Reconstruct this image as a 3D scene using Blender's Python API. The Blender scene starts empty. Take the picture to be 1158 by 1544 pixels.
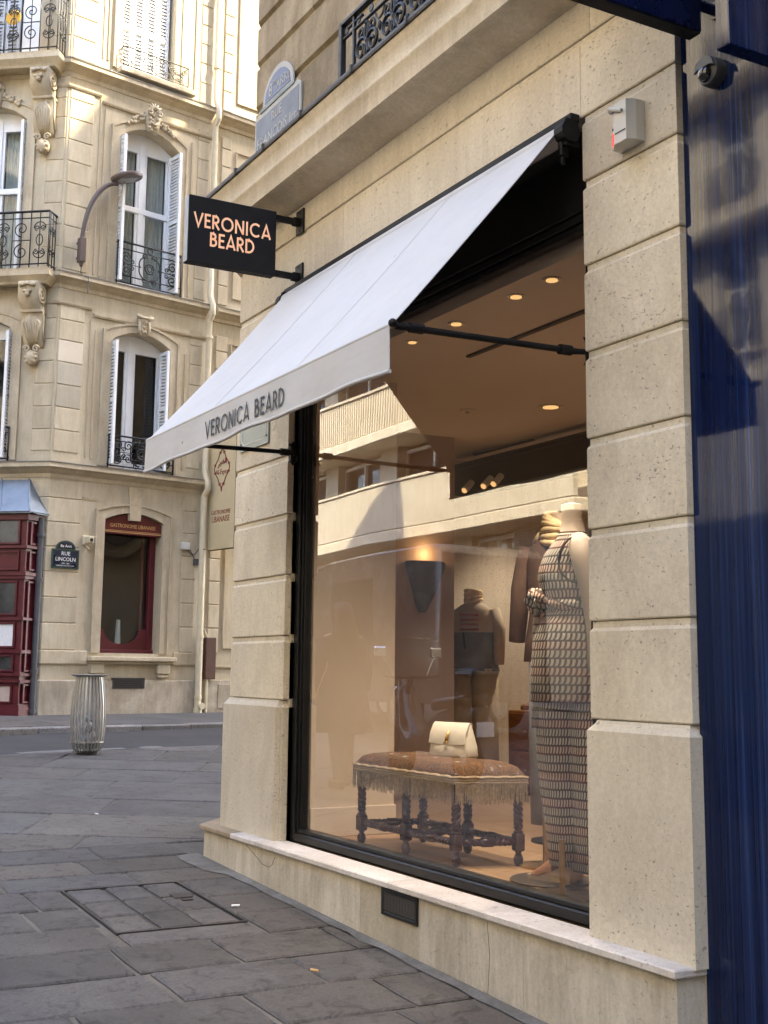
import bpy, bmesh, math, random
from mathutils import Vector, Matrix
random.seed(7)
S = bpy.context.scene
C = S.collection
PI = math.pi

# ------------------------------------------------------------------ camera
cam_d = bpy.data.cameras.new('camera')
cam = bpy.data.objects.new('camera', cam_d)
C.objects.link(cam)
R_ = ((0.488882, 0.872294, 0.009556), (0.124570, -0.080653, 0.988928), (-0.863409, 0.482278, 0.148023))
mw = Matrix(((R_[0][0], R_[1][0], -R_[2][0], 0.0),
             (R_[0][1], R_[1][1], -R_[2][1], -3.2),
             (R_[0][2], R_[1][2], -R_[2][2], 1.6),
             (0, 0, 0, 1)))
cam.matrix_world = mw
cam_d.sensor_fit = 'VERTICAL'
cam_d.sensor_height = 36.0
cam_d.sensor_width = 36.0
cam_d.lens = 43.6825
cam_d.shift_y = -42.0 / 1544.0
cam_d.clip_start = 0.05
cam_d.clip_end = 600
S.camera = cam

# ------------------------------------------------------------------ light
SUN = Vector((0.50, 0.866, 0.0)).normalized()
EL = math.radians(48.0)
sun_dir = Vector((SUN.x * math.cos(EL), SUN.y * math.cos(EL), math.sin(EL)))
W = bpy.data.worlds.new("World")
S.world = W
W.use_nodes = True
wn = W.node_tree
bg = wn.nodes['Background']
sky = wn.nodes.new('ShaderNodeTexSky')
sky.sky_type = 'NISHITA'
sky.sun_disc = False
sky.sun_elevation = EL
sky.sun_rotation = math.atan2(SUN.x, SUN.y)
sky.air_density = 1.0
sky.dust_density = 2.5
sky.ozone_density = 1.0
wn.links.new(sky.outputs[0], bg.inputs[0])
bg.inputs[1].default_value = 0.15
sl = bpy.data.lights.new('sun', 'SUN')
sl.energy = 2.0
sl.angle = math.radians(0.53)
sl.color = (1.0, 0.86, 0.58)
so = bpy.data.objects.new('sun', sl)
C.objects.link(so)
so.rotation_euler = sun_dir.to_track_quat('Z', 'Y').to_euler()
so.location = (0, 0, 40)
S.view_settings.view_transform = 'Standard'
S.view_settings.look = 'None'
S.view_settings.gamma = 1
S.view_settings.use_curve_mapping = False
S.view_settings.exposure = 3.55
S.cycles.max_bounces = 10
S.cycles.diffuse_bounces = 4
S.cycles.glossy_bounces = 4
S.cycles.transparent_max_bounces = 16
S.cycles.caustics_reflective = False
S.cycles.caustics_refractive = False

# ------------------------------------------------------------------ materials
MATS = {}
class N:
    """small wrapper for building node materials"""
    def __init__(s, name):
        s.m = bpy.data.materials.new(name)
        s.m.use_nodes = True
        s.t = s.m.node_tree
        s.b = s.t.nodes['Principled BSDF']
        s.o = s.t.nodes['Material Output']
        MATS[name] = s.m
        s._co = None
    def n(s, typ, **kw):
        x = s.t.nodes.new(typ)
        for k, v in kw.items():
            if isinstance(k, str) and hasattr(x, k):
                setattr(x, k, v)
        return x
    def l(s, a, b):
        s.t.links.new(a, b)
    def co(s, scale=(1, 1, 1), rnd=True):
        tc = s.n('ShaderNodeTexCoord')
        out = tc.outputs['Object']
        if rnd:
            oi = s.n('ShaderNodeObjectInfo')
            mu = s.n('ShaderNodeMath', operation='MULTIPLY')
            s.l(oi.outputs['Random'], mu.inputs[0]); mu.inputs[1].default_value = 37.0
            va = s.n('ShaderNodeVectorMath', operation='ADD')
            s.l(out, va.inputs[0]); s.l(mu.outputs[0], va.inputs[1])
            out = va.outputs[0]
        mp = s.n('ShaderNodeMapping')
        mp.inputs['Scale'].default_value = scale
        s.l(out, mp.inputs[0])
        return mp.outputs[0]
    def noise(s, co, scale, detail=4, rough=0.55, dist=0.0):
        x = s.n('ShaderNodeTexNoise')
        x.inputs['Scale'].default_value = scale
        x.inputs['Detail'].default_value = detail
        x.inputs['Roughness'].default_value = rough
        x.inputs['Distortion'].default_value = dist
        s.l(co, x.inputs['Vector'])
        return x.outputs['Fac']
    def ramp(s, fac, stops, interp='LINEAR'):
        x = s.n('ShaderNodeValToRGB')
        x.color_ramp.interpolation = interp
        e = x.color_ramp.elements
        e[0].position, e[0].color = stops[0][0], c4(stops[0][1])
        e[1].position, e[1].color = stops[-1][0], c4(stops[-1][1])
        for p, c in stops[1:-1]:
            q = e.new(p); q.color = c4(c)
        s.l(fac, x.inputs[0])
        return x.outputs[0]
    def mix(s, fac, a, b, blend='MIX'):
        x = s.n('ShaderNodeMix', data_type='RGBA', blend_type=blend)
        for sock, v in ((x.inputs[0], fac), (x.inputs[6], a), (x.inputs[7], b)):
            if hasattr(v, 'links') or hasattr(v, 'is_linked'):
                s.l(v, sock)
            else:
                sock.default_value = v if isinstance(v, (int, float)) else c4(v)
        return x.outputs[2]
    def math(s, op, a, b=0.0):
        x = s.n('ShaderNodeMath', operation=op)
        for sock, v in ((x.inputs[0], a), (x.inputs[1], b)):
            if hasattr(v, 'is_linked'):
                s.l(v, sock)
            else:
                sock.default_value = v
        return x.outputs[0]
    def bump(s, h, strength=0.3, dist=0.01, prev=None):
        x = s.n('ShaderNodeBump')
        x.inputs['Strength'].default_value = strength
        x.inputs['Distance'].default_value = dist
        s.l(h, x.inputs['Height'])
        if prev is not None:
            s.l(prev, x.inputs['Normal'])
        s.l(x.outputs[0], s.b.inputs['Normal'])
        return x.outputs[0]
    def base(s, v):
        if hasattr(v, 'is_linked'):
            s.l(v, s.b.inputs['Base Color'])
        else:
            s.b.inputs['Base Color'].default_value = c4(v)
    def rough(s, v):
        if hasattr(v, 'is_linked'):
            s.l(v, s.b.inputs['Roughness'])
        else:
            s.b.inputs['Roughness'].default_value = v
def c4(c):
    if isinstance(c, (int, float)):
        return (c, c, c, 1)
    return (c[0], c[1], c[2], 1)

def plain(name, col, rough=0.6, metal=0.0, var=0.12, scale=6.0, bump=0.0, spec=0.5):
    k = N(name)
    co = k.co()
    nz = k.noise(co, scale, 5, 0.6)
    lo = tuple(max(0, x * (1 - var)) for x in col); hi = tuple(x * (1 + var) for x in col)
    k.base(k.ramp(nz, [(0.3, lo), (0.7, hi)]))
    k.rough(k.ramp(nz, [(0.3, max(0.02, rough - 0.08)), (0.7, min(1, rough + 0.08))]))
    k.b.inputs['Metallic'].default_value = metal
    k.b.inputs['Specular IOR Level'].default_value = spec
    if bump:
        k.bump(k.noise(co, scale * 12, 3), bump, 0.004)
    return k.m

def stone(name, c_lo, c_hi, pits=0.0, pit_scale=(38, 38, 60), pit_col=(0.16, 0.12, 0.08), streak=0.0, blotch=0.35, grain=0.35, obj_var=0.08, stain=0.0):
    k = N(name)
    co = k.co()
    big = k.noise(co, 1.7, 5, 0.6)
    fine = k.noise(co, 55, 4, 0.7)
    col = k.ramp(big, [(0.28, c_lo), (0.72, c_hi)])
    col = k.mix(grain, col, k.ramp(fine, [(0.25, (0.55, 0.53, 0.50)), (0.75, (1.25, 1.24, 1.22))]), 'MULTIPLY')
    if streak:
        cs = k.co((9, 9, 0.9))
        sv = k.noise(cs, 1.6, 6, 0.65, 0.6)
        col = k.mix(streak, col, k.ramp(sv, [(0.30, (0.60, 0.56, 0.50)), (0.62, (1.12, 1.12, 1.10))]), 'MULTIPLY')
    if stain:
        st = k.noise(k.co((1, 1, 0.5)), 2.6, 6, 0.7, 0.8)
        col = k.mix(stain, col, k.ramp(st, [(0.38, (0.42, 0.36, 0.28)), (0.6, (1.05, 1.05, 1.03))]), 'MULTIPLY')
    oi = k.n('ShaderNodeObjectInfo')
    hv = k.ramp(oi.outputs['Random'], [(0.0, (1 - obj_var, 1 - obj_var, 1 - obj_var * 0.9)), (0.5, (1.0, 0.985, 0.96)), (1.0, (1 + obj_var, 1 + obj_var, 1 + obj_var))])
    col = k.mix(1.0, col, hv, 'MULTIPLY')
    h = fine
    if pits:
        pc = k.co(pit_scale)
        p1 = k.noise(pc, 1.0, 1.5, 0.5, 0.5)
        dens = k.noise(co, 3.3, 3, 0.6)
        thr = k.math('MULTIPLY_ADD', dens, 0.22)
        thr.node.inputs[2].default_value = 0.185
        d = k.math('SUBTRACT', p1, thr)
        mask = k.ramp(d, [(0.0, 1.0), (0.035, 0.0)])
        pc2 = k.co((pit_scale[0] * 2.3, pit_scale[1] * 2.3, pit_scale[2] * 2.3))
        d2 = k.math('SUBTRACT', k.noise(pc2, 1.0, 1, 0.5), 0.275)
        m2 = k.ramp(d2, [(0.0, 0.8), (0.03, 0.0)])
        mask = k.math('MAXIMUM', mask, m2)
        mk = k.math('MULTIPLY', mask, pits)
        col = k.mix(mk, col, pit_col)
        h = k.math('SUBTRACT', k.math('MULTIPLY', fine, 0.25), mask)
    k.base(col)
    k.rough(0.86)
    k.b.inputs['Specular IOR Level'].default_value = 0.25
    k.bump(h, 0.55, 0.004)
    return k.m

limestone = stone('travertine_block', (0.645, 0.57, 0.44), (0.745, 0.675, 0.54), pits=0.55, pit_scale=(50, 50, 80), stain=0.22, streak=0.06, obj_var=0.10)
limestone_jamb = limestone
lintel_st = stone('lintel_stone', (0.57, 0.50, 0.385), (0.66, 0.59, 0.47), pits=0.4, streak=0.25)
cornice_st = stone('cornice_stone', (0.53, 0.445, 0.315), (0.63, 0.545, 0.405), streak=0.3, stain=0.25)
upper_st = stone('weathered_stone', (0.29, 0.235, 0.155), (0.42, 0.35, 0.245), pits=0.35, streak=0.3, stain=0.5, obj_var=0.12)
plinth_st = stone('plinth_stone', (0.54, 0.49, 0.40), (0.63, 0.58, 0.485), pits=0.25, streak=0.5, stain=0.35)
cap_st = stone('sill_marble', (0.54, 0.485, 0.43), (0.66, 0.605, 0.55), pits=0.35, stain=0.25)
far_st = stone('pale_limestone', (0.49, 0.42, 0.302), (0.575, 0.505, 0.375), streak=0.28, stain=0.22, grain=0.2, obj_var=0.07)
far_trim = stone('carved_limestone', (0.475, 0.40, 0.285), (0.56, 0.485, 0.358), streak=0.2, stain=0.3, grain=0.3, obj_var=0.05)
far_low = stone('rough_plinth_stone', (0.385, 0.335, 0.26), (0.475, 0.425, 0.345), pits=0.3, streak=0.3, stain=0.5)
opp_st = stone('opposite_stone', (0.58, 0.53, 0.44), (0.72, 0.67, 0.57), streak=0.35, stain=0.2)
dark_frame = plain('black_paint', (0.006, 0.0055, 0.0055), 0.4, 0, 0.3, 20, spec=.35)
black_satin = plain('black_satin', (0.006, 0.0055, 0.006), 0.6, 0, 0.25, 8, spec=.25)
iron = plain('wrought_iron', (0.0065, 0.0065, 0.007), 0.45, 0.2, 0.4, 30, 0.2)
rust_iron = plain('weathered_iron', (0.040, 0.034, 0.030), 0.55, 0.2, 0.5, 30, 0.3)
lead = plain('lead_flashing', (0.055, 0.050, 0.046), 0.6, 0.3, 0.35, 10, 0.3)
zinc = plain('zinc_sheet', (0.20, 0.23, 0.265), 0.45, 0.45, 0.15, 5, 0.1)
ledge_zinc = plain('zinc_ledge', (0.20, 0.195, 0.185), 0.6, 0.2, 0.25, 6, 0.2)
burgundy = plain('burgundy_paint', (0.085, 0.006, 0.012), 0.4, 0, 0.2, 8)
burgundy_dk = plain('burgundy_sign', (0.105, 0.012, 0.012), 0.45, 0, 0.2, 8)
white_paint = plain('white_paint', (0.72, 0.73, 0.74), 0.5, 0, 0.05, 5)
cream_pipe = plain('cream_pipe', (0.60, 0.52, 0.36), 0.5, 0, 0.1, 6)
grey_pipe = plain('grey_pipe', (0.07, 0.07, 0.075), 0.5, 0, 0.2, 6)
brown_paint = plain('brown_paint', (0.085, 0.040, 0.026), 0.5, 0, 0.15, 8)
lamp_paint = plain('lamp_paint', (0.095, 0.066, 0.057), 0.45, 0, 0.12, 8)
cream_sign = plain('cream_sign', (0.60, 0.50, 0.31), 0.5, 0, 0.05, 3)
olive_edge = plain('olive_edge', (0.12, 0.085, 0.04), 0.6, 0, 0.1, 5)
red_ink = plain('red_ink', (0.20, 0.035, 0.025), 0.6, 0, 0.05, 3)
dark_ink = plain('dark_ink', (0.004, 0.004, 0.0045), 0.6, 0, 0.05, 3)
gold_ink = plain('gold_ink', (0.55, 0.33, 0.13), 0.5, 0, 0.05, 3)
white_ink = plain('white_ink', (0.80, 0.80, 0.78), 0.5, 0, 0.03, 3)
navy_enamel = plain('navy_enamel', (0.008, 0.016, 0.035), 0.3, 0, 0.2, 5)
green_enamel = plain('green_enamel', (0.035, 0.065, 0.045), 0.35, 0, 0.2, 5)
old_blue = plain('weathered_blue_enamel', (0.16, 0.185, 0.225), 0.6, 0, 0.35, 7)
old_blue2 = plain('blue_enamel', (0.10, 0.125, 0.22), 0.5, 0, 0.2, 7)
old_white = plain('weathered_white_enamel', (0.37, 0.365, 0.34), 0.55, 0, 0.15, 9)
slate_green = plain('grey_green_enamel', (0.20, 0.245, 0.23), 0.4, 0, 0.08, 6)
steel = plain('brushed_steel', (0.42, 0.40, 0.37), 0.38, 0.85, 0.15, 10)
grey_plastic = plain('grey_plastic', (0.58, 0.57, 0.53), 0.5, 0, 0.05, 4)
cam_plastic = plain('camera_plastic', (0.055, 0.055, 0.058), 0.45, 0, 0.15, 6)
brass = plain('aged_brass', (0.40, 0.26, 0.10), 0.35, 0.9, 0.15, 8)
dark_wood = plain('turned_walnut', (0.050, 0.016, 0.008), 0.32, 0, 0.4, 18)
orange_wood = N('orange_veneer')
_co = orange_wood.co((2, 2, 14))
orange_wood.base(orange_wood.ramp(orange_wood.noise(_co, 2.2, 6, 0.6, 1.2), [(0.3, (0.20, 0.065, 0.016)), (0.7, (0.36, 0.14, 0.04))]))
orange_wood.rough(0.35); orange_wood = orange_wood.m
skin_m = plain('mannequin_beige', (0.52, 0.42, 0.31), 0.6, 0, 0.04, 4)
suede = plain('tan_suede', (0.30, 0.13, 0.05), 0.85, 0, 0.15, 20)
sole_m = plain('cork_sole', (0.46, 0.33, 0.20), 0.8, 0, 0.15, 40)
cream_leather = plain('cream_leather', (0.70, 0.635, 0.51), 0.5, 0, 0.04, 10, 0.1)
gold_m = plain('gilt_metal', (0.65, 0.40, 0.12), 0.3, 1.0, 0.1, 10)
brown_wool = plain('brown_wool', (0.115, 0.060, 0.035), 0.9, 0, 0.2, 20, 0.2)
grey_wool = plain('grey_wool', (0.15, 0.15, 0.155), 0.9, 0, 0.15, 20)
beige_cloth = plain('beige_cloth', (0.50, 0.40, 0.28), 0.9, 0, 0.08, 15)
straw = plain('straw_scarf', (0.74, 0.55, 0.29), 0.8, 0, 0.3, 25, 0.3)
red_print = plain('red_print', (0.30, 0.05, 0.035), 0.8, 0, 0.1, 10)
dark_leather = plain('dark_leather', (0.020, 0.012, 0.010), 0.4, 0, 0.3, 12)
coat_m = plain('dark_coat', (0.035, 0.028, 0.026), 0.9, 0, 0.2, 12)
hair_m = plain('dark_hair', (0.025, 0.014, 0.009), 0.55, 0, 0.3, 30)
person_skin = plain('skin', (0.52, 0.33, 0.24), 0.55, 0, 0.06, 8)
denim = plain('denim', (0.05, 0.065, 0.10), 0.9, 0, 0.2, 25)
rubber = plain('rubber', (0.015, 0.015, 0.015), 0.8, 0, 0.2, 15)
van_paint = plain('grey_van_paint', (0.085, 0.075, 0.068), 0.25, 0, 0.1, 3)
scoot_paint = plain('scooter_paint', (0.018, 0.017, 0.018), 0.2, 0, 0.1, 3)
chrome = plain('chrome', (0.75, 0.75, 0.75), 0.12, 1.0, 0.03, 3)
brown_shutter = plain('brown_shutter', (0.085, 0.05, 0.028), 0.7, 0, 0.15, 8)
wall_beige = plain('beige_plaster', (0.56, 0.46, 0.345), 0.85, 0, 0.03, 2)
wall_taupe = plain('taupe_plaster', (0.38, 0.285, 0.225), 0.85, 0, 0.04, 2)
wall_pale = plain('pale_plaster', (0.62, 0.60, 0.57), 0.85, 0, 0.03, 2)
ceil_m = plain('ceiling_plaster', (0.62, 0.57, 0.52), 0.9, 0, 0.03, 2)
sconce_m = plain('sconce_bronze', (0.050, 0.040, 0.048), 0.6, 0.2, 0.15, 6)
clear_bag = N('bin_bag')
clear_bag.base((0.62, 0.62, 0.62)); clear_bag.rough(0.3); clear_bag.b.inputs['Alpha'].default_value = 0.22; clear_bag = clear_bag.m
litter_m = plain('litter_paper', (0.45, 0.40, 0.36), 0.8, 0, 0.3, 14)
litter_dk = plain('litter_dark', (0.09, 0.05, 0.035), 0.8, 0, 0.3, 14)
curtain = plain('net_curtain', (0.42, 0.43, 0.39), 0.9, 0, 0.1, 10)
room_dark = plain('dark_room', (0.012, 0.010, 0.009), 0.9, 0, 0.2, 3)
yellow_m = plain('yellow_disc', (0.75, 0.42, 0.05), 0.6, 0, 0.1, 6)

def floor_mat():
    k = N('oak_floor')
    co = k.co((1.2, 9, 1), False)
    k.base(k.ramp(k.noise(co, 2.0, 6, 0.6, 0.6), [(0.3, (0.27, 0.165, 0.085)), (0.7, (0.38, 0.245, 0.135))]))
    k.rough(0.4)
    return k.m
oak = floor_mat()

def fabric_awning():
    k = N('awning_canvas')
    co = k.co((1, 1, 1), False)
    nz = k.noise(co, 1.4, 4, 0.5)
    dirt = k.noise(co, 9, 6, 0.7)
    col = k.ramp(nz, [(0.3, (0.485, 0.470, 0.448)), (0.7, (0.525, 0.510, 0.488))])
    col = k.mix(0.25, col, k.ramp(dirt, [(0.28, (0.80, 0.78, 0.76)), (0.5, 1.0)]), 'MULTIPLY')
    spots = k.noise(k.co((1, 1, 1), False), 16, 1, 0.5)
    col = k.mix(k.ramp(spots, [(0.175, 0.8), (0.19, 0.0)]), col, (0.2, 0.17, 0.14))
    k.base(col); k.rough(0.85)
    wv = k.noise(k.co((420, 420, 420), False), 1, 1)
    b1 = k.bump(wv, 0.15, 0.001)
    k.bump(k.noise(k.co((1.2, 3, 3), False), 2.2, 3, 0.5), 0.25, 0.02, b1)
    return k.m
canvas = fabric_awning()

def glass_mat(name, ior=1.6, tint=(1, 1, 1), wob=0.02, rough=0.0):
    k = N(name)
    k.t.nodes.remove(k.b)
    fr = k.n('ShaderNodeFresnel'); fr.inputs['IOR'].default_value = ior
    gl = k.n('ShaderNodeBsdfGlossy'); gl.inputs['Roughness'].default_value = rough
    tr = k.n('ShaderNodeBsdfTransparent'); tr.inputs['Color'].default_value = c4(tint)
    mx = k.n('ShaderNodeMixShader')
    bp = k.n('ShaderNodeBump'); bp.inputs['Strength'].default_value = 1.0; bp.inputs['Distance'].default_value = wob
    k.l(k.noise(k.co((1, 1, 1), False), 0.9, 0, 0.5), bp.inputs['Height'])
    k.l(bp.outputs[0], gl.inputs['Normal'])
    ge = k.n('ShaderNodeNewGeometry')
    fb = k.math('MULTIPLY', fr.outputs[0], k.math('SUBTRACT', 1.0, ge.outputs['Backfacing']))
    k.l(fb, mx.inputs[0]); k.l(tr.outputs[0], mx.inputs[1]); k.l(gl.outputs[0], mx.inputs[2])
    k.l(mx.outputs[0], k.o.inputs[0])
    return k.m
shop_glass = glass_mat('shop_glass', 2.9, (0.97, 0.95, 0.93), 0.003)
win_glass = glass_mat('window_glass', 1.6, (0.9, 0.92, 0.92), 0.02)

def lacquer():
    k = N('blue_lacquer')
    co = k.co((60, 60, 0.5), False)
    s1 = k.noise(co, 1.0, 5, 0.7)
    s2 = k.noise(k.co((16, 16, 0.22), False), 1.0, 4, 0.7)
    col = k.ramp(s1, [(0.30, (0.002, 0.005, 0.022)), (0.52, (0.005, 0.013, 0.055)), (0.75, (0.016, 0.042, 0.13))])
    col = k.mix(0.7, col, k.ramp(s2, [(0.35, (0.4, 0.4, 0.45)), (0.7, (1.5, 1.5, 1.5))]), 'MULTIPLY')
    k.base(col); k.rough(0.06)
    k.b.inputs['Specular IOR Level'].default_value = 0.3
    k.l(k.ramp(s2, [(0.38, 0.05), (0.55, 0.32), (0.66, 0.75)]), k.b.inputs['Coat Weight'])
    k.b.inputs['Coat Roughness'].default_value = 0.03
    k.b.inputs['Coat IOR'].default_value = 1.5
    b1 = k.bump(s1, 0.04, 0.001)
    wv = k.noise(k.co((3, 3, 4.5), False), 1.0, 2, 0.5)
    bp = k.n('ShaderNodeBump'); bp.inputs['Strength'].default_value = 0.5; bp.inputs['Distance'].default_value = 0.0026
    k.l(wv, bp.inputs['Height'])
    k.l(bp.outputs[0], k.b.inputs['Coat Normal'])
    return k.m
blue_lac = lacquer()
blue_dark = plain('navy_gloss_paint', (0.006, 0.010, 0.045), 0.25, 0, 0.2, 4)

def emis(name, col, st):
    k = N(name)
    k.base(col)
    k.b.inputs['Emission Color'].default_value = c4(col)
    k.b.inputs['Emission Strength'].default_value = st
    return k.m
lamp_glow = emis('lamp_glow', (1.0, 0.60, 0.24), .11)
letter_glow = emis('lit_letters', (0.80, 0.45, 0.27), 0.035)
red_led = emis('red_led', (0.9, 0.03, 0.03), 0.25)
screen_pale = plain('menu_paper', (0.70, 0.70, 0.70), 0.6, 0, 0.08, 30)

def paving(name, lo, hi):
    k = N(name)
    co = k.co()
    big = k.noise(co, 1.6, 6, 0.65, 0.4)
    fine = k.noise(co, 62, 5, 0.75)
    col = k.ramp(big, [(0.28, lo), (0.72, hi)])
    col = k.mix(0.95, col, k.ramp(fine, [(0.32, (0.50, 0.50, 0.50)), (0.68, (1.5, 1.5, 1.5))]), 'MULTIPLY')
    chips = k.noise(k.co((1, 1, 1)), 9, 5, 0.7, 1.0)
    col = k.mix(0.75, col, k.ramp(chips, [(0.36, (0.40, 0.39, 0.38)), (0.47, (1.0, 1.0, 1.0)), (0.66, (1.0, 1.0, 1.0)), (0.74, (1.35, 1.32, 1.28))]), 'MULTIPLY')
    gum = k.noise(k.co((1, 1, 1)), 13, 0.5, 0.4)
    col = k.mix(k.ramp(gum, [(0.215, 0.55), (0.235, 0.0)]), col, (0.03, 0.028, 0.027))
    dust = k.noise(k.co((1, 1, 1)), 3.1, 6, 0.75, 0.5)
    col = k.mix(k.ramp(dust, [(0.52, 0.0), (0.70, 0.42)]), col, (0.13, 0.122, 0.112))
    oi = k.n('ShaderNodeObjectInfo')
    col = k.mix(1.0, col, k.ramp(oi.outputs['Random'], [(0.0, (0.82, 0.81, 0.80)), (0.35, (1.0, 0.97, 0.93)), (0.7, (1.02, 1.03, 1.06)), (1.0, (1.22, 1.19, 1.14))]), 'MULTIPLY')
    k.base(col)
    k.rough(k.ramp(fine, [(0.3, 0.62), (0.7, 0.85)]))
    k.b.inputs['Specular IOR Level'].default_value = 0.35
    h = k.math('ADD', k.math('MULTIPLY', fine, 0.4), chips)
    k.bump(h, 0.8, 0.009)
    return k.m
flag_m = paving('granite_flagstone', (0.057, 0.050, 0.0435), (0.096, 0.085, 0.0755))
flag_warm = paving('brown_flagstone', (0.075, 0.062, 0.049), (0.108, 0.091, 0.074))
kerb_m = paving('granite_kerb', (0.14, 0.128, 0.118), (0.21, 0.195, 0.18))
mortar = stone('pavement_mortar', (0.075, 0.068, 0.058), (0.165, 0.148, 0.125), grain=0.6, obj_var=0)
asphalt = stone('asphalt', (0.036, 0.034, 0.0345), (0.055, 0.0525, 0.0525), grain=0.7, obj_var=0)
asph_side = stone('worn_asphalt', (0.065, 0.061, 0.059), (0.10, 0.094, 0.09), grain=0.7, obj_var=0)
paint_wh = stone('road_paint', (0.09, 0.087, 0.084), (0.19, 0.185, 0.18), grain=0.6, obj_var=0)
mort_pale = stone('pale_mortar', (0.13, 0.12, 0.108), (0.26, 0.245, 0.225), grain=0.6, obj_var=0, stain=0.5)

# ------------------------------------------------------------------ mesh helpers
class MB:
    def __init__(s):
        s.v, s.f, s.uv = [], [], None
    def add(s, vs, fs):
        o = len(s.v)
        s.v += [tuple(v) for v in vs]
        s.f += [tuple(i + o for i in f) for f in fs]
    def box(s, a, b, T=None):
        x0, y0, z0 = a; x1, y1, z1 = b
        vs = [(x0, y0, z0), (x1, y0, z0), (x1, y1, z0), (x0, y1, z0), (x0, y0, z1), (x1, y0, z1), (x1, y1, z1), (x0, y1, z1)]
        if T: vs = [T(*v) for v in vs]
        s.add(vs, [(0, 3, 2, 1), (4, 5, 6, 7), (0, 1, 5, 4), (1, 2, 6, 5), (2, 3, 7, 6), (3, 0, 4, 7)])
        return s
    def bbox(s, a, b, r=0.008, T=None):
        """box with chamfered edges"""
        x0, y0, z0 = [min(a[i], b[i]) for i in range(3)]; x1, y1, z1 = [max(a[i], b[i]) for i in range(3)]
        r = min(r, (x1 - x0) * .45, (y1 - y0) * .45, (z1 - z0) * .45)
        bm = bmesh.new()
        bmesh.ops.create_cube(bm, size=1)
        for v in bm.verts:
            v.co = Vector((x0 + (v.co.x + .5) * (x1 - x0), y0 + (v.co.y + .5) * (y1 - y0), z0 + (v.co.z + .5) * (z1 - z0)))
        bmesh.ops.bevel(bm, geom=bm.edges[:], offset=r, segments=1, affect='EDGES')
        s.bm(bm, T)
        return s
    def bm(s, bm, T=None):
        bm.verts.index_update()
        vs = [tuple(v.co) for v in bm.verts]
        if T: vs = [T(*v) for v in vs]
        s.add(vs, [tuple(v.index for v in f.verts) for f in bm.faces])
        bm.free()
    def prism(s, pts, z0, z1, T=None):
        """pts in the first two coordinates, extruded along the third"""
        n = len(pts)
        vs = [(p[0], p[1], z0) for p in pts] + [(p[0], p[1], z1) for p in pts]
        if T: vs = [T(*v) for v in vs]
        s.add(vs, [tuple(range(n - 1, -1, -1)), tuple(range(n, 2 * n))] + [(i, (i + 1) % n, n + (i + 1) % n, n + i) for i in range(n)])
        return s
    def sweep(s, path, prof, T=None):
        """path: 2D points; prof: closed polygon of (outward, z); outward is to the right of the path"""
        n = len(path); m = len(prof); rings = []
        for i in range(n):
            p = Vector(path[i])
            d0 = (Vector(path[i]) - Vector(path[i - 1])).normalized() if i > 0 else None
            d1 = (Vector(path[i + 1]) - Vector(path[i])).normalized() if i < n - 1 else None
            if d0 is None: d0 = d1
            if d1 is None: d1 = d0
            n0 = Vector((d0.y, -d0.x)); n1 = Vector((d1.y, -d1.x))
            mi = (n0 + n1).normalized(); k = 1.0 / max(0.2, mi.dot(n0))
            rings.append([(p.x + mi.x * k * o, p.y + mi.y * k * o, z) for o, z in prof])
        vs = [v for r in rings for v in r]
        if T: vs = [T(*v) for v in vs]
        fs = []
        for i in range(n - 1):
            for j in range(m):
                a = i * m + j; b = i * m + (j + 1) % m
                fs.append((a, b, b + m, a + m))
        fs.append(tuple(range(m))); fs.append(tuple(range((n - 1) * m + m - 1, (n - 1) * m - 1, -1)))
        s.add(vs, fs)
        return s
    def tube(s, pts, r, sides=6, T=None, closed=False, caps=True):
        pts = [Vector(p) for p in pts]; n = len(pts)
        if n < 2: return s
        rs = r if isinstance(r, (list, tuple)) else [r] * n
        up = None; vs = []
        for i in range(n):
            if closed:
                d = pts[(i + 1) % n] - pts[i - 1]
            else:
                d = pts[min(i + 1, n - 1)] - pts[max(i - 1, 0)]
            if d.length < 1e-9: d = Vector((0, 0, 1))
            d.normalize()
            if up is None:
                up = Vector((0, 0, 1)) if abs(d.z) < 0.9 else Vector((1, 0, 0))
            x = up - d * up.dot(d)
            if x.length < 1e-6:
                x = d.orthogonal()
            x.normalize(); y = d.cross(x); up = x
            for k in range(sides):
                a = 2 * PI * (k + .5) / sides
                vs.append(pts[i] + (x * math.cos(a) + y * math.sin(a)) * rs[i])
        if T: vs = [T(*v) for v in vs]
        fs = []
        for i in range(n if closed else n - 1):
            j = (i + 1) % n
            for k in range(sides):
                k2 = (k + 1) % sides
                fs.append((i * sides + k, i * sides + k2, j * sides + k2, j * sides + k))
        if not closed and caps:
            fs.append(tuple(range(sides - 1, -1, -1))); fs.append(tuple(range((n - 1) * sides, n * sides)))
        s.add(vs, fs)
        return s
    def lathe(s, prof, c, seg=12, T=None, axis='z'):
        """prof: list of (radius, height)"""
        m = len(prof); vs = []
        for (r, h) in prof:
            for k in range(seg):
                a = 2 * PI * k / seg
                if axis == 'z':
                    vs.append((c[0] + r * math.cos(a), c[1] + r * math.sin(a), c[2] + h))
                elif axis == 'x':
                    vs.append((c[0] + h, c[1] + r * math.cos(a), c[2] + r * math.sin(a)))
                else:
                    vs.append((c[0] + r * math.cos(a), c[1] + h, c[2] + r * math.sin(a)))
        if T: vs = [T(*v) for v in vs]
        fs = []
        for i in range(m - 1):
            for k in range(seg):
                k2 = (k + 1) % seg
                fs.append((i * seg + k, i * seg + k2, (i + 1) * seg + k2, (i + 1) * seg + k))
        fs.append(tuple(range(seg - 1, -1, -1))); fs.append(tuple(range((m - 1) * seg, m * seg)))
        s.add(vs, fs)
        return s
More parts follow.
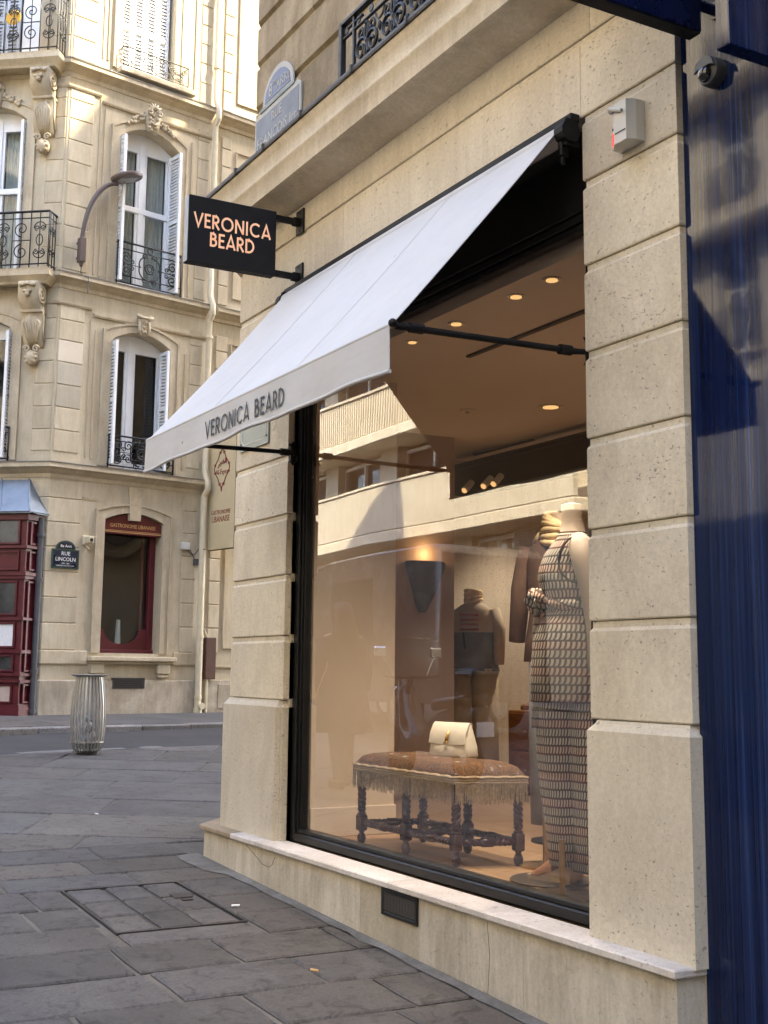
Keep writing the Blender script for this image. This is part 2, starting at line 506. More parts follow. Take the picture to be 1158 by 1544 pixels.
    def ball(s, c, r, T=None, sub=1, sq=(1, 1, 1)):
        bm = bmesh.new()
        bmesh.ops.create_icosphere(bm, subdivisions=sub, radius=1)
        for v in bm.verts:
            v.co = Vector((c[0] + v.co.x * r * sq[0], c[1] + v.co.y * r * sq[1], c[2] + v.co.z * r * sq[2]))
        s.bm(bm, T)
        return s
    def loft(s, rings, closed=True, caps=True):
        m = len(rings[0]); vs = [v for r in rings for v in r]; fs = []
        for i in range(len(rings) - 1):
            for k in range(m if closed else m - 1):
                k2 = (k + 1) % m
                fs.append((i * m + k, i * m + k2, (i + 1) * m + k2, (i + 1) * m + k))
        if caps and closed:
            fs.append(tuple(range(m - 1, -1, -1))); fs.append(tuple(range((len(rings) - 1) * m, len(rings) * m)))
        s.add(vs, fs)
        return s
    def build(s, name, mat, parent=None, smooth=False, kind=None, label=None):
        off = wloc(parent) if parent is not None else (Vector(s.org) if hasattr(s, 'org') else Vector((0, 0, 0)))
        me = bpy.data.meshes.new(name)
        me.from_pydata([(v[0] - off.x, v[1] - off.y, v[2] - off.z) for v in s.v], [], s.f)
        bm = bmesh.new(); bm.from_mesh(me)
        bmesh.ops.recalc_face_normals(bm, faces=bm.faces[:])
        bm.to_mesh(me); bm.free()
        me.materials.append(mat)
        if smooth:
            me.polygons.foreach_set('use_smooth', [True] * len(me.polygons))
            if smooth != 'all':
                me.set_sharp_from_angle(angle=math.radians(38))
        me.update()
        o = bpy.data.objects.new(name, me)
        C.objects.link(o)
        if parent is not None:
            o.parent = parent
        else:
            o.location = off
        if kind: o['kind'] = kind
        if label: o['label'] = label
        return o
def wloc(o):
    p = Vector((0, 0, 0))
    while o is not None:
        p = p + o.location
        o = o.parent
    return p
def thing(name, label, cat, loc, group=None):
    o = bpy.data.objects.new(name, None)
    o.empty_display_size = 0.2
    C.objects.link(o)
    o.location = loc
    o['label'] = label; o['category'] = cat
    if group: o['group'] = group
    return o
def copy_tree(o, delta, parent=None):
    c = o.copy(); C.objects.link(c)
    if parent is None:
        c.location = o.location + Vector(delta)
    else:
        c.parent = parent
    for ch in list(o.children):
        copy_tree(ch, delta, c)
    return c
def ang_pts(cx, cz, r, a0, a1, n=12):
    return [(cx + r * math.cos(a0 + (a1 - a0) * i / n), cz + r * math.sin(a0 + (a1 - a0) * i / n)) for i in range(n + 1)]
def spiral(cx, cz, r0, r1, a0, turns, n=18):
    return [(cx + (r0 + (r1 - r0) * i / n) * math.cos(a0 + turns * 2 * PI * i / n), cz + (r0 + (r1 - r0) * i / n) * math.sin(a0 + turns * 2 * PI * i / n)) for i in range(n + 1)]

# letters of the shop name, drawn as strokes in a unit-high box
def arc(cx, cy, rx, ry, a0, a1, n=14):
    return [(cx + rx * math.cos(math.radians(a0 + (a1 - a0) * i / n)), cy + ry * math.sin(math.radians(a0 + (a1 - a0) * i / n))) for i in range(n + 1)]
GL = {
    'V': (0.78, [[(0.04, 1), (0.39, 0.02), (0.74, 1)]]),
    'E': (0.52, [[(0.07, 0), (0.07, 1)], [(0.07, 0.93), (0.5, 0.93)], [(0.07, 0.52), (0.45, 0.52)], [(0.07, 0.07), (0.5, 0.07)]]),
    'R': (0.62, [[(0.07, 0), (0.07, 1)], [(0.07, 0.93), (0.27, 0.93)] + arc(0.27, 0.70, 0.24, 0.23, 90, -90, 10) + [(0.07, 0.47)], [(0.24, 0.47), (0.58, 0.0)]]),
    'O': (1.08, [arc(0.54, 0.5, 0.45, 0.44, 0, 360, 28)]),
    'N': (0.76, [[(0.07, 0), (0.07, 0.99)], [(0.07, 0.97), (0.69, 0.03)], [(0.69, 0.01), (0.69, 1)]]),
    'I': (0.26, [[(0.13, 0), (0.13, 1)]]),
    'C': (0.92, [arc(0.52, 0.5, 0.45, 0.44, 48, 312, 22)]),
    'A': (0.78, [[(0.04, 0), (0.39, 0.98), (0.74, 0)], [(0.16, 0.25), (0.62, 0.25)]]),
    'B': (0.60, [[(0.07, 0), (0.07, 1)], [(0.07, 0.93), (0.25, 0.93)] + arc(0.25, 0.735, 0.20, 0.195, 90, -90, 10) + [(0.07, 0.54)], [(0.25, 0.54)] + arc(0.27, 0.305, 0.25, 0.235, 90, -90, 10) + [(0.07, 0.07)]]),
    'D': (0.76, [[(0.07, 0), (0.07, 1)], [(0.07, 0.93), (0.26, 0.93)] + arc(0.26, 0.5, 0.43, 0.43, 90, -90, 16) + [(0.07, 0.07)]]),
    ' ': (0.42, []),
}
def ribbon(mb, pts, w, T, dep):
    P = [Vector(p) for p in pts]; n = len(P)
    closed = (P[0] - P[-1]).length < 1e-6
    L, Rr = [], []
    for i in range(n):
        d0 = (P[i] - P[i - 1]).normalized() if i > 0 else ((P[0] - P[-2]).normalized() if closed else None)
        d1 = (P[i + 1] - P[i]).normalized() if i < n - 1 else ((P[1] - P[0]).normalized() if closed else None)
        if d0 is None: d0 = d1
        if d1 is None: d1 = d0
        n0 = Vector((-d0.y, d0.x)); n1 = Vector((-d1.y, d1.x))
        mi = n0 + n1
        if mi.length < 1e-5: mi = n0
        mi.normalize(); k = min(2.2, 1 / max(.3, mi.dot(n0)))
        L.append(P[i] + mi * k * w / 2); Rr.append(P[i] - mi * k * w / 2)
    for i in range(n - 1):
        q = [L[i], L[i + 1], Rr[i + 1], Rr[i]]
        vs = [T(p.x, p.y, dep) for p in q] + [T(p.x, p.y, 0) for p in q]
        mb.add(vs, [(0, 1, 2, 3), (7, 6, 5, 4), (0, 4, 5, 1), (1, 5, 6, 2), (2, 6, 7, 3), (3, 7, 4, 0)])
def word_width(t, gap=0.12):
    return sum(GL[c][0] for c in t) + gap * (len(t) - 1)
def text_mesh(body, size=1.0, extrude=0.002, align='CENTER', spacing=1.0):
    cu = bpy.data.curves.new('lettering', 'FONT')
    cu.body = body; cu.size = size; cu.extrude = extrude; cu.align_x = align; cu.align_y = 'CENTER'; cu.space_character = spacing
    cu.resolution_u = 2
    o = bpy.data.objects.new('lettering', cu)
    C.objects.link(o)
    dg = bpy.context.evaluated_depsgraph_get()
    me = bpy.data.meshes.new_from_object(o.evaluated_get(dg))
    vs = [tuple(v.co) for v in me.vertices]; fs = [tuple(p.vertices) for p in me.polygons]
    bpy.data.objects.remove(o); bpy.data.curves.remove(cu); bpy.data.meshes.remove(me)
    return vs, fs
def text(mb, body, T, size, sx=1.0, extrude=0.002, **k):
    """T maps (right, up, out) to the world"""
    vs, fs = text_mesh(body, size, extrude, **k)
    mb.add([T(v[0] * sx, v[1], v[2]) for v in vs], fs)

def tx(par, mat, body, T, size, sx=1.0, extrude=0.002, **k):
    m = MB(); text(m, body, T, size, sx, extrude, **k)
    return m.build('lettering', mat, par)
# the ground falls gently towards the camera
def G(x): return 0.042 - 0.0414 * x

# local frames of the corner building across the side street
CO = Vector((-19.4593, 1.6377, 0.0))
UR = Vector((-0.19766, 0.98027, 0)); NR = Vector((0.98027, 0.19766, 0))
UL = Vector((-0.61978, -0.78478, 0)); NL = Vector((0.78478, -0.61978, 0))
def FR(s, o, z): return CO + UR * s + NR * o + Vector((0, 0, z))
def FL(s, o, z): return CO + UL * s + NL * o + Vector((0, 0, z))

# ================================================================== GROUND
def sheet(name, mat, poly, dz):
    m = MB()
    m.add([(x, y, G(x) + dz) for x, y in poly], [tuple(range(len(poly)))])
    return m.build(name, mat, kind='structure')
ground = sheet('ground', mortar, [(-90, -70), (60, -70), (60, 90), (-90, 90)], -0.022)
# side street: asphalt strip between two lines parallel to the far building
def off_line(o, s): 
    p = CO + UR * s + NR * o
    return (p.x, p.y)
road = sheet('road', asphalt, [off_line(2.55, -3.4), off_line(4.72, -3.0), off_line(4.72, 40), off_line(2.55, 40)], -0.010)
# main street behind the photographer
street = sheet('street', asphalt, [(-40, -11.6), (30, -11.6), (30, -4.9), (-15.5, -4.9), (-40, -7.9)], -0.008)
opp_pave = MB()
opp_pave.add([(-60, -14.5, 0), (40, -14.5, 0), (40, -11.6, 0), (-60, -11.6, 0)], [(0, 1, 2, 3)])
opp_pave.v = [(x, y, G(x) + 0.02) for x, y, z in opp_pave.v]
opp_pave.build('far_pavement', asph_side, kind='structure')

# far pavement with granite kerb stones
fp = MB()
def gz(o): return G((CO + NR * o).x)
poly = [(-4.2, -0.6), (-4.2, 2.28), (40, 2.28), (40, -0.6)]
fp.add([tuple(FR(s, o, 0)) for s, o in poly], [(0, 1, 2, 3)])
fp.v = [(x, y, 0.80 + (0.085 if False else 0) + 0) for x, y, z in fp.v]
def pave_z(o): return 0.885 - max(0, o) * 0.033
fp.v = [(v[0], v[1], pave_z(p[1])) for v, p in zip(fp.v, poly)]
far_pavement = fp.build('pavement', asph_side, kind='structure')
s = -4.2
while s < 9.0:
    L = random.uniform(0.75, 1.25)
    k = MB()
    z1 = pave_z(2.3) + random.uniform(-.004, .004); z0 = G(FR(s, 2.55, 0).x) - 0.05
    def T(a, b, c): return FR(a, b, c)
    k.bbox((s + .006, 2.285, z0), (s + L - .006, 2.56, z1), 0.014, T)
    k.build('kerb_stone', kerb_m, far_pavement)
    s += L
# slabs of old granite on the far pavement in front of the bay window
for (s0, o0, s1, o1) in [(-3.0, 1.3, -1.75, 2.25), (-1.73, 1.35, -0.7, 2.25), (-0.68, 1.5, 0.2, 2.25), (-3.0, 0.55, -2.0, 1.28), (-1.98, 0.6, -0.9, 1.33)]:
    k = MB()
    def T(a, b, c): return FR(a, b, pave_z(b) + c)
    k.bbox((s0, o0, -0.05), (s1, o1, 0.006), 0.006, T)
    k.build('paving_slab', flag_m, far_pavement)
# gutter drain mouth in the kerb
k = MB()
k.bbox((0.10, 2.565, 0.62), (1.15, 2.60, 0.738), 0.01, lambda a, b, c: FR(a, b, c))
k.build('drain_mouth', room_dark, far_pavement)
# white paint worn on the near edge of the side street
for (s0, s1, o) in [(-2.4, -1.05, 4.60), (-0.85, -0.55, 4.63), (0.62, 0.85, 4.63)]:
    m = MB()
    pts = []
    for i in range(9):
        a = s0 + (s1 - s0) * i / 8
        pts.append((a, o - 0.06 - 0.05 * math.sin(PI * i / 8) - random.uniform(0, .02)))
    for i in range(8, -1, -1):
        a = s0 + (s1 - s0) * i / 8
        pts.append((a, o + 0.05 + random.uniform(0, .03)))
    vs = [FR(a, b, 0) for a, b in pts]
    m.add([(v.x, v.y, G(v.x) - 0.005) for v in vs], [tuple(range(len(vs)))])
    m.build('road_marking', paint_wh, kind='structure')

# ------------------------------------------------------------------ flagstones of the near pavement
near = MB()
near.add([(x, y, G(x) - 0.013) for x, y in [(-14.5, -9.0), (2, -9.0), (2, 0.2), (-9, 2), (-14.9, 8)]], [(0, 1, 2, 3, 4)])
flagging = near.build('near_pavement', mortar, kind='structure')
def clip(poly, a, b, c):
    """keep a*x+b*y<=c"""
    out = []
    for i in range(len(poly)):
        p, q = poly[i], poly[(i + 1) % len(poly)]
        dp = a * p[0] + b * p[1] - c; dq = a * q[0] + b * q[1] - c
        if dp <= 0: out.append(p)
        if dp * dq < 0:
            t = dp / (dp - dq)
            out.append((p[0] + (q[0] - p[0]) * t, p[1] + (q[1] - p[1]) * t))
    return out
def area(p):
    return abs(sum(p[i][0] * p[(i + 1) % len(p)][1] - p[(i + 1) % len(p)][0] * p[i][1] for i in range(len(p)))) / 2
def shrink(poly, d):
    n = len(poly); cx = sum(p[0] for p in poly) / n; cy = sum(p[1] for p in poly) / n
    sg = 1 if sum(poly[i][0] * poly[(i + 1) % n][1] - poly[(i + 1) % n][0] * poly[i][1] for i in range(n)) > 0 else -1
    out = []
    for i in range(n):
        p0, p, p1 = Vector(poly[i - 1]), Vector(poly[i]), Vector(poly[(i + 1) % n])
        if (p - p0).length < 1e-5 or (p1 - p).length < 1e-5:
            out.append(tuple(p)); continue
        e0 = (p - p0).normalized(); e1 = (p1 - p).normalized()
        n0 = Vector((-e0.y, e0.x)) * sg; n1 = Vector((-e1.y, e1.x)) * sg
        mi = (n0 + n1)
        if mi.length < 1e-4: mi = n0
        mi.normalize()
        out.append(tuple(p + mi * d / max(.4, mi.dot(n0))))
    return out
def flag(poly, mat=None, gap=0.009, lift=0.0, parent=None, name='flagstone'):
    # drop short edges left by clipping
    q = []
    for i, p in enumerate(poly):
        if (Vector(p) - Vector(poly[i - 1])).length > 0.03: q.append(p)
    poly = q
    if len(poly) < 3 or area(poly) < 0.03: return
    poly = shrink(poly, gap + random.uniform(0, .004))
    # uneven edges: each side gets two wandering points
    w = []
    n = len(poly)
    for i in range(n):
        p, r = Vector(poly[i]), Vector(poly[(i + 1) % n])
        w.append(tuple(p))
        L = (r - p).length
        k = 4 if L > 0.45 else (2 if L > .2 else 1)
        e = (r - p).normalized(); nn = Vector((-e.y, e.x))
        for j in range(1, k):
            t = j / k
            w.append(tuple(p + (r - p) * t + nn * random.uniform(-.007, .006)))
    inner = shrink(w, 0.011)
    tx, ty, dz = random.uniform(-.004, .004), random.uniform(-.004, .004), random.uniform(-.003, .002) + lift
    cx = sum(p[0] for p in w) / len(w); cy = sum(p[1] for p in w) / len(w)
    def z(p, d): return G(p[0]) + dz + tx * (p[0] - cx) + ty * (p[1] - cy) - d
    m = len(w)
    mb = MB()
    mb.add([(p[0], p[1], z(p, .045)) for p in w] + [(p[0], p[1], z(p, .008)) for p in w] + [(p[0], p[1], z(p, 0)) for p in inner],
           [(i, (i + 1) % m, m + (i + 1) % m, m + i) for i in range(m)] + [(m + i, m + (i + 1) % m, 2 * m + (i + 1) % m, 2 * m + i) for i in range(m)] + [tuple(range(2 * m, 3 * m))])
    return mb.build(name, mat or flag_m, parent or flagging)
# zone A: rows square to the shop front
rows = [-2.2, -2.75, -3.25, -3.75, -4.2, -4.63, -5.07, -5.52, -5.98, -6.42, -6.85, -7.30, -7.67, -8.10, -8.55]
GRID = (-7.30, -6.22, -1.22, -0.50)
joints = {5: [-3.2, -2.45, -1.75, -1.04, -.42], 6: [-2.9, -2.1, -1.29, -.62], 7: [-2.9, -2.15, -1.33, -0.83, -.22], 8: [-2.6, -1.95, -1.25, -.5, ], 4: [-3.4, -2.6, -1.9, -1.2, -.55], 3: [-3.1, -2.3, -1.5, -.8], 2: [-3.4, -2.6, -1.8, -1.1, -.5], 1: [-3, -2.2, -1.4, -.7], 0: [-3, -2, -1, -.4]}
for i in range(len(rows) - 1):
    xa, xb = rows[i + 1], rows[i]
    random.seed(50 + i)
    ys = [-0.125]
    js = sorted(joints.get(i, []), reverse=True)
    if not js:
        y = -0.125 - random.uniform(.4, .8); js = []
        while y > -4.2:
            js.append(y); y -= random.uniform(.55, .95)
    ys = [-0.125] + js + [-4.9]
    for a, b in zip(ys[:-1], ys[1:]):
        ja = random.uniform(-.012, .012)
        poly = [(xa, b), (xb, b + ja), (xb, a), (xa, a + ja)]
        pieces = [poly]
        # leave room for the stone cover
        gx0, gx1, gy0, gy1 = GRID
        if xb > gx0 and xa < gx1 and a > gy0 and b < gy1:
            pieces = [clip(poly, 0, 1, gy0), clip(poly, 0, -1, -gy1)]
            mid = clip(clip(poly, 0, -1, -gy0), 0, 1, gy1)
            if mid:
                pieces += [clip(mid, 1, 0, gx0), clip(mid, -1, 0, -gx1)]
        for p in pieces:
            if len(p) >= 3:
                flag(p, flag_warm if (i in (11, 12) and random.random() < .6) else flag_m)
# zone B: beyond the corner the rows turn with the canted corner
dA = Vector((0.47, 0.88)).normalized(); dB = Vector((-dA.y, dA.x))
org = Vector((-8.6, -0.2))
b = -5.2
r = 0
while b < 7.2:
    wdt = random.uniform(0.62, 0.98) if b < 2 else random.uniform(.8, 1.2)
    a = -6.5 + random.uniform(0, 1.0)
    while a < 9.5:
        L = random.uniform(0.9, 1.7)
        poly = [tuple(org + dA * p + dB * q) for p, q in ((a, b), (a + L, b + random.uniform(-.02, .02)), (a + L, b + wdt), (a, b + wdt))]
        poly = clip(poly, 1, 0, -8.56)
        # edge along the side street, and the wall of the shop
        e = CO + NR * 4.72
        if poly: poly = clip(poly, 0, -1, 4.9)
        if poly: poly = clip(poly, -NR.x, -NR.y, -(NR.x * e.x + NR.y * e.y))
        if poly: poly = clip(poly, 0.61, 0.79, 0.61 * -8.02 + 0.79 * -0.115)
        if len(poly) >= 3 and area(poly) > .05:
            c = Vector((sum(p[0] for p in poly) / len(poly), sum(p[1] for p in poly) / len(poly)))
            v = c - Vector((0, -3.2))
            ya = math.degrees(math.atan2(v.x, v.y)) + 60.8
            if c.y > -5.0 and c.x > -15.6 and ya < 12:
                flag(poly, flag_warm if (abs(c.x + 9.1) < .7 and c.y < 0.2 and random.random() < .5) else flag_m, gap=.008)
        a += L
    b += wdt
    r += 1
# mortar strip where the pavement meets the plinth
m = MB()
pts = []
for i in range(30):
    x = -8.05 + i * (5.0 / 29)
    pts.append((x, -0.10))
out = [(p[0], -0.135 - random.uniform(0, .035) - (0.10 if p[0] < -7.5 else 0)) for p in pts]
for i in range(29):
    q = [pts[i], out[i], out[i + 1], pts[i + 1]]
    m.add([(q[0][0], q[0][1], G(q[0][0]) + .012), (q[1][0], q[1][1], G(q[1][0]) + .003), (q[2][0], q[2][1], G(q[2][0]) + .003), (q[3][0], q[3][1], G(q[3][0]) + .012)], [(0, 1, 2, 3)])
m.build('mortar_fillet', mort_pale, flagging)
# stone-inlaid manhole cover
mc = thing('manhole_cover', 'square cover inlaid with nine grey stones in the pavement by the shop corner', 'manhole cover', (-6.76, -0.86, G(-6.76)))
gx0, gx1, gy0, gy1 = GRID
m = MB()
def TG(x, y, z): return (x, y, G(x) + z)
m.box((gx0 + .012, gy0 + .012, -.05), (gx1 - .012, gy1 - .012, -.012), TG)
m.build('tray', rust_iron, mc)
m = MB()
fw = 0.012
for (a, b2, c2, d2) in [(gx0 + .01, gy0 + .01, gx1 - .01, gy0 + .01 + fw), (gx0 + .01, gy1 - .01 - fw, gx1 - .01, gy1 - .01), (gx0 + .01, gy0 + .02, gx0 + .01 + fw, gy1 - .02), (gx1 - .01 - fw, gy0 + .02, gx1 - .01, gy1 - .02)]:
    m.box((a, b2, -.05), (c2, d2, .001), TG)
m.build('rim', rust_iron, mc)
for i in range(3):
    for j in range(3):
        x0 = gx0 + .026 + i * (gx1 - gx0 - .052) / 3; x1 = gx0 + .026 + (i + 1) * (gx1 - gx0 - .052) / 3
        y0 = gy0 + .026 + j * (gy1 - gy0 - .052) / 3; y1 = gy0 + .026 + (j + 1) * (gy1 - gy0 - .052) / 3
        if (i, j) == (0, 2):
            # the stone with the lifting plate let into it
            flag([(x0, y0), (x1, y0), (x1, y1), (x0, y1)], None, .010, .001, mc, 'inlaid_stone')
        else:
            flag([(x0, y0), (x1, y0), (x1, y1), (x0, y1)], None, .010, .001, mc, 'inlaid_stone')
m = MB(); m.box((-6.98, -0.68, -.02), (-6.86, -0.575, .0045), TG); m.box((-6.83, -0.66, -.02), (-6.79, -0.60, .0045), TG)
m.build('lifting_plate', rust_iron, mc)
# cigarette ends and scraps
for i, (x, y, a) in enumerate([(-5.25, -0.62, .4), (-6.55, -0.47, 1.2), (-9.9, -0.25, .2)]):
    t = MB()
    t.tube([(x, y, G(x) + .008), (x + .045 * math.cos(a), y + .045 * math.sin(a), G(x) + .009)], .006, 6)
    t.org = (x, y, G(x))
    o = t.build('cigarette_end', [gold_ink, white_ink, white_ink][i])
    o['label'] = ['orange cigarette end on a foreground paving stone', 'white cigarette end beside the stone manhole cover', 'white scrap on the grey slabs left of the shop corner'][i]
    o['category'] = 'litter'

# ================================================================== SHOP BUILDING
shop = thing('shop_building', 'cream limestone corner building with a large display window and white awning', 'building', (-5.7, 0, G(-5.7)))
CH = (-9.55, 1.35)      # end of the canted corner
SIDE = (-14.3, 24.9)   # far end of the side-street wall
J = [4.332, 3.968, 3.674, 3.301, 2.926, 2.556, 2.179, 1.805, 1.416]
def block_prof(z0, z1, p=0.0, inner=-0.09, rec=0.010, band=0.043):
    return [(inner, z0), (p - .004, z0), (p, z0 + .006), (p, z1 - band), (p - rec, z1 - band + .014), (p - rec, z1 - .004), (inner, z1 - .004)]
def rough_block(path, prof, name='stone_block', mat=None):
    m = MB(); m.sweep(path, prof)
    return m.build(name, mat or limestone, shop)
LP = [CH, (-7.80, 0.0), (-6.96, 0.0), (-6.96, 0.13)]
RP = [(-4.01, 0.13), (-4.01, 0.0), (-3.43, 0.0), (-3.43, 0.05)]
for i in range(1, 8):
    rough_block(LP, block_prof(J[i + 1], J[i]))
    rough_block(RP, block_prof(J[i + 1], J[i]))
# base blocks, proud with weathered tops
for path in ([CH, (-7.835, -0.030), (-7.0, -0.030), (-6.985, 0.0), (-6.96, 0.0), (-6.96, 0.13)], [(-4.01, 0.13), (-4.01, 0.0), (-4.0, -0.030), (-3.415, -0.030), (-3.415, 0.045)]):
    rough_block(path, [(-.06, .575), (0, .575), (0, 1.372), (-.028, 1.400), (-.034, 1.4125), (-.06, 1.4125)])
# lintel courses above the opening
for (z0, z1) in ((J[1], J[0]),):
    pr = block_prof(z0, z1, 0, -.14, .010, .030)
    rough_block([CH, (-7.80, 0), (-6.25, 0)], pr, mat=lintel_st)
    rough_block([(-6.247, 0), (-4.02, 0)], pr, mat=lintel_st)
    rough_block([(-4.017, 0), (-3.43, 0), (-3.43, .05)], pr, mat=limestone)
pr = block_prof(J[0], 4.56, 0, -.14, .0, .01)
rough_block([CH, (-7.80, 0), (-5.6, 0)], pr, mat=lintel_st)
rough_block([(-5.597, 0), (-3.95, 0)], pr, mat=lintel_st)
rough_block([(-3.947, 0), (-3.43, 0), (-3.43, .05)], pr, mat=limestone)
# backing behind the courses so the joints read dark and nothing leaks
m = MB()
m.sweep([CH, (-7.80, 0), (-6.96, 0)], [(-.10, 0.0), (-.04, 0.0), (-.04, 4.5), (-.10, 4.5)])
m.build('core_wall', lintel_st, shop)
m = MB()
m.sweep([(-4.01, 0), (-3.40, 0)], [(-.10, 0.0), (-.04, 0.0), (-.04, 4.5), (-.10, 4.5)])
m.build('core_wall', lintel_st, shop)
# plinth and its marble capping
m = MB()
PL = [CH, (-7.955, -0.092), (-3.445, -0.092), (-3.445, 0.05)]
m.sweep(PL[:2] + [(-5.77, -0.092)], [(-.08, -.3), (0, -.3), (0, .551), (-.08, .551)])
m.build('plinth_slab', plinth_st, shop)
m = MB(); m.sweep([(-5.768, -0.092), (-5.20, -0.092)], [(-.08, -.3), (-.001, -.3), (-.001, .551), (-.08, .551)])
m.build('plinth_slab', stone('patched_plinth', (0.43, 0.38, 0.285), (0.52, 0.46, 0.35), pits=.15, stain=.2, streak=.2), shop)
m = MB(); m.sweep([(-5.198, -0.092), (-4.36, -0.092)], [(-.08, -.3), (0, -.3), (0, .551), (-.08, .551)])
m.build('plinth_slab', plinth_st, shop)
m = MB(); m.sweep([(-4.357, -0.092), (-3.445, -0.092), (-3.445, .05)], [(-.08, -.3), (0, -.3), (0, .551), (-.08, .551)])
m.build('plinth_slab', plinth_st, shop)
capp = [(-.16, .552), (-.002, .552), (0, .556), (0, .576), (-.006, .582), (-.16, .588)]
cuts = [-7.985, -7.45, -5.45, -4.33, -3.425]
cap_warm = stone('stained_sill', (0.33, 0.25, 0.16), (0.45, 0.36, 0.25), pits=.3, stain=.5)
for i in range(4):
    path = [(cuts[i] + (.002 if i else 0), -.118), (cuts[i + 1], -.118)]
    if i == 0: path = [CH] + path
    if i == 3: path = path + [(cuts[4], .05)]
    m = MB(); m.sweep(path, capp)
    m.build('sill_slab', cap_warm if i == 0 else cap_st, shop)
# hairline crack in the plinth
m = MB()
m.tube([(-7.25, -.0922, .535), (-7.1, -.0922, .49), (-7.0, -.0922, .455), (-6.9, -.0922, .452), (-6.86, -.0922, .47), (-6.82, -.0922, .52)], .0022, 4)
m.tube([(-4.62, -.0922, .54), (-4.60, -.0922, .40), (-4.615, -.0922, .25), (-4.60, -.0922, .12)], .0015, 4)
m.build('crack', olive_edge, shop)
# floor band and cornice
m = MB()
CP = [SIDE, CH, (-7.80, 0.0), (-1.0, 0.0), (-1.0, .3)]
m.sweep(CP, [(-.14, 4.50), (.02, 4.50), (.07, 4.515), (.12, 4.545), (.15, 4.553), (.205, 4.553), (.218, 4.56), (.218, 4.672), (.226, 4.685), (.226, 4.70), (.218, 4.712), (.222, 4.80), (.236, 4.83), (.236, 4.845), (-.14, 4.90)])
m.build('cornice', cornice_st, shop, smooth=True)
m = MB()
m.sweep(CP, [(-.1, 4.895), (.21, 4.852), (.246, 4.846), (.250, 4.858), (.246, 4.878), (.215, 4.882), (-.1, 4.93)])
m.build('lead_flashing', lead, shop)
# lead clips
m = MB()
for x in (-7.35, -6.9, -6.35, -5.7, -5.1): m.bbox((x - .012, -.258, 4.842), (x + .012, -.235, 4.89), .004)
m.build('flashing_clip', lead, shop)
# weathered upper storey in rusticated courses
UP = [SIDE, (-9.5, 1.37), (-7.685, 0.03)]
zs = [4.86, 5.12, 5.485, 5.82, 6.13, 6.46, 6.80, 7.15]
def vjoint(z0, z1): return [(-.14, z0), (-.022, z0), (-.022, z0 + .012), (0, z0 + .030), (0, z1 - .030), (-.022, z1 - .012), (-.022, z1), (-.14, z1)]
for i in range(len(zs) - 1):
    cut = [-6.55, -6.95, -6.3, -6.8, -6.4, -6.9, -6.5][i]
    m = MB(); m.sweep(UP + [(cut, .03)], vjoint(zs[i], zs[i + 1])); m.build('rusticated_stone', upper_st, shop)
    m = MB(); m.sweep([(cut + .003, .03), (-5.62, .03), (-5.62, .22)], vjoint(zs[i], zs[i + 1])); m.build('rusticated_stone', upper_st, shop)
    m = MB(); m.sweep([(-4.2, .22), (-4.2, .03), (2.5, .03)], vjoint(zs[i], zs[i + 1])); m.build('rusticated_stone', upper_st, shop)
# upper window behind the guard
win = MB(); win.box((-5.62, .20, 4.92), (-4.2, .24, 7.15)); up_win = win.build('upper_window', white_paint, shop)
for x0, x1 in ((-5.50, -4.96), (-4.86, -4.32)):
    m = MB(); m.box((x0, .185, 5.05), (x1, .205, 7.0)); m.build('pane', win_glass, up_win)
# the rest of the block, storeys and roof above the picture
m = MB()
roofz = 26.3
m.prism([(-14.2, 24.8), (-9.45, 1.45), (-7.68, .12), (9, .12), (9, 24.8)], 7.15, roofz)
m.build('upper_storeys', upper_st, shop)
m = MB()
m.prism([(-3.43, .1), (9, .1), (9, 24.8), (-3.43, 24.8)], -.3, 7.15)
m.build('adjoining_wall', upper_st, shop)
m = MB(); m.sweep([(-14.2, 24.8), (-9.5, 1.42)], [(-.3, -.3), (-.05, -.3), (-.05, 7.2), (-.3, 7.2)]); m.build('side_street_wall', lintel_st, shop)
# added roof blocks and gaps that shape the shadow edge on the corner building
for (a, b2, h) in [(0.02, .548, 1.5), (.548, .590, 0.1), (.590, .638, 1.5), (.638, .655, .5), (.655, .99, 1.5)]:
    p0 = Vector((-9.45, 1.45)).lerp(Vector((-14.2, 24.8)), a); p1 = Vector((-9.45, 1.45)).lerp(Vector((-14.2, 24.8)), b2)
    q = Vector((1.2, .25))
    m = MB(); m.prism([tuple(p0), tuple(p1), tuple(p1 + q * 3), tuple(p0 + q * 3)], roofz, roofz + h); m.build('shadow_block', upper_st, shop)

# ------------------------------------------------------------------ display window
frame = MB()
gx_l, gx_r = -6.958, -4.012
# stiles, bottom rail and inner beads
frame.bbox((gx_l, .062, .589), (gx_l + .058, .16, 3.93), .004)
frame.bbox((gx_l + .058, .078, .60), (gx_l + .078, .15, 3.53), .003)
frame.bbox((gx_l + .078, .090, .61), (gx_l + .096, .14, 3.53), .003)
frame.bbox((gx_r - .07, .062, .589), (gx_r, .16, 3.93), .004)
frame.bbox((gx_l + .058, .062, .589), (gx_r - .07, .16, .640), .006)
frame.bbox((gx_l + .078, .078, .640), (gx_r - .07, .15, .662), .003)
shop_frame = frame.build('window_frame', dark_frame, shop)
m = MB(); m.box((gx_l + .09, .108, .655), (gx_r - .05, .118, 3.53)); pane = m.build('glass_pane', shop_glass, shop_frame)
m = MB()
m.bbox((gx_l + .05, .060, 3.585), (gx_r - .05, .13, 3.95), .004)
m.bbox((gx_l + .05, .070, 3.545), (gx_r - .05, .13, 3.580), .004)
m.bbox((gx_l + .05, .080, 3.505), (gx_r - .05, .13, 3.540), .004)
m.build('fascia_panel', black_satin, shop_frame)

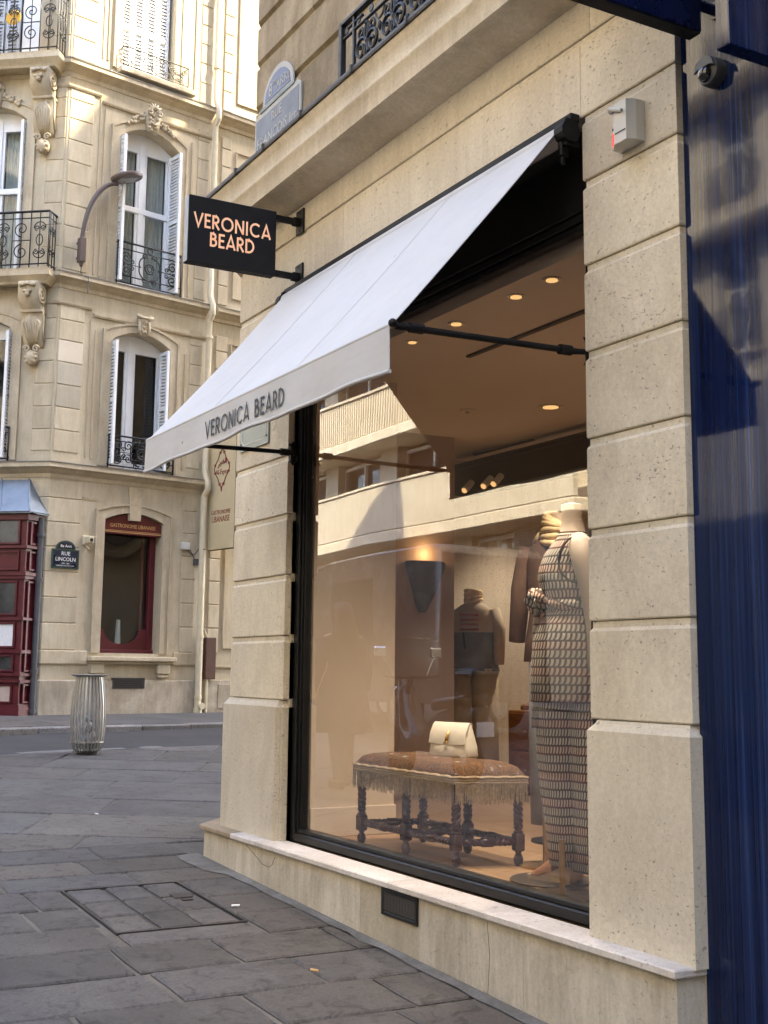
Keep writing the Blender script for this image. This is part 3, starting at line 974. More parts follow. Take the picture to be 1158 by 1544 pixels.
# ------------------------------------------------------------------ interior
FZ = 0.60
FOOT = [(-3.6, .165), (-3.6, 9.0), (-10.75, 9.0), (-9.28, 1.62), (-7.75, .165)]
m = MB(); m.prism(FOOT, FZ - .06, FZ); m.build('shop_floor', oak, shop)
ceil = MB(); ceil.prism(FOOT, 3.52, 3.60); ceiling = ceil.build('shop_ceiling', ceil_m, shop)
m = MB(); m.box((-6.9, .165, 3.46), (-4.03, .42, 3.518)); m.build('window_bulkhead', ceil_m, shop)
m = MB(); m.box((-6.25, .86, 3.505), (-4.2, .89, 3.519)); m.build('slot_diffuser', black_satin, ceiling)
m = MB(); m.box((-9.2, 2.85, 3.51), (-8.3, 2.88, 3.519)); m.build('air_slot', black_satin, ceiling)
m = MB(); m.lathe([(.05, -.012), (.06, 0)], (-7.6, 1.75, 3.519), 14); m.lathe([(.012, -.03), (.02, -.010)], (-7.6, 1.75, 3.519), 8); m.build('smoke_detector', wall_pale, ceiling)
def downlight(x, y, z, r, power):
    k = MB(); k.lathe([(r * 1.25, 0), (r * 1.25, -.006), (r, -.006), (r, 0)], (x, y, z - .001), 18); rim = k.build('downlight', wall_pale, ceiling, smooth=True)
    k = MB(); k.lathe([(r * .78, -.004), (r * .78, -.010)], (x, y, z - .001), 16); k.build('lamp', lamp_glow, rim)
    if power:
        ld = bpy.data.lights.new('downlight_beam', 'SPOT'); ld.energy = power * 1.75; ld.color = (1.0, .87, .72); ld.spot_size = math.radians(95); ld.spot_blend = .8; ld.shadow_soft_size = .04
        lo = bpy.data.objects.new('downlight_beam', ld); C.objects.link(lo); lo.location = (x, y, z - .04)
for (x, y, z, r, pw) in [(-4.62, .29, 3.46, .037, 6), (-4.93, .30, 3.46, .037, 5), (-5.50, .31, 3.46, .037, 9), (-5.95, .30, 3.46, .030, 5), (-7.18, 2.2, 3.52, .075, 7), (-5.45, 1.2, 3.52, .030, 13), (-8.9, 3.6, 3.52, .06, 9), (-6.3, 2.6, 3.52, .06, 7), (-9.6, 5.4, 3.52, .06, 11), (-7.7, 4.6, 3.52, .06, 10)]:  # small lamp behind the bulkhead row is added to light the blazer mannequin
    downlight(x, y, z, r, pw)
# side panels of the display
m = MB(); m.box((-6.955, .165, FZ), (-6.90, .745, 3.46)); m.box((-7.06, .60, FZ), (-6.956, .745, 3.46)); m.build('display_side_wall', wall_beige, shop)
m = MB(); m.bbox((-6.90, .165, FZ + .001), (-6.888, .757, FZ + .175), .003); m.build('skirting', wall_beige, shop)
m = MB(); m.box((-8.70, 1.25, FZ), (-8.60, 2.27, 3.52)); m.build('inner_wall', wall_taupe, shop)
m = MB(); m.box((-10.55, 8.2, FZ), (-3.6, 8.3, 3.52)); m.build('back_wall', wall_pale, shop)
m = MB(); m.prism([(-10.66, 8.2), (-10.56, 8.2), (-9.26, 1.75), (-9.36, 1.75)], FZ, 3.52); m.build('street_side_wall', wall_pale, shop)
m = MB(); m.box((-3.95, .165, FZ), (-3.85, 8.2, 3.52)); m.build('party_wall', wall_taupe, shop)
m = MB(); m.box((-9.35, 2.75, 3.16), (-7.3, 2.95, 3.44)); m.build('track_beam', black_satin, shop)
for x in (-9.05, -8.75, -8.6):
    k = MB(); k.tube([(x, 2.74, 3.24), (x + .02, 2.65, 3.16)], .030, 10); tl = k.build('track_spot', white_paint, ceiling)
    k = MB(); k.tube([(x + .021, 2.646, 3.157), (x + .022, 2.64, 3.152)], .024, 10); k.build('lamp', lamp_glow, tl)
# wall sconce
sc = thing('wall_sconce', 'dark flared sconce glowing upward on the taupe shop wall', 'wall lamp', (-8.6, 1.98, 2.05))
m = MB()
rings = []
for (z, hw, dp, sh) in [(2.06, .03, .04, -.02), (2.12, .06, .07, -.02), (2.22, .10, .10, -.005), (2.34, .145, .12, 0), (2.42, .18, .13, .005), (2.455, .185, .125, .005), (2.47, .175, .115, .005)]:
    ring = [(-8.597, 1.98 + sh - hw, z)]
    for i in range(1, 10):
        a = PI * i / 10
        ring.append((-8.597 + dp * math.sin(a), 1.98 + sh - hw * math.cos(a), z))
    ring.append((-8.597, 1.98 + sh + hw, z))
    rings.append(ring)
m.loft(rings); m.build('shade', sconce_m, sc, smooth=True)
ld = bpy.data.lights.new('sconce_light', 'POINT'); ld.energy = .22; ld.color = (1, .62, .28); ld.shadow_soft_size = .05
lo = bpy.data.objects.new('sconce_light', ld); C.objects.link(lo); lo.location = (-8.53, 1.98, 2.53)

# ================================================================== AWNING
aw = thing('awning', 'white canvas awning with black lettering on its valance over the shop window', 'awning', (-5.5, -0.45, 2.9))
m = MB()
m.bbox((-6.965, -.052, 3.944), (-4.022, -.002, 3.982), .004)
m.build('cassette', black_satin, aw)
m = MB(); m.tube([(-6.93, -.055, 3.895), (-4.07, -.055, 3.895)], .042, 14); m.build('roller', canvas, aw, smooth=True)
for x in (-4.045, -6.945):
    m = MB()
    m.bbox((x - .018, -.075, 3.83), (x + .018, 0.0, 3.96), .006)
    m.tube([(x - .03, -.055, 3.895), (x + .03, -.055, 3.895)], .05, 12)
    m.bbox((x - .03, -.085, 3.79), (x - .005, -.04, 3.86), .006)
    m.bbox((x - .028, -.075, 3.755), (x - .012, -.055, 3.80), .003)
    m.build('roller_bracket', black_satin, aw)
# canvas slope: a slightly slack sheet with thickness
nx, ny = 28, 14
top = []
for j in range(ny + 1):
    t = j / ny
    row = []
    for i in range(nx + 1):
        u = i / nx
        x = (-6.915 + u * (-4.075 + 6.915)) * (1 - t) + (-6.905 + u * (-4.022 + 6.905)) * t
        y = -.062 + t * (-.925 + .062); z = 3.938 + t * (2.915 - 3.938)
        z -= .024 * math.sin(PI * t) * (.6 + .4 * math.sin(PI * u)) + .005 * math.sin(u * 9.4 + .7 + t * 2) * math.sin(PI * t) + .0025 * math.sin(u * 31 + t * 7) * t * (1.1 - t)
        row.append((x, y, z))
    top.append(row)
m = MB()
vs = [p for r in top for p in r] + [(p[0], p[1] + .002, p[2] - .002) for r in top for p in r]
K = nx + 1; Q = (nx + 1) * (ny + 1)
fs = []
for j in range(ny):
    for i in range(nx):
        a = j * K + i
        fs.append((a, a + 1, a + K + 1, a + K)); fs.append((Q + a + K, Q + a + K + 1, Q + a + 1, Q + a))
for j in range(ny):
    a = j * K; fs.append((a, a + K, Q + a + K, Q + a)); a = j * K + nx; fs.append((a + K, a, Q + a, Q + a + K))
for i in range(nx):
    a = i; fs.append((a + 1, a, Q + a, Q + a + 1)); a = ny * K + i; fs.append((a, a + 1, Q + a + 1, Q + a))
m.add(vs, fs); m.build('canopy', canvas, aw, smooth=True)
# sewn seams
for u in (.355, .70):
    m = MB(); m.tube([(-6.915 + u * 2.84 + .002 * j, -.062 - .863 * j / 14, 3.942 - 1.023 * j / 14 - .018 * math.sin(PI * j / 14) * .95) for j in range(15)], .0013, 4); m.build('seam', canvas, aw)
m = MB(); m.tube([(-6.912, -.925, 2.91), (-4.015, -.925, 2.91)], .013, 10); m.build('front_bar', canvas, aw, smooth=True)
m = MB(); m.ball((-4.012, -.928, 2.915), .018, sub=2); m.ball((-6.915, -.928, 2.915), .014, sub=2); m.build('bar_end', black_satin, aw, smooth=True)
# valance
m = MB(); rr = []
for j in range(7):
    t = j / 6
    rr.append([(-6.905 + i / 60 * (6.905 - 4.024), -.936 + .006 * math.sin(i * .55) * t - .004 * t, 2.905 - t * .175 - (.004 * math.sin(i * .31 + 1) * t)) for i in range(61)])
vs = [p for r in rr for p in r]; n0 = len(vs)
vs += [(p[0], p[1] + .0025, p[2]) for p in vs]
fs = []
for j in range(6):
    for i in range(60):
        a = j * 61 + i; fs.append((a, a + 1, a + 62, a + 61)); fs.append((n0 + a + 61, n0 + a + 62, n0 + a + 1, n0 + a))
for j in range(6):
    for a in (j * 61, j * 61 + 60): fs.append((a, a + 61, n0 + a + 61, n0 + a))
m.add(vs, fs); m.build('valance', canvas, aw, smooth=True)
m = MB(); m.tube([(p[0], p[1] + .001, p[2]) for p in rr[6]], .009, 8); m.build('hem', canvas, aw, smooth=True)
m = MB()
word = 'VERONICA BEARD'
ww = word_width(word, .16); LH = .086; X0, X1 = -5.925, -4.965
sx = (X1 - X0) / ww
def val_y(x):
    i = (x + 6.905) / (6.905 - 4.024) * 60
    return -.9405 + .006 * math.sin(i * .55) * .5 - .002
xc = 0
for ch in word:
    w, st = GL[ch]
    for s_ in st:
        def T(a, b2, d, x0=X0 + xc * sx): 
            x = x0 + a * sx
            return (x, val_y(x) - .0005 - d, 2.767 + b2 * LH)
        ribbon(m, s_, .125, T, .001)
    xc += w + .16
    if ch in ' D':
        m.build('lettering', dark_ink, aw); m = MB()
# side arms with their decorative wall brackets
for x, yb in ((-4.045, -.02), (-6.925, .02)):
    m = MB()
    m.tube([(x, yb, 2.932), (x + .01, -.90, 2.912)], .0135, 10)
    m.tube([(x, yb - .03, 2.932), (x, yb - .09, 2.931)], .022, 10)
    m.tube([(x + .009, -.78, 2.916), (x + .009, -.84, 2.915)], .020, 10)
    m.tube([(x + .009, -.86, 2.913), (x + .02, -.925, 2.913)], .010, 8)
    arm = m.build('side_arm', black_satin, aw, smooth=True)
    k = MB()
    pt = [(0, .075), (.014, .058), (.030, .060), (.018, .040), (.020, .012), (.034, 0), (.020, -.012), (.018, -.040), (.030, -.060), (.014, -.058), (0, -.075)]
    pt = pt + [(-a, b2) for a, b2 in reversed(pt[1:-1])]
    if x < -5:
        k.prism(pt, 0, .014, lambda a, b2, c: (-6.956 + c, .03 + a, 2.932 + b2))
        k.tube([(-6.945, .03, 2.932), (x, yb, 2.932)], .012, 8)
    else:
        k.prism(pt, 0, .012, lambda a, b2, c: (-4.014 - c, .03 + a, 2.932 + b2))
        k.tube([(-4.02, .03, 2.932), (x, yb, 2.932)], .012, 8)
    k.build('arm_bracket', black_satin, arm)

# ================================================================== BLADE SIGN
bs = thing('blade_sign', 'black projecting sign box with glowing peach lettering on the corner pier', 'shop sign', (-6.80, -.05, 4.2))
m = MB(); m.bbox((-6.865, -.762, 4.002), (-6.795, -.188, 4.418), .003); m.build('sign_box', black_satin, bs)
m = MB(); m.box((-6.862, -.7645, 4.006), (-6.798, -.7615, 4.414)); m.build('end_sky_sheen', plain('sky_sheen_grey', (.20, .22, .24), .4), bs)  # sky reflection on the box end, painted as a grey-blue sheet
for z in (4.390, 4.032):
    m = MB()
    m.bbox((-6.850, -.19, z - .018), (-6.815, -.012, z + .018), .003)
    m.bbox((-6.853, -.06, z - .025), (-6.812, -.012, z + .025), .003)
    br = m.build('bracket', black_satin, bs)
    k = MB(); k.bbox((-6.885, -.014, z - .075), (-6.780, -.001, z + .085), .003)
    for dz in (-.055, .065): k.lathe([(.007, 0), (.006, -.005)], (-6.832, -.0138, z + dz), 8, axis='y')
    k.build('wall_plate', black_satin, br)
def blade_word(word, zb, h, yc):
    wd = word_width(word, .13); w_tot = wd * h * .86
    y0 = yc - w_tot / 2; xc = 0
    for ch in word:
        w, st = GL[ch]
        m = MB()
        for s_ in st:
            def T(a, b2, d, y_=y0 + xc * h * .86): return (-6.7945 + d, y_ + a * h * .86, zb + b2 * h)
            ribbon(m, s_, .15, T, .002)
        m.build('letter', letter_glow, bs)
        xc += w + .13
blade_word('VERONICA', 4.225, .088, -.478)
blade_word('BEARD', 4.115, .088, -.478)

# ================================================================== SMALL WALL FITTINGS
# alarm box
ab = thing('alarm_box', 'pale grey alarm box with a red lamp on the right pier', 'alarm', (-3.68, 0, 3.78))
m = MB()
pts = [(-3.755, -.001), (-3.755, -.045), (-3.705, -.082), (-3.63, -.082), (-3.612, -.045), (-3.612, -.001)]
m.prism([(p[0], p[1]) for p in pts], 3.705, 3.875); m.build('housing', grey_plastic, ab)
m = MB(); m.prism([(-3.752, -.048), (-3.707, -.0813), (-3.709, -.0843), (-3.754, -.051)], 3.722, 3.752); m.build('red_lamp', red_led, ab)
m = MB(); m.tube([(-3.735, -.07, 3.862), (-3.71, -.095, 3.856), (-3.65, -.088, 3.83)], [.013, .011, .008], 8); m.ball((-3.738, -.068, 3.866), .013, sub=2); m.build('flash_arm', grey_plastic, ab, smooth=True)
m = MB(); m.lathe([(.006, 0), (.005, -.003)], (-3.722, -.0703, 3.778), 8, axis='y'); m.build('sounder_hole', dark_ink, ab)
m = MB(); m.prism([(-3.70, -.0823), (-3.635, -.0823), (-3.635, -.084), (-3.70, -.084)], 3.745, 3.75); m.build('seam_line', dark_ink, ab)
# dome camera
dc = thing('dome_camera', 'dark dome security camera on the blue lacquered panel', 'security camera', (-3.259, .03, 3.834))
m = MB(); m.lathe([(.056, 0), (.056, -.035), (.050, -.048), (.034, -.054)], (-3.243, .034, 3.838), 20, axis='y'); m.build('housing', cam_plastic, dc, smooth=True)
k = N('dome_cover'); k.base((.02, .02, .02)); k.rough(.04); k.b.inputs['Coat Weight'].default_value = 1
m = MB(); m.ball((-3.248, -.018, 3.826), .032, sub=3); m.build('dome', k.m, dc, smooth=True)
m = MB(); m.prism([(-.052, .0), (-.038, .036), (0, .053), (.038, .036), (.052, 0), (.03, .009), (-.03, .009)], 0, .010, lambda a, b2, c: (-3.243 + a, -.025 - c, 3.841 + b2)); m.build('brow', cam_plastic, dc)
# blue lacquered shopfront next door
bp = thing('blue_shopfront', 'glossy navy lacquered panelling of the neighbouring shop at the right edge', 'shopfront', (-2.4, .05, G(-2.4)))
m = MB(); m.box((-3.4275, .030, -.2), (-1.3, .09, 6.2)); m.build('lacquer_panel', blue_lac, bp)
m = MB(); m.bbox((-3.265, -1.0, 3.958), (-3.200, -.078, 4.75), .003); m.build('projecting_sign', blue_dark, bp)
m = MB(); m.box((-3.262, -.98, 3.951), (-3.204, -.082, 3.9575)); m.lathe([(.010, 0), (.008, -.003)], (-3.232, -.14, 3.951), 10); m.build('sign_tray', black_satin, bp)
m = MB(); m.tube([(-3.225, -.078, 4.08), (-3.225, .03, 4.08)], .020, 12); m.tube([(-3.225, .012, 4.08), (-3.225, .03, 4.08)], .034, 14); m.build('sign_bracket', blue_dark, bp, smooth=True)
m = MB(); m.bbox((-2.63, -.578, 3.49), (-2.575, .028, 5.6), .003); m.build('canopy_cheek', blue_lac, bp)
# plinth ventilation grille
vg = thing('vent_grille', 'black ventilation grille set in the plinth below the display window', 'vent', (-5.36, -.095, .44))
m = MB(); x0, x1, z0, z1 = -5.535, -5.192, .418, .5455
for a, b2 in (((x0, -.104, z0), (x0 + .02, -.086, z1)), ((x1 - .02, -.104, z0), (x1, -.086, z1)), ((x0 + .02, -.104, z0), (x1 - .02, -.086, z0 + .016)), ((x0 + .02, -.104, z1 - .022), (x1 - .02, -.086, z1))):
    m.bbox(a, b2, .002)
m.build('grille_frame', iron, vg)
m = MB(); m.box((x0 + .01, -.094, z0 + .01), (x1 - .01, -.0925, z1 - .01)); m.build('duct', room_dark, vg)
for i in range(9):
    z = z0 + .024 + i * .0092
    m = MB(); m.prism([(-.102, z), (-.101, z + .004), (-.092, z + .0075), (-.093, z + .0035)], x0 + .02, x1 - .02, lambda a, b2, c: (c, a, b2)); m.build('slat', rust_iron, vg)
# street plaques on the corner
def plaque_T(x0, x1, y, z0): return lambda a, b2, d: (x0 + a, y - d, z0 + b2)
pq = thing('street_plaque', 'weathered arched blue enamel street plaque above the cornice', 'street sign', (-7.27, .02, 5.1))
yq = .024
def arch(x0, x1, zb, zm, zt, n=14):
    c = (x0 + x1) / 2; r = (x1 - x0) / 2
    return [(x0, zb), (x1, zb), (x1, zm)] + [(c + r * math.cos(PI * i / n), zm + (zt - zm) * math.sin(PI * i / n)) for i in range(1, n)] + [(x0, zm)]
def TP(d0): return lambda a, b2, c: (a, yq - c - d0, b2)
m = MB(); m.prism([(-7.65, 5.06), (-6.91, 5.06), (-6.91, 5.385), (-6.96, 5.415), (-7.60, 5.415), (-7.65, 5.385)], 0, .012, TP(0)); m.build('plate', old_white, pq)
m = MB(); m.prism([(-7.625, 5.08), (-6.935, 5.08), (-6.935, 5.375), (-7.625, 5.375)], .0125, .015, TP(0)); m.build('blue_field', old_blue, pq)
m = MB(); m.prism(arch(-7.53, -7.03, 5.42, 5.435, 5.66), 0, .012, TP(0)); m.build('arch_plate', old_white, pq)
m = MB(); m.prism(arch(-7.485, -7.075, 5.455, 5.465, 5.62), .0125, .015, TP(0)); m.build('arch_field', old_blue2, pq)
m = MB(); m.prism([(-7.56, 5.412), (-7.0, 5.412), (-7.0, 5.436), (-7.56, 5.436)], .0125, .018, TP(0)); m.build('green_band', green_enamel, pq)
m = MB()
tx(pq, old_white, '8', lambda a, b2, d: (-7.39 + a, yq - .0155 - d, 5.515 + b2), .13); tx(pq, old_white, 'ÈME', lambda a, b2, d: (-7.31 + a, yq - .0155 - d, 5.545 + b2), .04); tx(pq, old_white, 'ARRt', lambda a, b2, d: (-7.19 + a, yq - .0155 - d, 5.515 + b2), .095)
tx(pq, old_white, 'RUE', lambda a, b2, d: (-7.28 + a, yq - .0155 - d, 5.315 + b2), .10); tx(pq, old_white, 'FRANÇOIS Ier', lambda a, b2, d: (-7.28 + a, yq - .0155 - d, 5.185 + b2), .115, .92)
p2 = thing('name_plate', 'small grey-green enamel street plate half hidden behind the valance', 'street sign', (-7.49, 0, 3.1))
def TQ(d0): return lambda a, b2, c: (a, -c - d0, b2)
m = MB(); m.prism([(-7.72, 3.045), (-7.245, 3.045), (-7.245, 3.33), (-7.72, 3.33)], .001, .012, TQ(0)); m.build('plate', slate_green, p2)
m = MB()
zz = [(-7.65, 3.085), (-7.315, 3.085), (-7.30, 3.10), (-7.285, 3.105), (-7.285, 3.29), (-7.68, 3.29), (-7.68, 3.105), (-7.665, 3.10), (-7.65, 3.085)]
m.tube([(a, -.013, b2) for a, b2 in zz], .0022, 4); m.build('border_line', white_ink, p2)
m = MB()
for x in (-7.695, -7.27): m.lathe([(.007, 0), (.006, -.004)], (x, -.0122, 3.095), 8, axis='y')
m.build('screw', dark_ink, p2)
# wrought-iron window guard on the cornice
wg = thing('window_guard', 'black scrolled iron window guard standing on the shop cornice', 'railing', (-5.2, -.14, 4.9))
yg = -.145; xl, xr = -6.015, -3.95
m = MB()
m.bbox((xl - .018, yg - .018, 4.935), (xl + .018, yg + .018, 5.30), .004); m.build('post', iron, wg)
m = MB(); m.bbox((xr - .018, yg - .018, 4.93), (xr + .018, yg + .018, 5.30), .004); m.build('post', iron, wg)
for z, h in ((5.285, .022), (5.195, .012), (4.955, .012)):
    m = MB(); m.bbox((xl, yg - .018 if h > .015 else yg - .010, z), (xr, yg + .018 if h > .015 else yg + .010, z + h), .003); m.build('rail', iron, wg)
m = MB(); m.bbox((xl + .14, yg - .01, 4.96), (xl + .16, yg + .01, 5.285), .003); m.build('upright', iron, wg)
m = MB()
def TV(p, q=0): return (p[0], yg + q, p[1])
for c in range(6):
    cx = xl + .30 + c * .30
    for sgn in (1, -1):
        m.tube([TV(p) for p in [(cx + sgn * (a - 0), b2) for a, b2 in spiral(.065, 5.045, .07, .012, PI * .9, -1.4, 22)]], .011, 5)
        m.tube([TV(p) for p in [(cx + sgn * a, b2) for a, b2 in spiral(.06, 5.14, .045, .01, -PI * .9, 1.3, 16)]], .009, 5)
        m.tube([TV((cx + sgn * a, b2)) for a, b2 in [(.0, 4.965), (.02, 5.0), (.004, 5.06), (.02, 5.12), (.005, 5.19)]], [.008, .013, .008, .013, .006], 5)
    m.ball((cx, yg, 5.175), .018, sub=1); m.ball((cx + .15, yg, 5.09), .022, sub=1, sq=(.7, .7, 1.6)); m.ball((cx + .15, yg, 5.0), .014, sub=1)
    m.tube([TV((cx + .15 + .05 * math.cos(a * PI / 6), 5.185 - .05 * math.sin(a * PI / 6))) for a in range(7)], .007, 5)
m.tube([TV((xl + .075, 5.245)), TV((xl + .25, 5.245))], .010, 5)
m.build('scrollwork', iron, wg, smooth=True)
m = MB()
for c in range(14):
    m.lathe([(.022, -.004), (.026, .0), (.022, .004)], (xl + .06 + c * .145, yg, 5.24), 10, axis='y')
m.build('rosette_band', iron, wg)

# ================================================================== CORNER BUILDING ACROSS THE SIDE STREET
far = thing('corner_building', 'pale limestone corner building with iron balconies across the side street', 'building', (CO.x, CO.y, .85))
FLP = [tuple((CO + UL * 7).xy), tuple(CO.xy), tuple((CO + UR * 30).xy)]
def fsweep(prof, a=-6.0, b=28.0, name=None, mat=None, gap=None, parent=None, smooth=False):
    """moulding along both faces, from a metres on the left face to b on the right face"""
    m = MB()
    if a >= 0:
        path = [tuple((CO + UR * a).xy), tuple((CO + UR * b).xy)]
    elif b <= 0:
        path = [tuple((CO + UL * -a).xy), tuple((CO + UL * -b).xy)]
    else:
        path = [tuple((CO + UL * -a).xy), tuple(CO.xy), tuple((CO + UR * b).xy)]
    m.sweep(path, prof)
    return m.build(name, mat, parent or far, smooth=smooth)
# wall surfaces are built in strips around the openings
def wall_with_holes(F, s0, s1, z0, z1, holes, depth=.30, name='wall', mat=far_st):
    """holes: (sa, sb, za, zb, rise) with a segmental arched top"""
    m = MB()
    holes = sorted(holes)
    cur = s0
    def quad(a, b, c, d):
        m.add([F(a, 0, c), F(b, 0, c), F(b, 0, d), F(a, 0, d)], [(0, 1, 2, 3)])
    for (sa, sb, za, zb, rise) in holes:
        quad(cur, sa, z0, z1); quad(sa, sb, z0, za)
        n = 10
        arc_ = []
        for i in range(n + 1):
            t = i / n
            arc_.append((sa + (sb - sa) * t, zb + rise * (1 - (2 * t - 1) ** 2)))
        for i in range(n):
            (a, ca), (b, cb) = arc_[i], arc_[i + 1]
            m.add([F(a, 0, ca), F(b, 0, cb), F(b, 0, z1), F(a, 0, z1)], [(0, 1, 2, 3)])
            m.add([F(a, 0, ca), F(b, 0, cb), F(b, -depth, cb), F(a, -depth, ca)], [(3, 2, 1, 0)])
        for ss in (sa, sb):
            m.add([F(ss, 0, za), F(ss, 0, zb), F(ss, -depth, zb), F(ss, -depth, za)], [(0, 1, 2, 3)])
        m.add([F(sa, 0, za), F(sb, 0, za), F(sb, -depth, za), F(sa, -depth, za)], [(0, 1, 2, 3)])
        cur = sb
    quad(cur, s1, z0, z1)
    return m.build(name, mat, far)
# storeys: ground 0.85-4.6, first 4.8-7.7, second 7.9-11.3, third 11.5-
HR = {0: (.985, 2.06, 1.83, 3.98, .13), 1: (.97, 2.08, 4.84, 6.97, .19), 2: (.97, 2.12, 7.93, 10.53, .24), 3: (.93, 1.95, 11.70, 14.2, .2)}
lv = [(0.7, 4.70), (4.70, 7.80), (7.80, 11.45), (11.45, 15.2)]
for i in range(4):
    wall_with_holes(FR, 0, 2.80, lv[i][0], lv[i][1], [HR[i]], .42 if i == 0 else .36)
    m = MB(); m.add([FR(2.80, -.015, lv[i][0]), FR(28, -.015, lv[i][0]), FR(28, -.015, lv[i][1]), FR(2.80, -.015, lv[i][1])], [(0, 1, 2, 3)]); m.build('wall', far_st, far)
HL = {0: None, 1: (.75, 1.85, 4.84, 6.98, .19), 2: (.70, 1.85, 7.93, 10.56, .24), 3: (.55, 1.75, 11.70, 14.2, .2)}
for i in range(4):
    wall_with_holes(FL, 0, 7.0, lv[i][0], lv[i][1], [HL[i]] if HL[i] else [], .36)
# bulk of the building behind
m = MB()
ins = [CO - NR * .45 + UR * -.2 - NL * 0, CO - NR * .45 + UR * 28, CO - NR * 12 + UR * 28, CO - NL * 12 + UL * 7, CO - NL * .45 + UL * 7]
c0 = CO - NR * .55 - NL * .28
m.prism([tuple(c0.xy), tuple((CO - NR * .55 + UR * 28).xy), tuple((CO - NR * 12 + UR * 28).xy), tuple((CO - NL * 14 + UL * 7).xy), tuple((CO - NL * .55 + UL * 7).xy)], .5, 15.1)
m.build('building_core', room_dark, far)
m = MB()
m.prism([tuple(CO.xy), tuple((CO + UR * 28).xy), tuple((CO - NR * 12 + UR * 28).xy), tuple((CO - NL * 14 + UL * 7).xy), tuple((CO + UL * 7).xy)], 15.2, 19.5)
m.build('upper_storeys', far_st, far)
# string courses (cornices) with zinc covers
def cornice(zb, zt, p, nm, a=-6, b=2.76, seg=2):
    h = zt - zb
    pr = [(-.1, zb), (.015, zb), (.025, zb + h * .25), (p * .55, zb + h * .45), (p * .62, zb + h * .5), (p, zb + h * .62), (p, zb + h * .93), (-.1, zt)]
    fsweep(pr, a, b, nm, far_trim)
    if seg == 2:
        fsweep(pr, 2.93, 28, nm, far_trim)
    z = [(-.05, zt + .004), (p - .01, zb + h * .94 + .006), (p + .012, zb + h * .90), (p + .014, zb + h * .96), (-.05, zt + .018)]
    fsweep(z, a, b, 'zinc_cover', ledge_zinc)
    if seg == 2: fsweep(z, 2.93, 28, 'zinc_cover', ledge_zinc)
cornice(4.56, 4.80, .17, 'cornice')
cornice(7.66, 7.90, .17, 'cornice')
cornice(11.28, 11.54, .17, 'cornice')
# ground-floor base courses
fsweep([(-.1, .6), (.05, .6), (.05, 1.385), (.035, 1.40), (-.1, 1.41)], -6, 2.80, 'plinth_course', far_low)
fsweep([(-.1, .6), (.04, .6), (.04, 1.40), (-.1, 1.41)], 2.96, 28, 'plinth_course', far_low)
fsweep([(-.1, 1.64), (.02, 1.64), (.03, 1.66), (.03, 1.845), (.018, 1.858), (-.1, 1.86)], -6, .76, 'base_course', far_trim)
fsweep([(-.1, 1.64), (.02, 1.64), (.03, 1.66), (.03, 1.845), (.018, 1.858), (-.1, 1.86)], 2.34, 2.80, 'base_course', far_trim)
fsweep([(-.1, 1.62), (.02, 1.62), (.02, 1.65), (-.1, 1.655)], 2.96, 28, 'base_course', far_trim)
# quoin stones: each course its own block
def quoin(F, s0, s1, z0, z1, p=.013, mat=far_st):
    m = MB(); m.bbox((min(s0, s1), -.05, z0 + .007), (max(s0, s1), p, z1 - .007), .009, lambda a, b, c: F(a, b, c))
    m.build('quoin_stone', mat, far)
def quoin_corner(z0, z1, sl, sr, p=.013, mat=far_st):
    fsweep([(-.05, z0 + .007), (p - .01, z0 + .007), (p, z0 + .015), (p, z1 - .015), (p - .01, z1 - .007), (-.05, z1 - .007)], -sl, sr, 'quoin_stone', mat)
patched = stone('new_stone_patch', (0.60, 0.53, 0.42), (0.68, 0.61, 0.50), grain=.15, obj_var=.02)
greyed = stone('greyed_stone', (0.40, 0.36, 0.28), (0.47, 0.425, 0.34), grain=.2, obj_var=.04, streak=.2)
zq = [1.86, 2.28, 2.68, 3.08, 3.47, 3.86, 4.24, 4.52]
for i in range(len(zq) - 1):
    quoin_corner(zq[i], zq[i + 1], .30, .55)
    quoin(FR, 2.45, 2.72, zq[i], zq[i + 1]); quoin(FR, 3.0, 3.22, zq[i], zq[i + 1])
zq = [4.98, 5.33, 5.70, 6.07, 6.44, 6.80, 7.14, 7.42]
for i in range(len(zq) - 1):
    quoin(FL, .34, .025, zq[i], zq[i + 1], mat=far_st)
    quoin(FR, .03, .46, zq[i], zq[i + 1], mat=patched if i == 4 else (greyed if i in (2, 3) else far_st))
    quoin(FR, 2.47, 2.72, zq[i], zq[i + 1]); quoin(FR, 3.0, 3.24, zq[i], zq[i + 1])
zq = [7.98, 8.34, 8.71, 9.08, 9.45, 9.82, 10.19, 10.56, 10.90, 11.12]
for i in range(len(zq) - 1):
    quoin(FL, .34, .025, zq[i], zq[i + 1]); quoin(FR, .03, .46, zq[i], zq[i + 1])
    quoin(FR, 2.50, 2.74, zq[i], zq[i + 1]); quoin(FR, 3.0, 3.2, zq[i], zq[i + 1])
zq = [11.62, 12.0, 12.37, 12.74, 13.11, 13.48, 13.85, 14.22]
for i in range(len(zq) - 1):
    quoin(FL, .30, .025, zq[i], zq[i + 1]); quoin(FR, .03, .46, zq[i], zq[i + 1])
    quoin(FR, 2.50, 2.74, zq[i], zq[i + 1]); quoin(FR, 3.0, 3.2, zq[i], zq[i + 1])
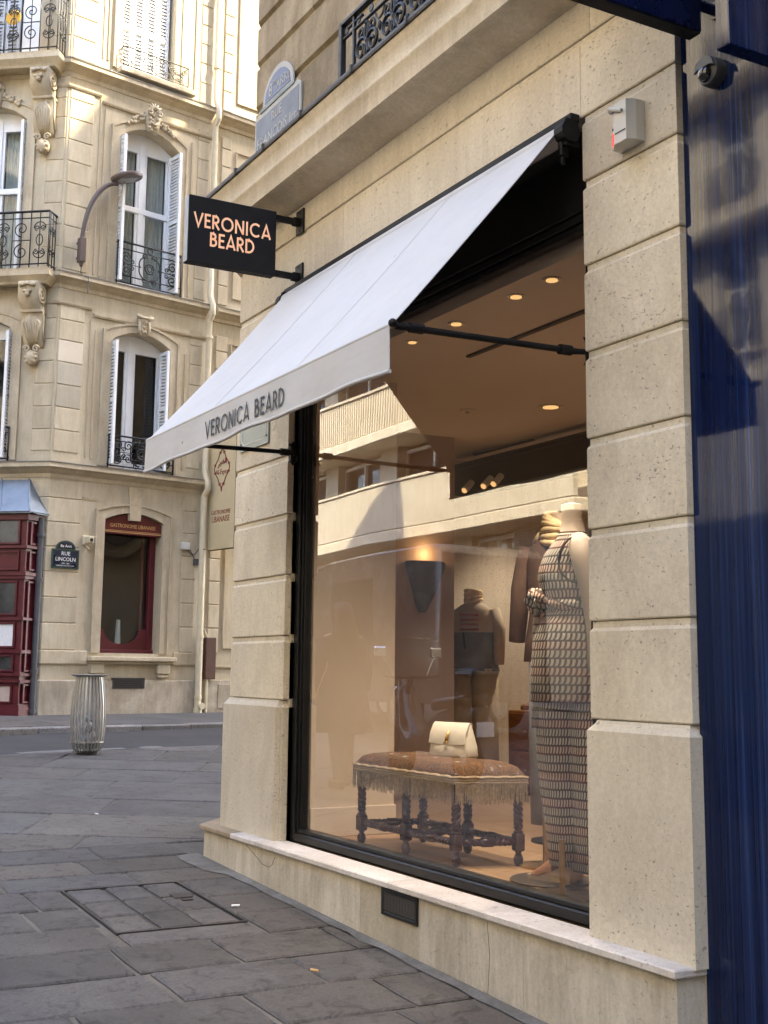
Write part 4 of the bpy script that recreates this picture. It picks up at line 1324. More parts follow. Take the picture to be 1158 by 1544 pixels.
# raised panels and fillets
def fillet(F, pts, w=.022, p=.020, name='panel_moulding', closed=True, mat=far_trim):
    m = MB(); n = len(pts)
    for i in range(n if closed else n - 1):
        a, b = Vector(pts[i]), Vector(pts[(i + 1) % n]); d = (b - a).normalized(); q = Vector((-d.y, d.x)) * w / 2
        a2, b2 = a - d * w / 2 * .98, b + d * w / 2 * .98
        pz = p + .0007 * (i % 2)
        m.prism([tuple(a2 - q), tuple(b2 - q), tuple(b2 + q), tuple(a2 + q)], -.03, pz, lambda x, y, z: F(x, z, y))
    m.build(name, mat, far)
for (z0, z1) in ((11.85, 14.9), (8.15, 10.9), (5.15, 7.3), (1.95, 4.3)):
    fillet(FR, [(3.32, z0), (4.15, z0), (4.15, z1), (3.32, z1)]); fillet(FR, [(4.45, z0), (5.6, z0), (5.6, z1), (4.45, z1)])
# window surrounds with arched heads
def surround(F, h, w=.17, p=.028):
    sa, sb, za, zb, rise = h
    n = 10
    outer, inner = [(sa - w, za)], [(sa - .002, za)]
    for i in range(n + 1):
        t = i / n; k = 1 - (2 * t - 1) ** 2
        inner.append((sa - .002 + (sb - sa + .004) * t, zb + rise * k + .002)); outer.append((sa - w + (sb - sa + 2 * w) * t, zb + w * .9 + rise * k))
    inner.append((sb + .002, za)); outer.append((sb + w, za))
    m = MB()
    for i in range(len(inner) - 1):
        a, b, c, d = outer[i], outer[i + 1], inner[i + 1], inner[i]
        vs = [F(x, p, z) for x, z in (a, b, c, d)] + [F(x, -.03, z) for x, z in (a, b, c, d)]
        m.add(vs, [(0, 1, 2, 3), (0, 4, 5, 1), (2, 6, 7, 3)])
        # stepped outer fillet
        e = [(x + (x2 - x) * .22, z + (z2 - z) * .22) for (x, z), (x2, z2) in ((a, d), (b, c))]
        vs = [F(x, p + .018, z) for x, z in (a, b, e[1], e[0])] + [F(x, p - .002, z) for x, z in (a, b, e[1], e[0])]
        m.add(vs, [(0, 1, 2, 3), (0, 4, 5, 1), (2, 6, 7, 3)])
    return m.build('window_surround', far_trim, far)
for i in (0, 1, 2, 3): surround(FR, HR[i])
for i in (1, 2, 3): surround(FL, HL[i])
for (za, zb) in ((8.0, 10.9), (4.95, 7.05), (11.8, 14.8)):
    fillet(FR, [(.68, za), (.68, zb)], .03, .02, closed=False); fillet(FR, [(.585, za), (.585, zb + .15)], .022, .014, closed=False)
    fillet(FR, [(2.39, za), (2.39, zb - .1)], .03, .02, closed=False)
# drip mouldings over the heads
for (zz, a, b) in ((10.98, .62, 2.78), (7.28, .62, 2.78)):
    fsweep([(-.03, zz), (.03, zz), (.045, zz + .03), (.045, zz + .055), (-.03, zz + .07)], a, b, 'drip_moulding', far_trim)
    fsweep([(-.03, zz + .10), (.03, zz + .10), (.045, zz + .13), (.045, zz + .155), (-.03, zz + .17)], -.36, .58, 'drip_moulding', far_trim)
fsweep([(-.03, 4.26), (.012, 4.26), (.012, 4.30), (-.03, 4.31)], .58, .85, 'drip_moulding', far_trim)
# carved keystones
def carved(F, s, z, big):
    m = MB()
    def T(a, b, c): return F(s + a, b, z + c)
    if big:
        m.prism([(-.10, -.14), (.10, -.14), (.15, .22), (-.15, .22)], 0, .10, lambda a, b, c: T(a, c, b))
        for sg in (-1, 1):
            m.tube([T(sg * (.05 + .0), .14, .20)] + [T(sg * a, .14, b) for a, b in spiral(.085, .20, .055, .015, PI * .6, -1.2, 14)], .022, 6)
            for k in range(14):
                t = k / 13
                m.ball((s + sg * (.16 + .28 * t + random.uniform(-.03, .03)), .05, z + .10 - .16 * t + random.uniform(-.05, .05)), random.uniform(.028, .05), lambda a, b, c: F(a, b, c), 1, (1, .9, 1))
        for k in range(5):
            a = PI * (.15 + .7 * k / 4)
            m.tube([T(0, .13, .26), T(.13 * math.cos(a), .12, .27 + .11 * math.sin(a))], [.03, .018], 6)
        for k in range(10): m.ball((s + random.uniform(-.09, .09), .11, z + random.uniform(-.12, .16)), random.uniform(.03, .045), lambda a, b, c: F(a, b, c), 1)
        m.tube([T(-.08, .12, .03), T(0, .14, -.02), T(.08, .12, .03)], .02, 6)
    else:
        m.prism([(-.08, -.14), (.08, -.14), (.11, .16), (-.11, .16)], 0, .07, lambda a, b, c: T(a, c, b))
        m.tube([T(-.15, .08, .18), T(-.06, .11, .155), T(.06, .11, .155), T(.15, .08, .18)], [.03, .025, .025, .03], 6)
        for sg in (-1, 1):
            m.tube([T(sg * a, .09, b) for a, b in spiral(.10, .17, .045, .01, 0, 1.2, 12)], .016, 5)
            m.tube([T(sg * .09, .075, .10), T(sg * .10, .08, -.05), T(sg * .06, .07, -.13)], .02, 6)
        for k in range(8): m.ball((s + random.uniform(-.05, .05), .075, z + random.uniform(-.10, .10)), random.uniform(.02, .032), lambda a, b, c: F(a, b, c), 1)
    return m.build('carved_keystone', far_trim, far, smooth='all')
carved(FR, 1.54, 10.86, True); carved(FR, 1.53, 7.26, False)
carved(FL, 1.27, 10.9, True)
m = MB(); m.prism([(-.10, -.12), (.10, -.12), (.13, .42), (-.13, .42)], -.03, .045, lambda a, b, c: FR(1.52 + a, c, 4.11 + b)); m.build('keystone', far_trim, far)
# corbel consoles under the balconies
def console(F, s, zt, hgt, w=.32, d=.38):
    m = MB()
    prof = [(0, zt), (d, zt), (d * 1.02, zt - .05), (d * .96, zt - .22), (d * .82, zt - .34), (d * .55, zt - .42), (d * .42, zt - .52), (d * .46, zt - hgt * .5), (d * .40, zt - hgt * .62), (d * .22, zt - hgt * .74), (.05, zt - hgt * .78), (0, zt - hgt * .8)]
    m.prism([(a, b) for a, b in prof], s - w / 2, s + w / 2, lambda a, b, c: F(c, a, b))
    for sg in (-1, 1):
        pl_ = s + sg * (w / 2 + .008)
        m.tube([F(pl_, a, b) for a, b in spiral(d * .58, zt - .20, .15, .025, PI * .5, 1.9, 30)], .022, 6)
        m.tube([F(pl_, d * .45, zt - .38), F(pl_, d * .30, zt - .55), F(pl_, d * .33, zt - .75), F(pl_, .05, zt - hgt * .72)], .022, 6)
    for k in range(5):
        a = (k - 2) / 2
        m.tube([F(s + a * w * .1, d * 1.0, zt - .05 - .0), F(s + a * w * .40, d * 1.08, zt - .04 - .03 * abs(a))], [.02, .04], 6)
    m.tube([F(s - .07, d * 1.02, zt - .16), F(s, d * 1.07, zt - .18), F(s + .07, d * 1.02, zt - .16)], .025, 6); m.ball((s, d * 1.02, zt - .22), .05, lambda a, b, c: F(a, b, c), 1)
    m.bbox((s - w / 2 - .02, 0, zt - .47), (s + w / 2 + .02, d * .58, zt - .42), .01, lambda a, b, c: F(a, b, c))
    for k in range(7):
        a = (k - 3) / 3
        m.tube([F(s + a * .05, d * .45, zt - .52), F(s + a * w * .42, d * .52, zt - hgt * .5), F(s + a * w * .30, d * .36, zt - hgt * .66), F(s + a * .06, .06, zt - hgt * .78)], [.02, .026, .022, .01], 5)
    for sg in (-1, 1):
        m.tube([F(s + sg * a, .14, b) for a, b in spiral(.08, zt - hgt * .82, .06, .012, 0, 1.3, 12)], .02, 5)
    m.ball((s, .10, zt - hgt * .93), .115, lambda a, b, c: F(a, b, c), 2, (1, .9, 1.15))
    for k in range(8): m.ball((s + .09 * math.cos(k * PI / 4), .15, zt - hgt * .93 + .09 * math.sin(k * PI / 4)), .034, lambda a, b, c: F(a, b, c), 1)
    m.build('console', far_trim, far, smooth='all')
console(FL, .36, 7.66, 1.28); console(FL, .36, 11.28, 1.35)
console(FL, 2.2, 7.66, 1.28); console(FL, 2.2, 11.28, 1.35)
# balcony slabs on the left face
def balcony(zt, d, s0, s1, zrail, yellow=False):
    m = MB()
    pr = [(0, zt - .235), (d - .10, zt - .235), (d - .08, zt - .20), (d - .03, zt - .15), (d, zt - .12), (d, zt - .045), (d - .03, zt - .035), (d - .02, zt), (0, zt)]
    path = [tuple((CO + UL * s1).xy), tuple((CO + UL * s0).xy)]
    m.prism([(-.0, 0), (0, 0)], 0, 0) if False else None
    # front and return with a mitred corner
    p = [(CO + UL * s1 + NL * (d - .12)), (CO + UL * (s0 + .12) + NL * (d - .12)), (CO + UL * (s0 + .12) + NL * .0)]
    pr2 = [(-.10, zt - .235), (.02, zt - .235), (.04, zt - .20), (.09, zt - .15), (.12, zt - .12), (.12, zt - .045), (.09, zt - .035), (.10, zt), (-.10, zt)]
    m.sweep([tuple(q.xy) for q in p], pr2)
    m.box((s0 + .2, 0, zt - .20), (s1, d - .2, zt - .01), lambda a, b, c: FL(a, b, c))
    slab = m.build('balcony', far_trim, far)
    r = MB(); H = zrail - zt; b0 = d - .07; a0 = s0 + .07
    def P(a, c, o=b0): return FL(a, o, zt + c)
    for c, rr in ((H, .020), (H - .11, .010), (.08, .012)):
        r.tube([P(s1, c), P(a0, c), P(a0, c, 0)], rr, 6)
    for i in range(int((s1 - a0) / .155) + 1):
        a = a0 + i * .155
        r.tube([P(a, .03), P(a, H)], .0095, 5)
    for o in (.04, .14, .24):
        if o < b0: r.tube([P(a0, .03, o), P(a0, H, o)], .0095, 5)
    for i in range(int((s1 - a0) / .31)):
        c = a0 + .155 + i * .31
        if i % 2 == 0:
            r.tube([P(c + .055 * math.cos(t * PI / 6), H * .5 + .095 * math.sin(t * PI / 6)) for t in range(12)], .009, 5, closed=True)
            for sg in (1, -1):
                for ss in (1, -1):
                    r.tube([P(c + sg * a, H * .5 + ss * b) for a, b in spiral(.045, .20, .048, .01, -PI * .5, 1.3, 14)], .009, 5)
                    r.tube([P(c + sg * a, H * .5 + ss * b) for a, b in ang_pts(.0, .20, .10, 0, PI * .5, 6)], .009, 5)
        else:
            for ss in (1, -1):
                r.tube([P(c + a, H * .5 + ss * b) for a, b in spiral(0.0, .19, .13, .015, -PI * .5, 1.6, 22)], .010, 5)
            r.tube([P(c - .14, H * .5), P(c + .14, H * .5)], .009, 5)
    for o in (.09, .2):
        for ss in (1, -1):
            r.tube([P(a0, H * .5 + ss * b, o + a) for a, b in spiral(0.0, .18, .07, .01, -PI * .5, 1.4, 16)], .009, 5)
    r.build('railing', iron, slab, smooth='all')
balcony(7.885, .36, .02, 3.4, 8.84)
balcony(11.545, .42, .02, 3.4, 12.62)
# window guards on the right face
def guard(s0, s1, z0, z1, o, F=FR, style=0):
    r = MB(); H = z1 - z0; c = (s0 + s1) / 2; Wd = s1 - s0
    def P(a, b): return F(a, o, z0 + b)
    for s_ in (s0, s1):
        r.tube([F(s_, o, z0 - .04), P(s_, H + .015)], .013, 6)
        r.tube([F(s_, o, z0 + H * .98), F(s_, -.02, z0 + H * .98)], .012, 5); r.tube([F(s_, o, z0 + .02), F(s_, -.02, z0 + .02)], .012, 5)
    r.tube([P(s0, H), P(s1, H)], .016, 6); r.tube([P(s0, H * .83), P(s1, H * .83)], .010, 5); r.tube([P(s0, .12), P(s1, .12)], .010, 5); r.tube([P(s0, .0), P(s1, .0)], .013, 5)
    mid = H * .47
    r.tube([P(c + .085 * math.cos(t * PI / 8), mid + .085 * math.sin(t * PI / 8)) for t in range(16)], .014, 5, closed=True)
    r.tube([P(c + .045 * math.cos(t * PI / 6), mid + .045 * math.sin(t * PI / 6)) for t in range(12)], .010, 5, closed=True)
    for t in range(8): r.tube([P(c + .04 * math.cos(t * PI / 4), mid + .04 * math.sin(t * PI / 4)), P(c + .085 * math.cos(t * PI / 4), mid + .085 * math.sin(t * PI / 4))], .007, 4)
    for sg in (1, -1):
        for ss in (1, -1):
            r.tube([P(c + sg * a, mid + ss * b) for a, b in ang_pts(.05, .05, .15, -PI * .15, PI * .55, 8)], .012, 5)
            r.tube([P(c + sg * a, mid + ss * b) for a, b in spiral(.10, .20, .055, .01, PI, -1.2, 14)], .010, 5)
            r.tube([P(c + sg * a, mid + ss * b) for a, b in spiral(Wd * .36, .115, .11, .015, -PI * .5, 1.7, 24)], .011, 5)
            r.tube([P(c + sg * a, mid + ss * b) for a, b in spiral(Wd * .27, .05, .045, .01, 0, 1.3, 12)], .009, 5)
        r.tube([P(c + sg * .16, mid), P(c + sg * Wd * .47, mid)], .008, 5)
    r.tube([P(c + .05 * math.cos(t * PI / 5), H * .915 + .045 * math.sin(t * PI / 5)) for t in range(10)], .008, 5, closed=True)
    if style: # dense lower guard
        for t in range(5):
            a = s0 + Wd * (t + .5) / 5
            r.tube([P(a + p, H * .5 + q) for p, q in spiral(0, .1, .09, .012, 0, 1.6, 18)], .010, 5); r.tube([P(a + p, H * .5 + q) for p, q in spiral(0, -.12, .09, .012, PI, -1.6, 18)], .010, 5)
    return r.build('window_guard', iron, far, smooth='all')
guard(.975, 2.20, 7.96, 8.66, .07)
guard(.965, 2.18, 4.86, 5.36, .06, style=1)
guard(.70, 1.95, 4.86, 5.36, .06, F=FL, style=1)
# third-storey guard, smaller with rounded ends
def guard3():
    r = MB(); o = .11; z0 = 11.74
    def P(a, b): return FR(a, o, z0 + b)
    s0, s1 = .915, 2.19
    r.tube([FR(s0, 0, z0 + .30), FR(s0 + .0, o * .7, z0 + .37), P(s0 + .05, .36), P(s1, .36), FR(s1, 0, z0 + .36)], .012, 5)
    r.tube([P(s0, .02), P(s1, .02)], .010, 5); r.tube([FR(s0, 0, z0), P(s0, 0.02), P(s0, .33)], .011, 5); r.tube([P(s1, 0), P(s1, .37)], .011, 5)
    c = (s0 + s1) / 2
    for sc in (.12, .085): r.tube([P(c + sc * math.cos(t * PI / 7), .19 + sc * 1.2 * math.sin(t * PI / 7)) for t in range(14)], .010, 5, closed=True)
    for t in range(5): r.tube([P(c + .06 * math.cos(t), .19 + .06 * math.sin(t)), P(c + .03 * math.cos(t * 2.2), .19 + .05 * math.sin(t * 3))], .007, 4)
    for sg in (1, -1):
        r.tube([P(c + sg * a, b) for a, b in [(.12, .32), (.22, .30), (.26, .20), (.34, .08), (.44, .06), (.52, .14), (.46, .20)]], .010, 5)
        for (ca, cb, q) in ((.20, .10, 1), (.36, .25, -1), (.55, .24, 1), (.50, .07, -1), (.28, .22, 1)):
            r.tube([P(c + sg * (ca + a), cb + b) for a, b in spiral(0, 0, .055, .01, 0, 1.4 * q, 14)], .008, 5)
    r.build('window_guard', rust_iron, far, smooth='all')
guard3()
m = MB(); m.bbox((.84, -.1, 11.60), (2.32, .19, 11.70), .012, lambda a, b, c: FR(a, b, c)); m.build('window_sill', far_trim, far)
# casement windows
def casement(F, h, depth, frame_mat=white_paint, transom=True, curt=True, name='window', dark=False, mull=.0):
    sa, sb, za, zb, rise = h
    f = MB(); o0, o1 = -depth, -depth + .06
    def B(a, b, c, d, r=.006, oo=(o0, o1)): f.bbox((a, oo[0], c), (b, oo[1], d), r, lambda x, y, z: F(x, y, z))
    w = .055; cx = (sa + sb) / 2 + mull
    B(sa, sa + w, za, zb + .06); B(sb - w, sb, za, zb + .06)
    n = 8
    for i in range(n):
        t0, t1 = i / n, (i + 1) / n
        k0, k1 = 1 - (2 * t0 - 1) ** 2, 1 - (2 * t1 - 1) ** 2
        x0, x1 = sa + (sb - sa) * t0, sa + (sb - sa) * t1
        q = [(x0, zb - .10), (x1, zb - .10), (x1, zb + rise * k1), (x0, zb + rise * k0)]
        f.prism(q, o0 - .005, o1 - .006, lambda a, b, c: F(a, c, b))
    B(cx - .055, cx + .055, za, zb + .08, .008, (o0 + .004, o1 + .012))
    B(sa + w, cx - .06, za, za + .14, .006, (o0 + .002, o1 - .004)); B(cx + .06, sb - w, za, za + .14, .006, (o0 + .002, o1 - .004))
    zt = za + (zb - za) * .56
    if transom:
        B(sa + w, sb - w, zt - .05, zt + .05, .008, (o0 + .006, o1 + .016))
    # inner sash stiles
    for a, b in ((sa + w, cx - .055), (cx + .055, sb - w)):
        f.bbox((a, o0 + .008, za + .14), (a + .045, o1 - .012, zb - .08), .004, lambda x, y, z: F(x, y, z)); f.bbox((b - .045, o0 + .008, za + .14), (b, o1 - .012, zb - .08), .004, lambda x, y, z: F(x, y, z))
    fr = f.build(name, frame_mat, far)
    for a, b in ((sa + w + .045, cx - .10), (cx + .10, sb - w - .045)):
        for c, d in (((za + .14, zt - .05), (zt + .05, zb - .02)) if transom else ((za + .14, zb - .02),)):
            g = MB(); g.box((a, o0 + .02, c), (b, o0 + .028, d), lambda x, y, z: F(x, y, z)); g.build('pane', win_glass, fr)
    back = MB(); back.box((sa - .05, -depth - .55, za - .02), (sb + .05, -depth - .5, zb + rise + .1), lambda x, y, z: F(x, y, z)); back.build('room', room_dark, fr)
    if curt:
        c = MB()
        for a, b in ((sa + w, cx - .06), (cx + .06, sb - w)):
            N_ = 22; r0, r1 = [], []
            for i in range(N_ + 1):
                x = a + (b - a) * i / N_; y = -depth - .10 + .022 * math.sin(i * 1.9) + .01 * math.sin(i * .7)
                r0.append(F(x, y, za + .05)); r1.append(F(x, y, zb + rise * .6))
            c.loft([r0, r1], closed=False)
        c.build('net_curtain', curtain, fr)
    return fr
w2 = casement(FR, HR[2], .30)
w1 = casement(FR, HR[1], .30, transom=False, curt=False, mull=-.06)
casement(FL, HL[2], .26); casement(FL, HL[1], .28, transom=False, curt=False)
# folded louvred shutters in the reveals
def folded(F, s, z0, z1, o0, o1, side, par):
    m = MB()
    lo, hi = (s, s + .05) if side > 0 else (s - .05, s)
    m.bbox((lo, o0, z0), (hi, o0 + .05, z1), .004, lambda x, y, z: F(x, y, z)); m.bbox((lo, o1 - .05, z0), (hi, o1, z1), .004, lambda x, y, z: F(x, y, z))
    for z in (z0, (z0 + z1) * .5, z1 - .07): m.bbox((lo + .003, o0 + .05, z), (hi - .003, o1 - .05, z + .07), .004, lambda x, y, z_: F(x, y, z_))
    sh = m.build('shutter', white_paint, par)
    k = MB(); n = int((z1 - z0) / .06)
    for i in range(n):
        z = z0 + .07 + i * (z1 - z0 - .14) / n
        k.box((lo + .012, o0 + .05, z), (hi - .012, o1 - .05, z + .028), lambda x, y, z_: F(x, y, z_))
    k.build('louvre_slats', white_paint, sh, kind='stuff') if False else k.build('louvres', white_paint, far, kind='stuff')
folded(FR, .975, 7.97, 10.52, -.24, .16, 1, far); folded(FR, 2.115, 7.97, 10.50, -.24, .14, -1, far)
folded(FR, .975, 4.87, 6.94, -.24, .15, 1, far); folded(FR, 2.03, 4.87, 6.94, -.18, .10, -1, far)
folded(FL, .71, 7.97, 10.52, -.22, .10, 1, far); folded(FL, .76, 4.87, 6.94, -.22, .12, 1, far)
# closed white shutters on the third storey
def closed_shutters(F, sa, sb, z0, z1, o, n, mat, pitch=.064):
    wd = (sb - sa) / n
    for i in range(n):
        a, b = sa + i * wd + .006, sa + (i + 1) * wd - .006
        m = MB()
        m.bbox((a, o, z0), (a + .055, o + .035, z1), .003, lambda x, y, z: F(x, y, z)); m.bbox((b - .055, o, z0), (b, o + .035, z1), .003, lambda x, y, z: F(x, y, z))
        zz = z0
        bars = [z0, z0 + .78, z0 + 1.6, z1 - .09]
        for z in bars: m.bbox((a + .055, o + .002, z), (b - .055, o + .033, z + .09), .003, lambda x, y, q: F(x, y, q))
        m.box((a + .05, o - .006, z0 + .02), (b - .05, o - .002, z1 - .02), lambda x, y, q: F(x, y, q))
        sh = m.build('shutter', mat, far)
        k = MB()
        for z_a, z_b in zip(bars[:-1], bars[1:]):
            nn = int((z_b - z_a - .10) / pitch)
            for j in range(nn):
                z = z_a + .10 + j * pitch
                vs = [F(x, y, q) for x, y, q in ((a + .055, o + .030, z), (b - .055, o + .030, z), (b - .055, o + .004, z + .042), (a + .055, o + .004, z + .042), (a + .055, o + .032, z + .007), (b - .055, o + .032, z + .007), (b - .055, o + .006, z + .049), (a + .055, o + .006, z + .049))]
                k.add(vs, [(0, 1, 2, 3), (7, 6, 5, 4), (0, 4, 5, 1), (2, 6, 7, 3)])
        k.build('louvres', mat, sh, kind='stuff')
closed_shutters(FR, .935, 1.90, 11.74, 14.3, -.14, 4, white_paint)
grey_shut = plain('grey_shutter', (.40, .42, .45), .55, 0, .06, 5)
closed_shutters(FL, .95, 1.75, 11.60, 14.3, -.10, 3, grey_shut)
m = MB(); m.bbox((.56, -.14, 11.58), (.93, -.10, 14.3), .006, lambda a, b, c: FL(a, b, c)); m.build('balcony_door', white_paint, far)
# reveal backs
for F, h in ((FR, HR[3]), (FL, HL[3])):
    m = MB(); m.box((h[0] - .05, -.36, h[2] - .1), (h[1] + .05, -.33, h[3] + .5), lambda a, b, c: F(a, b, c)); m.build('reveal_back', far_st if F is FR else room_dark, far)
# ---- restaurant window on the ground floor
rw = MB()
sa, sb, za, zb, rise = HR[0]
def RB(m, a, b, c, d, o0, o1, r=.006): m.bbox((a, o0, c), (b, o1, d), r, lambda x, y, z: FR(x, y, z))
RB(rw, sa, sa + .045, za, zb - .2, -.30, -.24); RB(rw, sb - .10, sb, za, zb - .2, -.30, -.20); RB(rw, sa, sb, za, za + .06, -.30, -.16)
RB(rw, sb - .20, sb - .16, za + .3, zb - .2, -.34, -.30, .004)
pts = [(sa + .02, za + .05), (sb - .08, za + .05), (sb - .08, za + .40), (sb - .22, za + .40)]
for i in range(13):
    a = PI * i / 12
    pts.append(((sa + sb) / 2 - .03 + .32 * math.cos(a), za + .38 - .23 * math.sin(a)))
pts += [(sa + .14, za + .40), (sa + .02, za + .40)]
rw.prism(pts, -.245, -.225, lambda a, b, c: FR(a, c, b))
rest = rw.build('restaurant_window', burgundy, far)
g = MB(); g.box((sa + .04, -.275, za + .05), (sb - .09, -.268, zb - .18), lambda a, b, c: FR(a, b, c)); g.build('pane', win_glass, rest)
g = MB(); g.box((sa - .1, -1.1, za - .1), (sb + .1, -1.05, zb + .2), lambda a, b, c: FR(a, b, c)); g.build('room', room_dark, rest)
g = MB(); g.tube([FR((sa + sb) / 2 - .02, -.36, za + .16), FR((sa + sb) / 2 - .02, -.36, za + .55)], [.05, .03], 8); g.build('bottle', curtain, rest)
pts = [(sa + .005, zb - .215), (sb - .005, zb - .215)] + [(sb - .005 - (sb - sa - .01) * i / 12, zb + rise * (1 - (1 - 2 * i / 12) ** 2) - .02) for i in range(13)]
g = MB(); g.prism(pts, -.20, -.03, lambda a, b, c: FR(a, c, b)); sb_ = g.build('fascia_sign', burgundy_dk, rest)
g = MB(); text(g, 'GASTRONOMIE LIBANAISE', lambda a, b, d: FR((sa + sb) / 2 + a, -.0285 + d, zb - .085 + b), .088, .80); g.build('lettering', gold_ink, rest)
g = MB(); RB(g, sa + .01, sb - .01, zb - .195, zb - .180, -.04, -.026, .002); RB(g, sa + .01, sb - .01, zb - .170, zb - .162, -.04, -.026, .002); g.build('sign_line', gold_ink, rest)
m = MB(); m.bbox((.76, -.02, 1.70), (2.33, .16, 1.775), .012, lambda a, b, c: FR(a, b, c)); m.bbox((.79, -.02, 1.655), (2.30, .10, 1.699), .010, lambda a, b, c: FR(a, b, c)); m.build('window_sill', far_trim, far)
for s in (.93, 2.13):
    m = MB(); m.bbox((s - .12, -.02, 1.50), (s + .12, .09, 1.654), .012, lambda a, b, c: FR(a, b, c)); m.bbox((s - .10, -.02, 1.43), (s + .10, .07, 1.499), .02, lambda a, b, c: FR(a, b, c)); m.build('sill_bracket', far_trim, far)
m = MB(); m.bbox((1.22, .0, 1.27), (1.80, .062, 1.44), .004, lambda a, b, c: FR(a, b, c)); cv = m.build('cellar_vent', rust_iron, far)
for i in range(5):
    m = MB(); m.bbox((1.24, .055, 1.29 + i * .028), (1.78, .068, 1.302 + i * .028), .002, lambda a, b, c: FR(a, b, c)); m.build('slat', iron, cv)
# downpipes
m = MB(); PX = .10; ps = 2.79
m.tube([FR(ps, PX, .90), FR(ps, PX, 4.52)], .058, 12); m.tube([FR(ps, PX, 4.52), FR(ps + .01, PX + .10, 4.62), FR(ps, PX + .10, 4.75), FR(ps, PX, 4.92), FR(ps, PX, 7.6), FR(ps, PX + .10, 7.72), FR(ps, PX + .10, 7.86), FR(ps, PX, 8.05), FR(ps, PX, 11.2), FR(ps, PX + .1, 11.32), FR(ps, PX + .1, 11.5), FR(ps, PX, 11.7), FR(ps, PX, 15.2)], .052, 12)
for z in (2.10, 1.10, 6.0, 7.3, 9.0, 9.3, 12.3, 13.7): m.tube([FR(ps, PX, z), FR(ps, PX, z + .05)], .070, 12)
m.build('downpipe', cream_pipe, far, smooth=True)
m = MB(); m.tube([FR(ps + .02, PX + .05, .98), FR(ps + .02, PX + .12, .98)], .055, 12); m.tube([FR(ps, PX, .86), FR(ps, PX, .95)], .075, 12); m.build('pipe_shoe', cream_pipe, far)
m = MB(); m.tube([FL(.055, .10, .86), FL(.055, .10, 3.9)], .05, 10)
for z in (.9, 1.5, 2.9, 3.6): m.tube([FL(.055, .10, z), FL(.055, .10, z + .06)], .066, 10)
m.build('downpipe', grey_pipe, far, smooth=True)
# small brown service box and conduit
m = MB(); m.bbox((2.93, .0, 1.42), (3.13, .10, 2.12), .008, lambda a, b, c: FR(a, b, c)); m.build('service_box', brown_paint, far)
m = MB(); m.tube([FR(2.98, .06, .86), FR(2.98, .06, 1.42)], .022, 8); m.tube([FR(2.98, .06, 2.12), FR(2.90, .06, 2.25)], .012, 6); m.build('conduit', cream_pipe, far)
m = MB(); m.bbox((3.22, .0, .93), (3.55, .05, 1.34), .008, lambda a, b, c: FR(a, b, c)); m.build('meter_hatch', far_low, far)
m = MB(); m.bbox((2.40, .02, 3.58), (2.55, .10, 3.70), .008, lambda a, b, c: FR(a, b, c)); jb = m.build('junction_box', grey_plastic, far)
m = MB(); m.tube([FR(2.52, .06, 3.58), FR(2.60, .05, 3.50), FR(2.68, .05, 3.52), FR(2.74, .06, 3.60), FR(2.79, .18, 3.60)], .010, 5); m.tube([FR(2.55, .06, 3.62), FR(2.66, .06, 3.44), FR(2.80, .08, 3.40)], .010, 5); m.build('cable', grey_pipe, jb)
m = MB(); m.bbox((2.66, .02, 3.33), (2.80, .08, 3.44), .006, lambda a, b, c: FR(a, b, c)); m.build('junction_box', grey_pipe, far)
# ---- burgundy bay shopfront with a zinc roof
bay = MB()
bz0, bz1 = .80, 3.98
bd = .36
outl = [(.06, 0), (.16, bd), (3.2, bd), (3.2, 0)]
bay.prism([(.075, -.02), (.175, bd - .02), (3.2, bd - .02), (3.2, -.02)], bz0, bz1 - .02, lambda a, b, c: FL(a, b, c))
bay_o = bay.build('bay_front', burgundy, far)
def bayband(z0, z1, pr):
    m = MB(); m.sweep([tuple(FL(3.2, bd, 0).xy), tuple(FL(.16, bd, 0).xy), tuple(FL(.06, 0, 0).xy)], [(-.03, z0), (pr, z0), (pr, z1), (-.03, z1)]); m.build('moulding', burgundy, bay_o)
for z0, z1, pr in ((.80, .98, .03), (.98, 1.03, .02), (1.36, 1.40, .03), (1.46, 1.50, .02), (2.98, 3.03, .035), (3.40, 3.44, .035), (3.84, 3.98, .03), (2.93, 2.97, .02), (2.30, 2.34, .02), (1.80, 1.85, .02)): bayband(z0, z1, pr)
stone_panel = plain('marbled_panel', (.46, .36, .31), .4, 0, .25, 5)
for s0, s1 in ((.27, .66), (.78, 1.25), (1.4, 2.4)):
    for z0, z1, kind in ((3.46, 3.86, 'g'), (3.06, 3.36, 'p'), (2.37, 2.90, 'g'), (1.88, 2.27, 'm' if s0 < .3 else 'g'), (1.52, 1.78, 'g'), (1.05, 1.34, 's')):
        m = MB()
        for a, b, c, d in ((s0, s0 + .035, z0, z1), (s1 - .035, s1, z0, z1), (s0 + .035, s1 - .035, z0, z0 + .03), (s0 + .035, s1 - .035, z1 - .03, z1)):
            m.bbox((a, bd - .022, c), (b, bd + .012, d), .004, lambda x, y, q: FL(x, y, q))
        m.build('sash_moulding', burgundy, bay_o)
        k = MB(); k.box((s0 + .03, bd - .021, z0 + .02), (s1 - .03, bd - .012, z1 - .02), lambda x, y, q: FL(x, y, q))
        if kind == 'g': k.build('pane', plain('bay_glass_%d_%d' % (int(s0 * 100), int(z0 * 100)), (.055, .055, .05), .06, 0, .6, 3, spec=.9), bay_o)
        elif kind == 'm': k.build('menu_card', screen_pale, bay_o)
        elif kind == 's': k.build('marble_panel', stone_panel, bay_o)
        else: k.build('timber_panel', burgundy, bay_o)
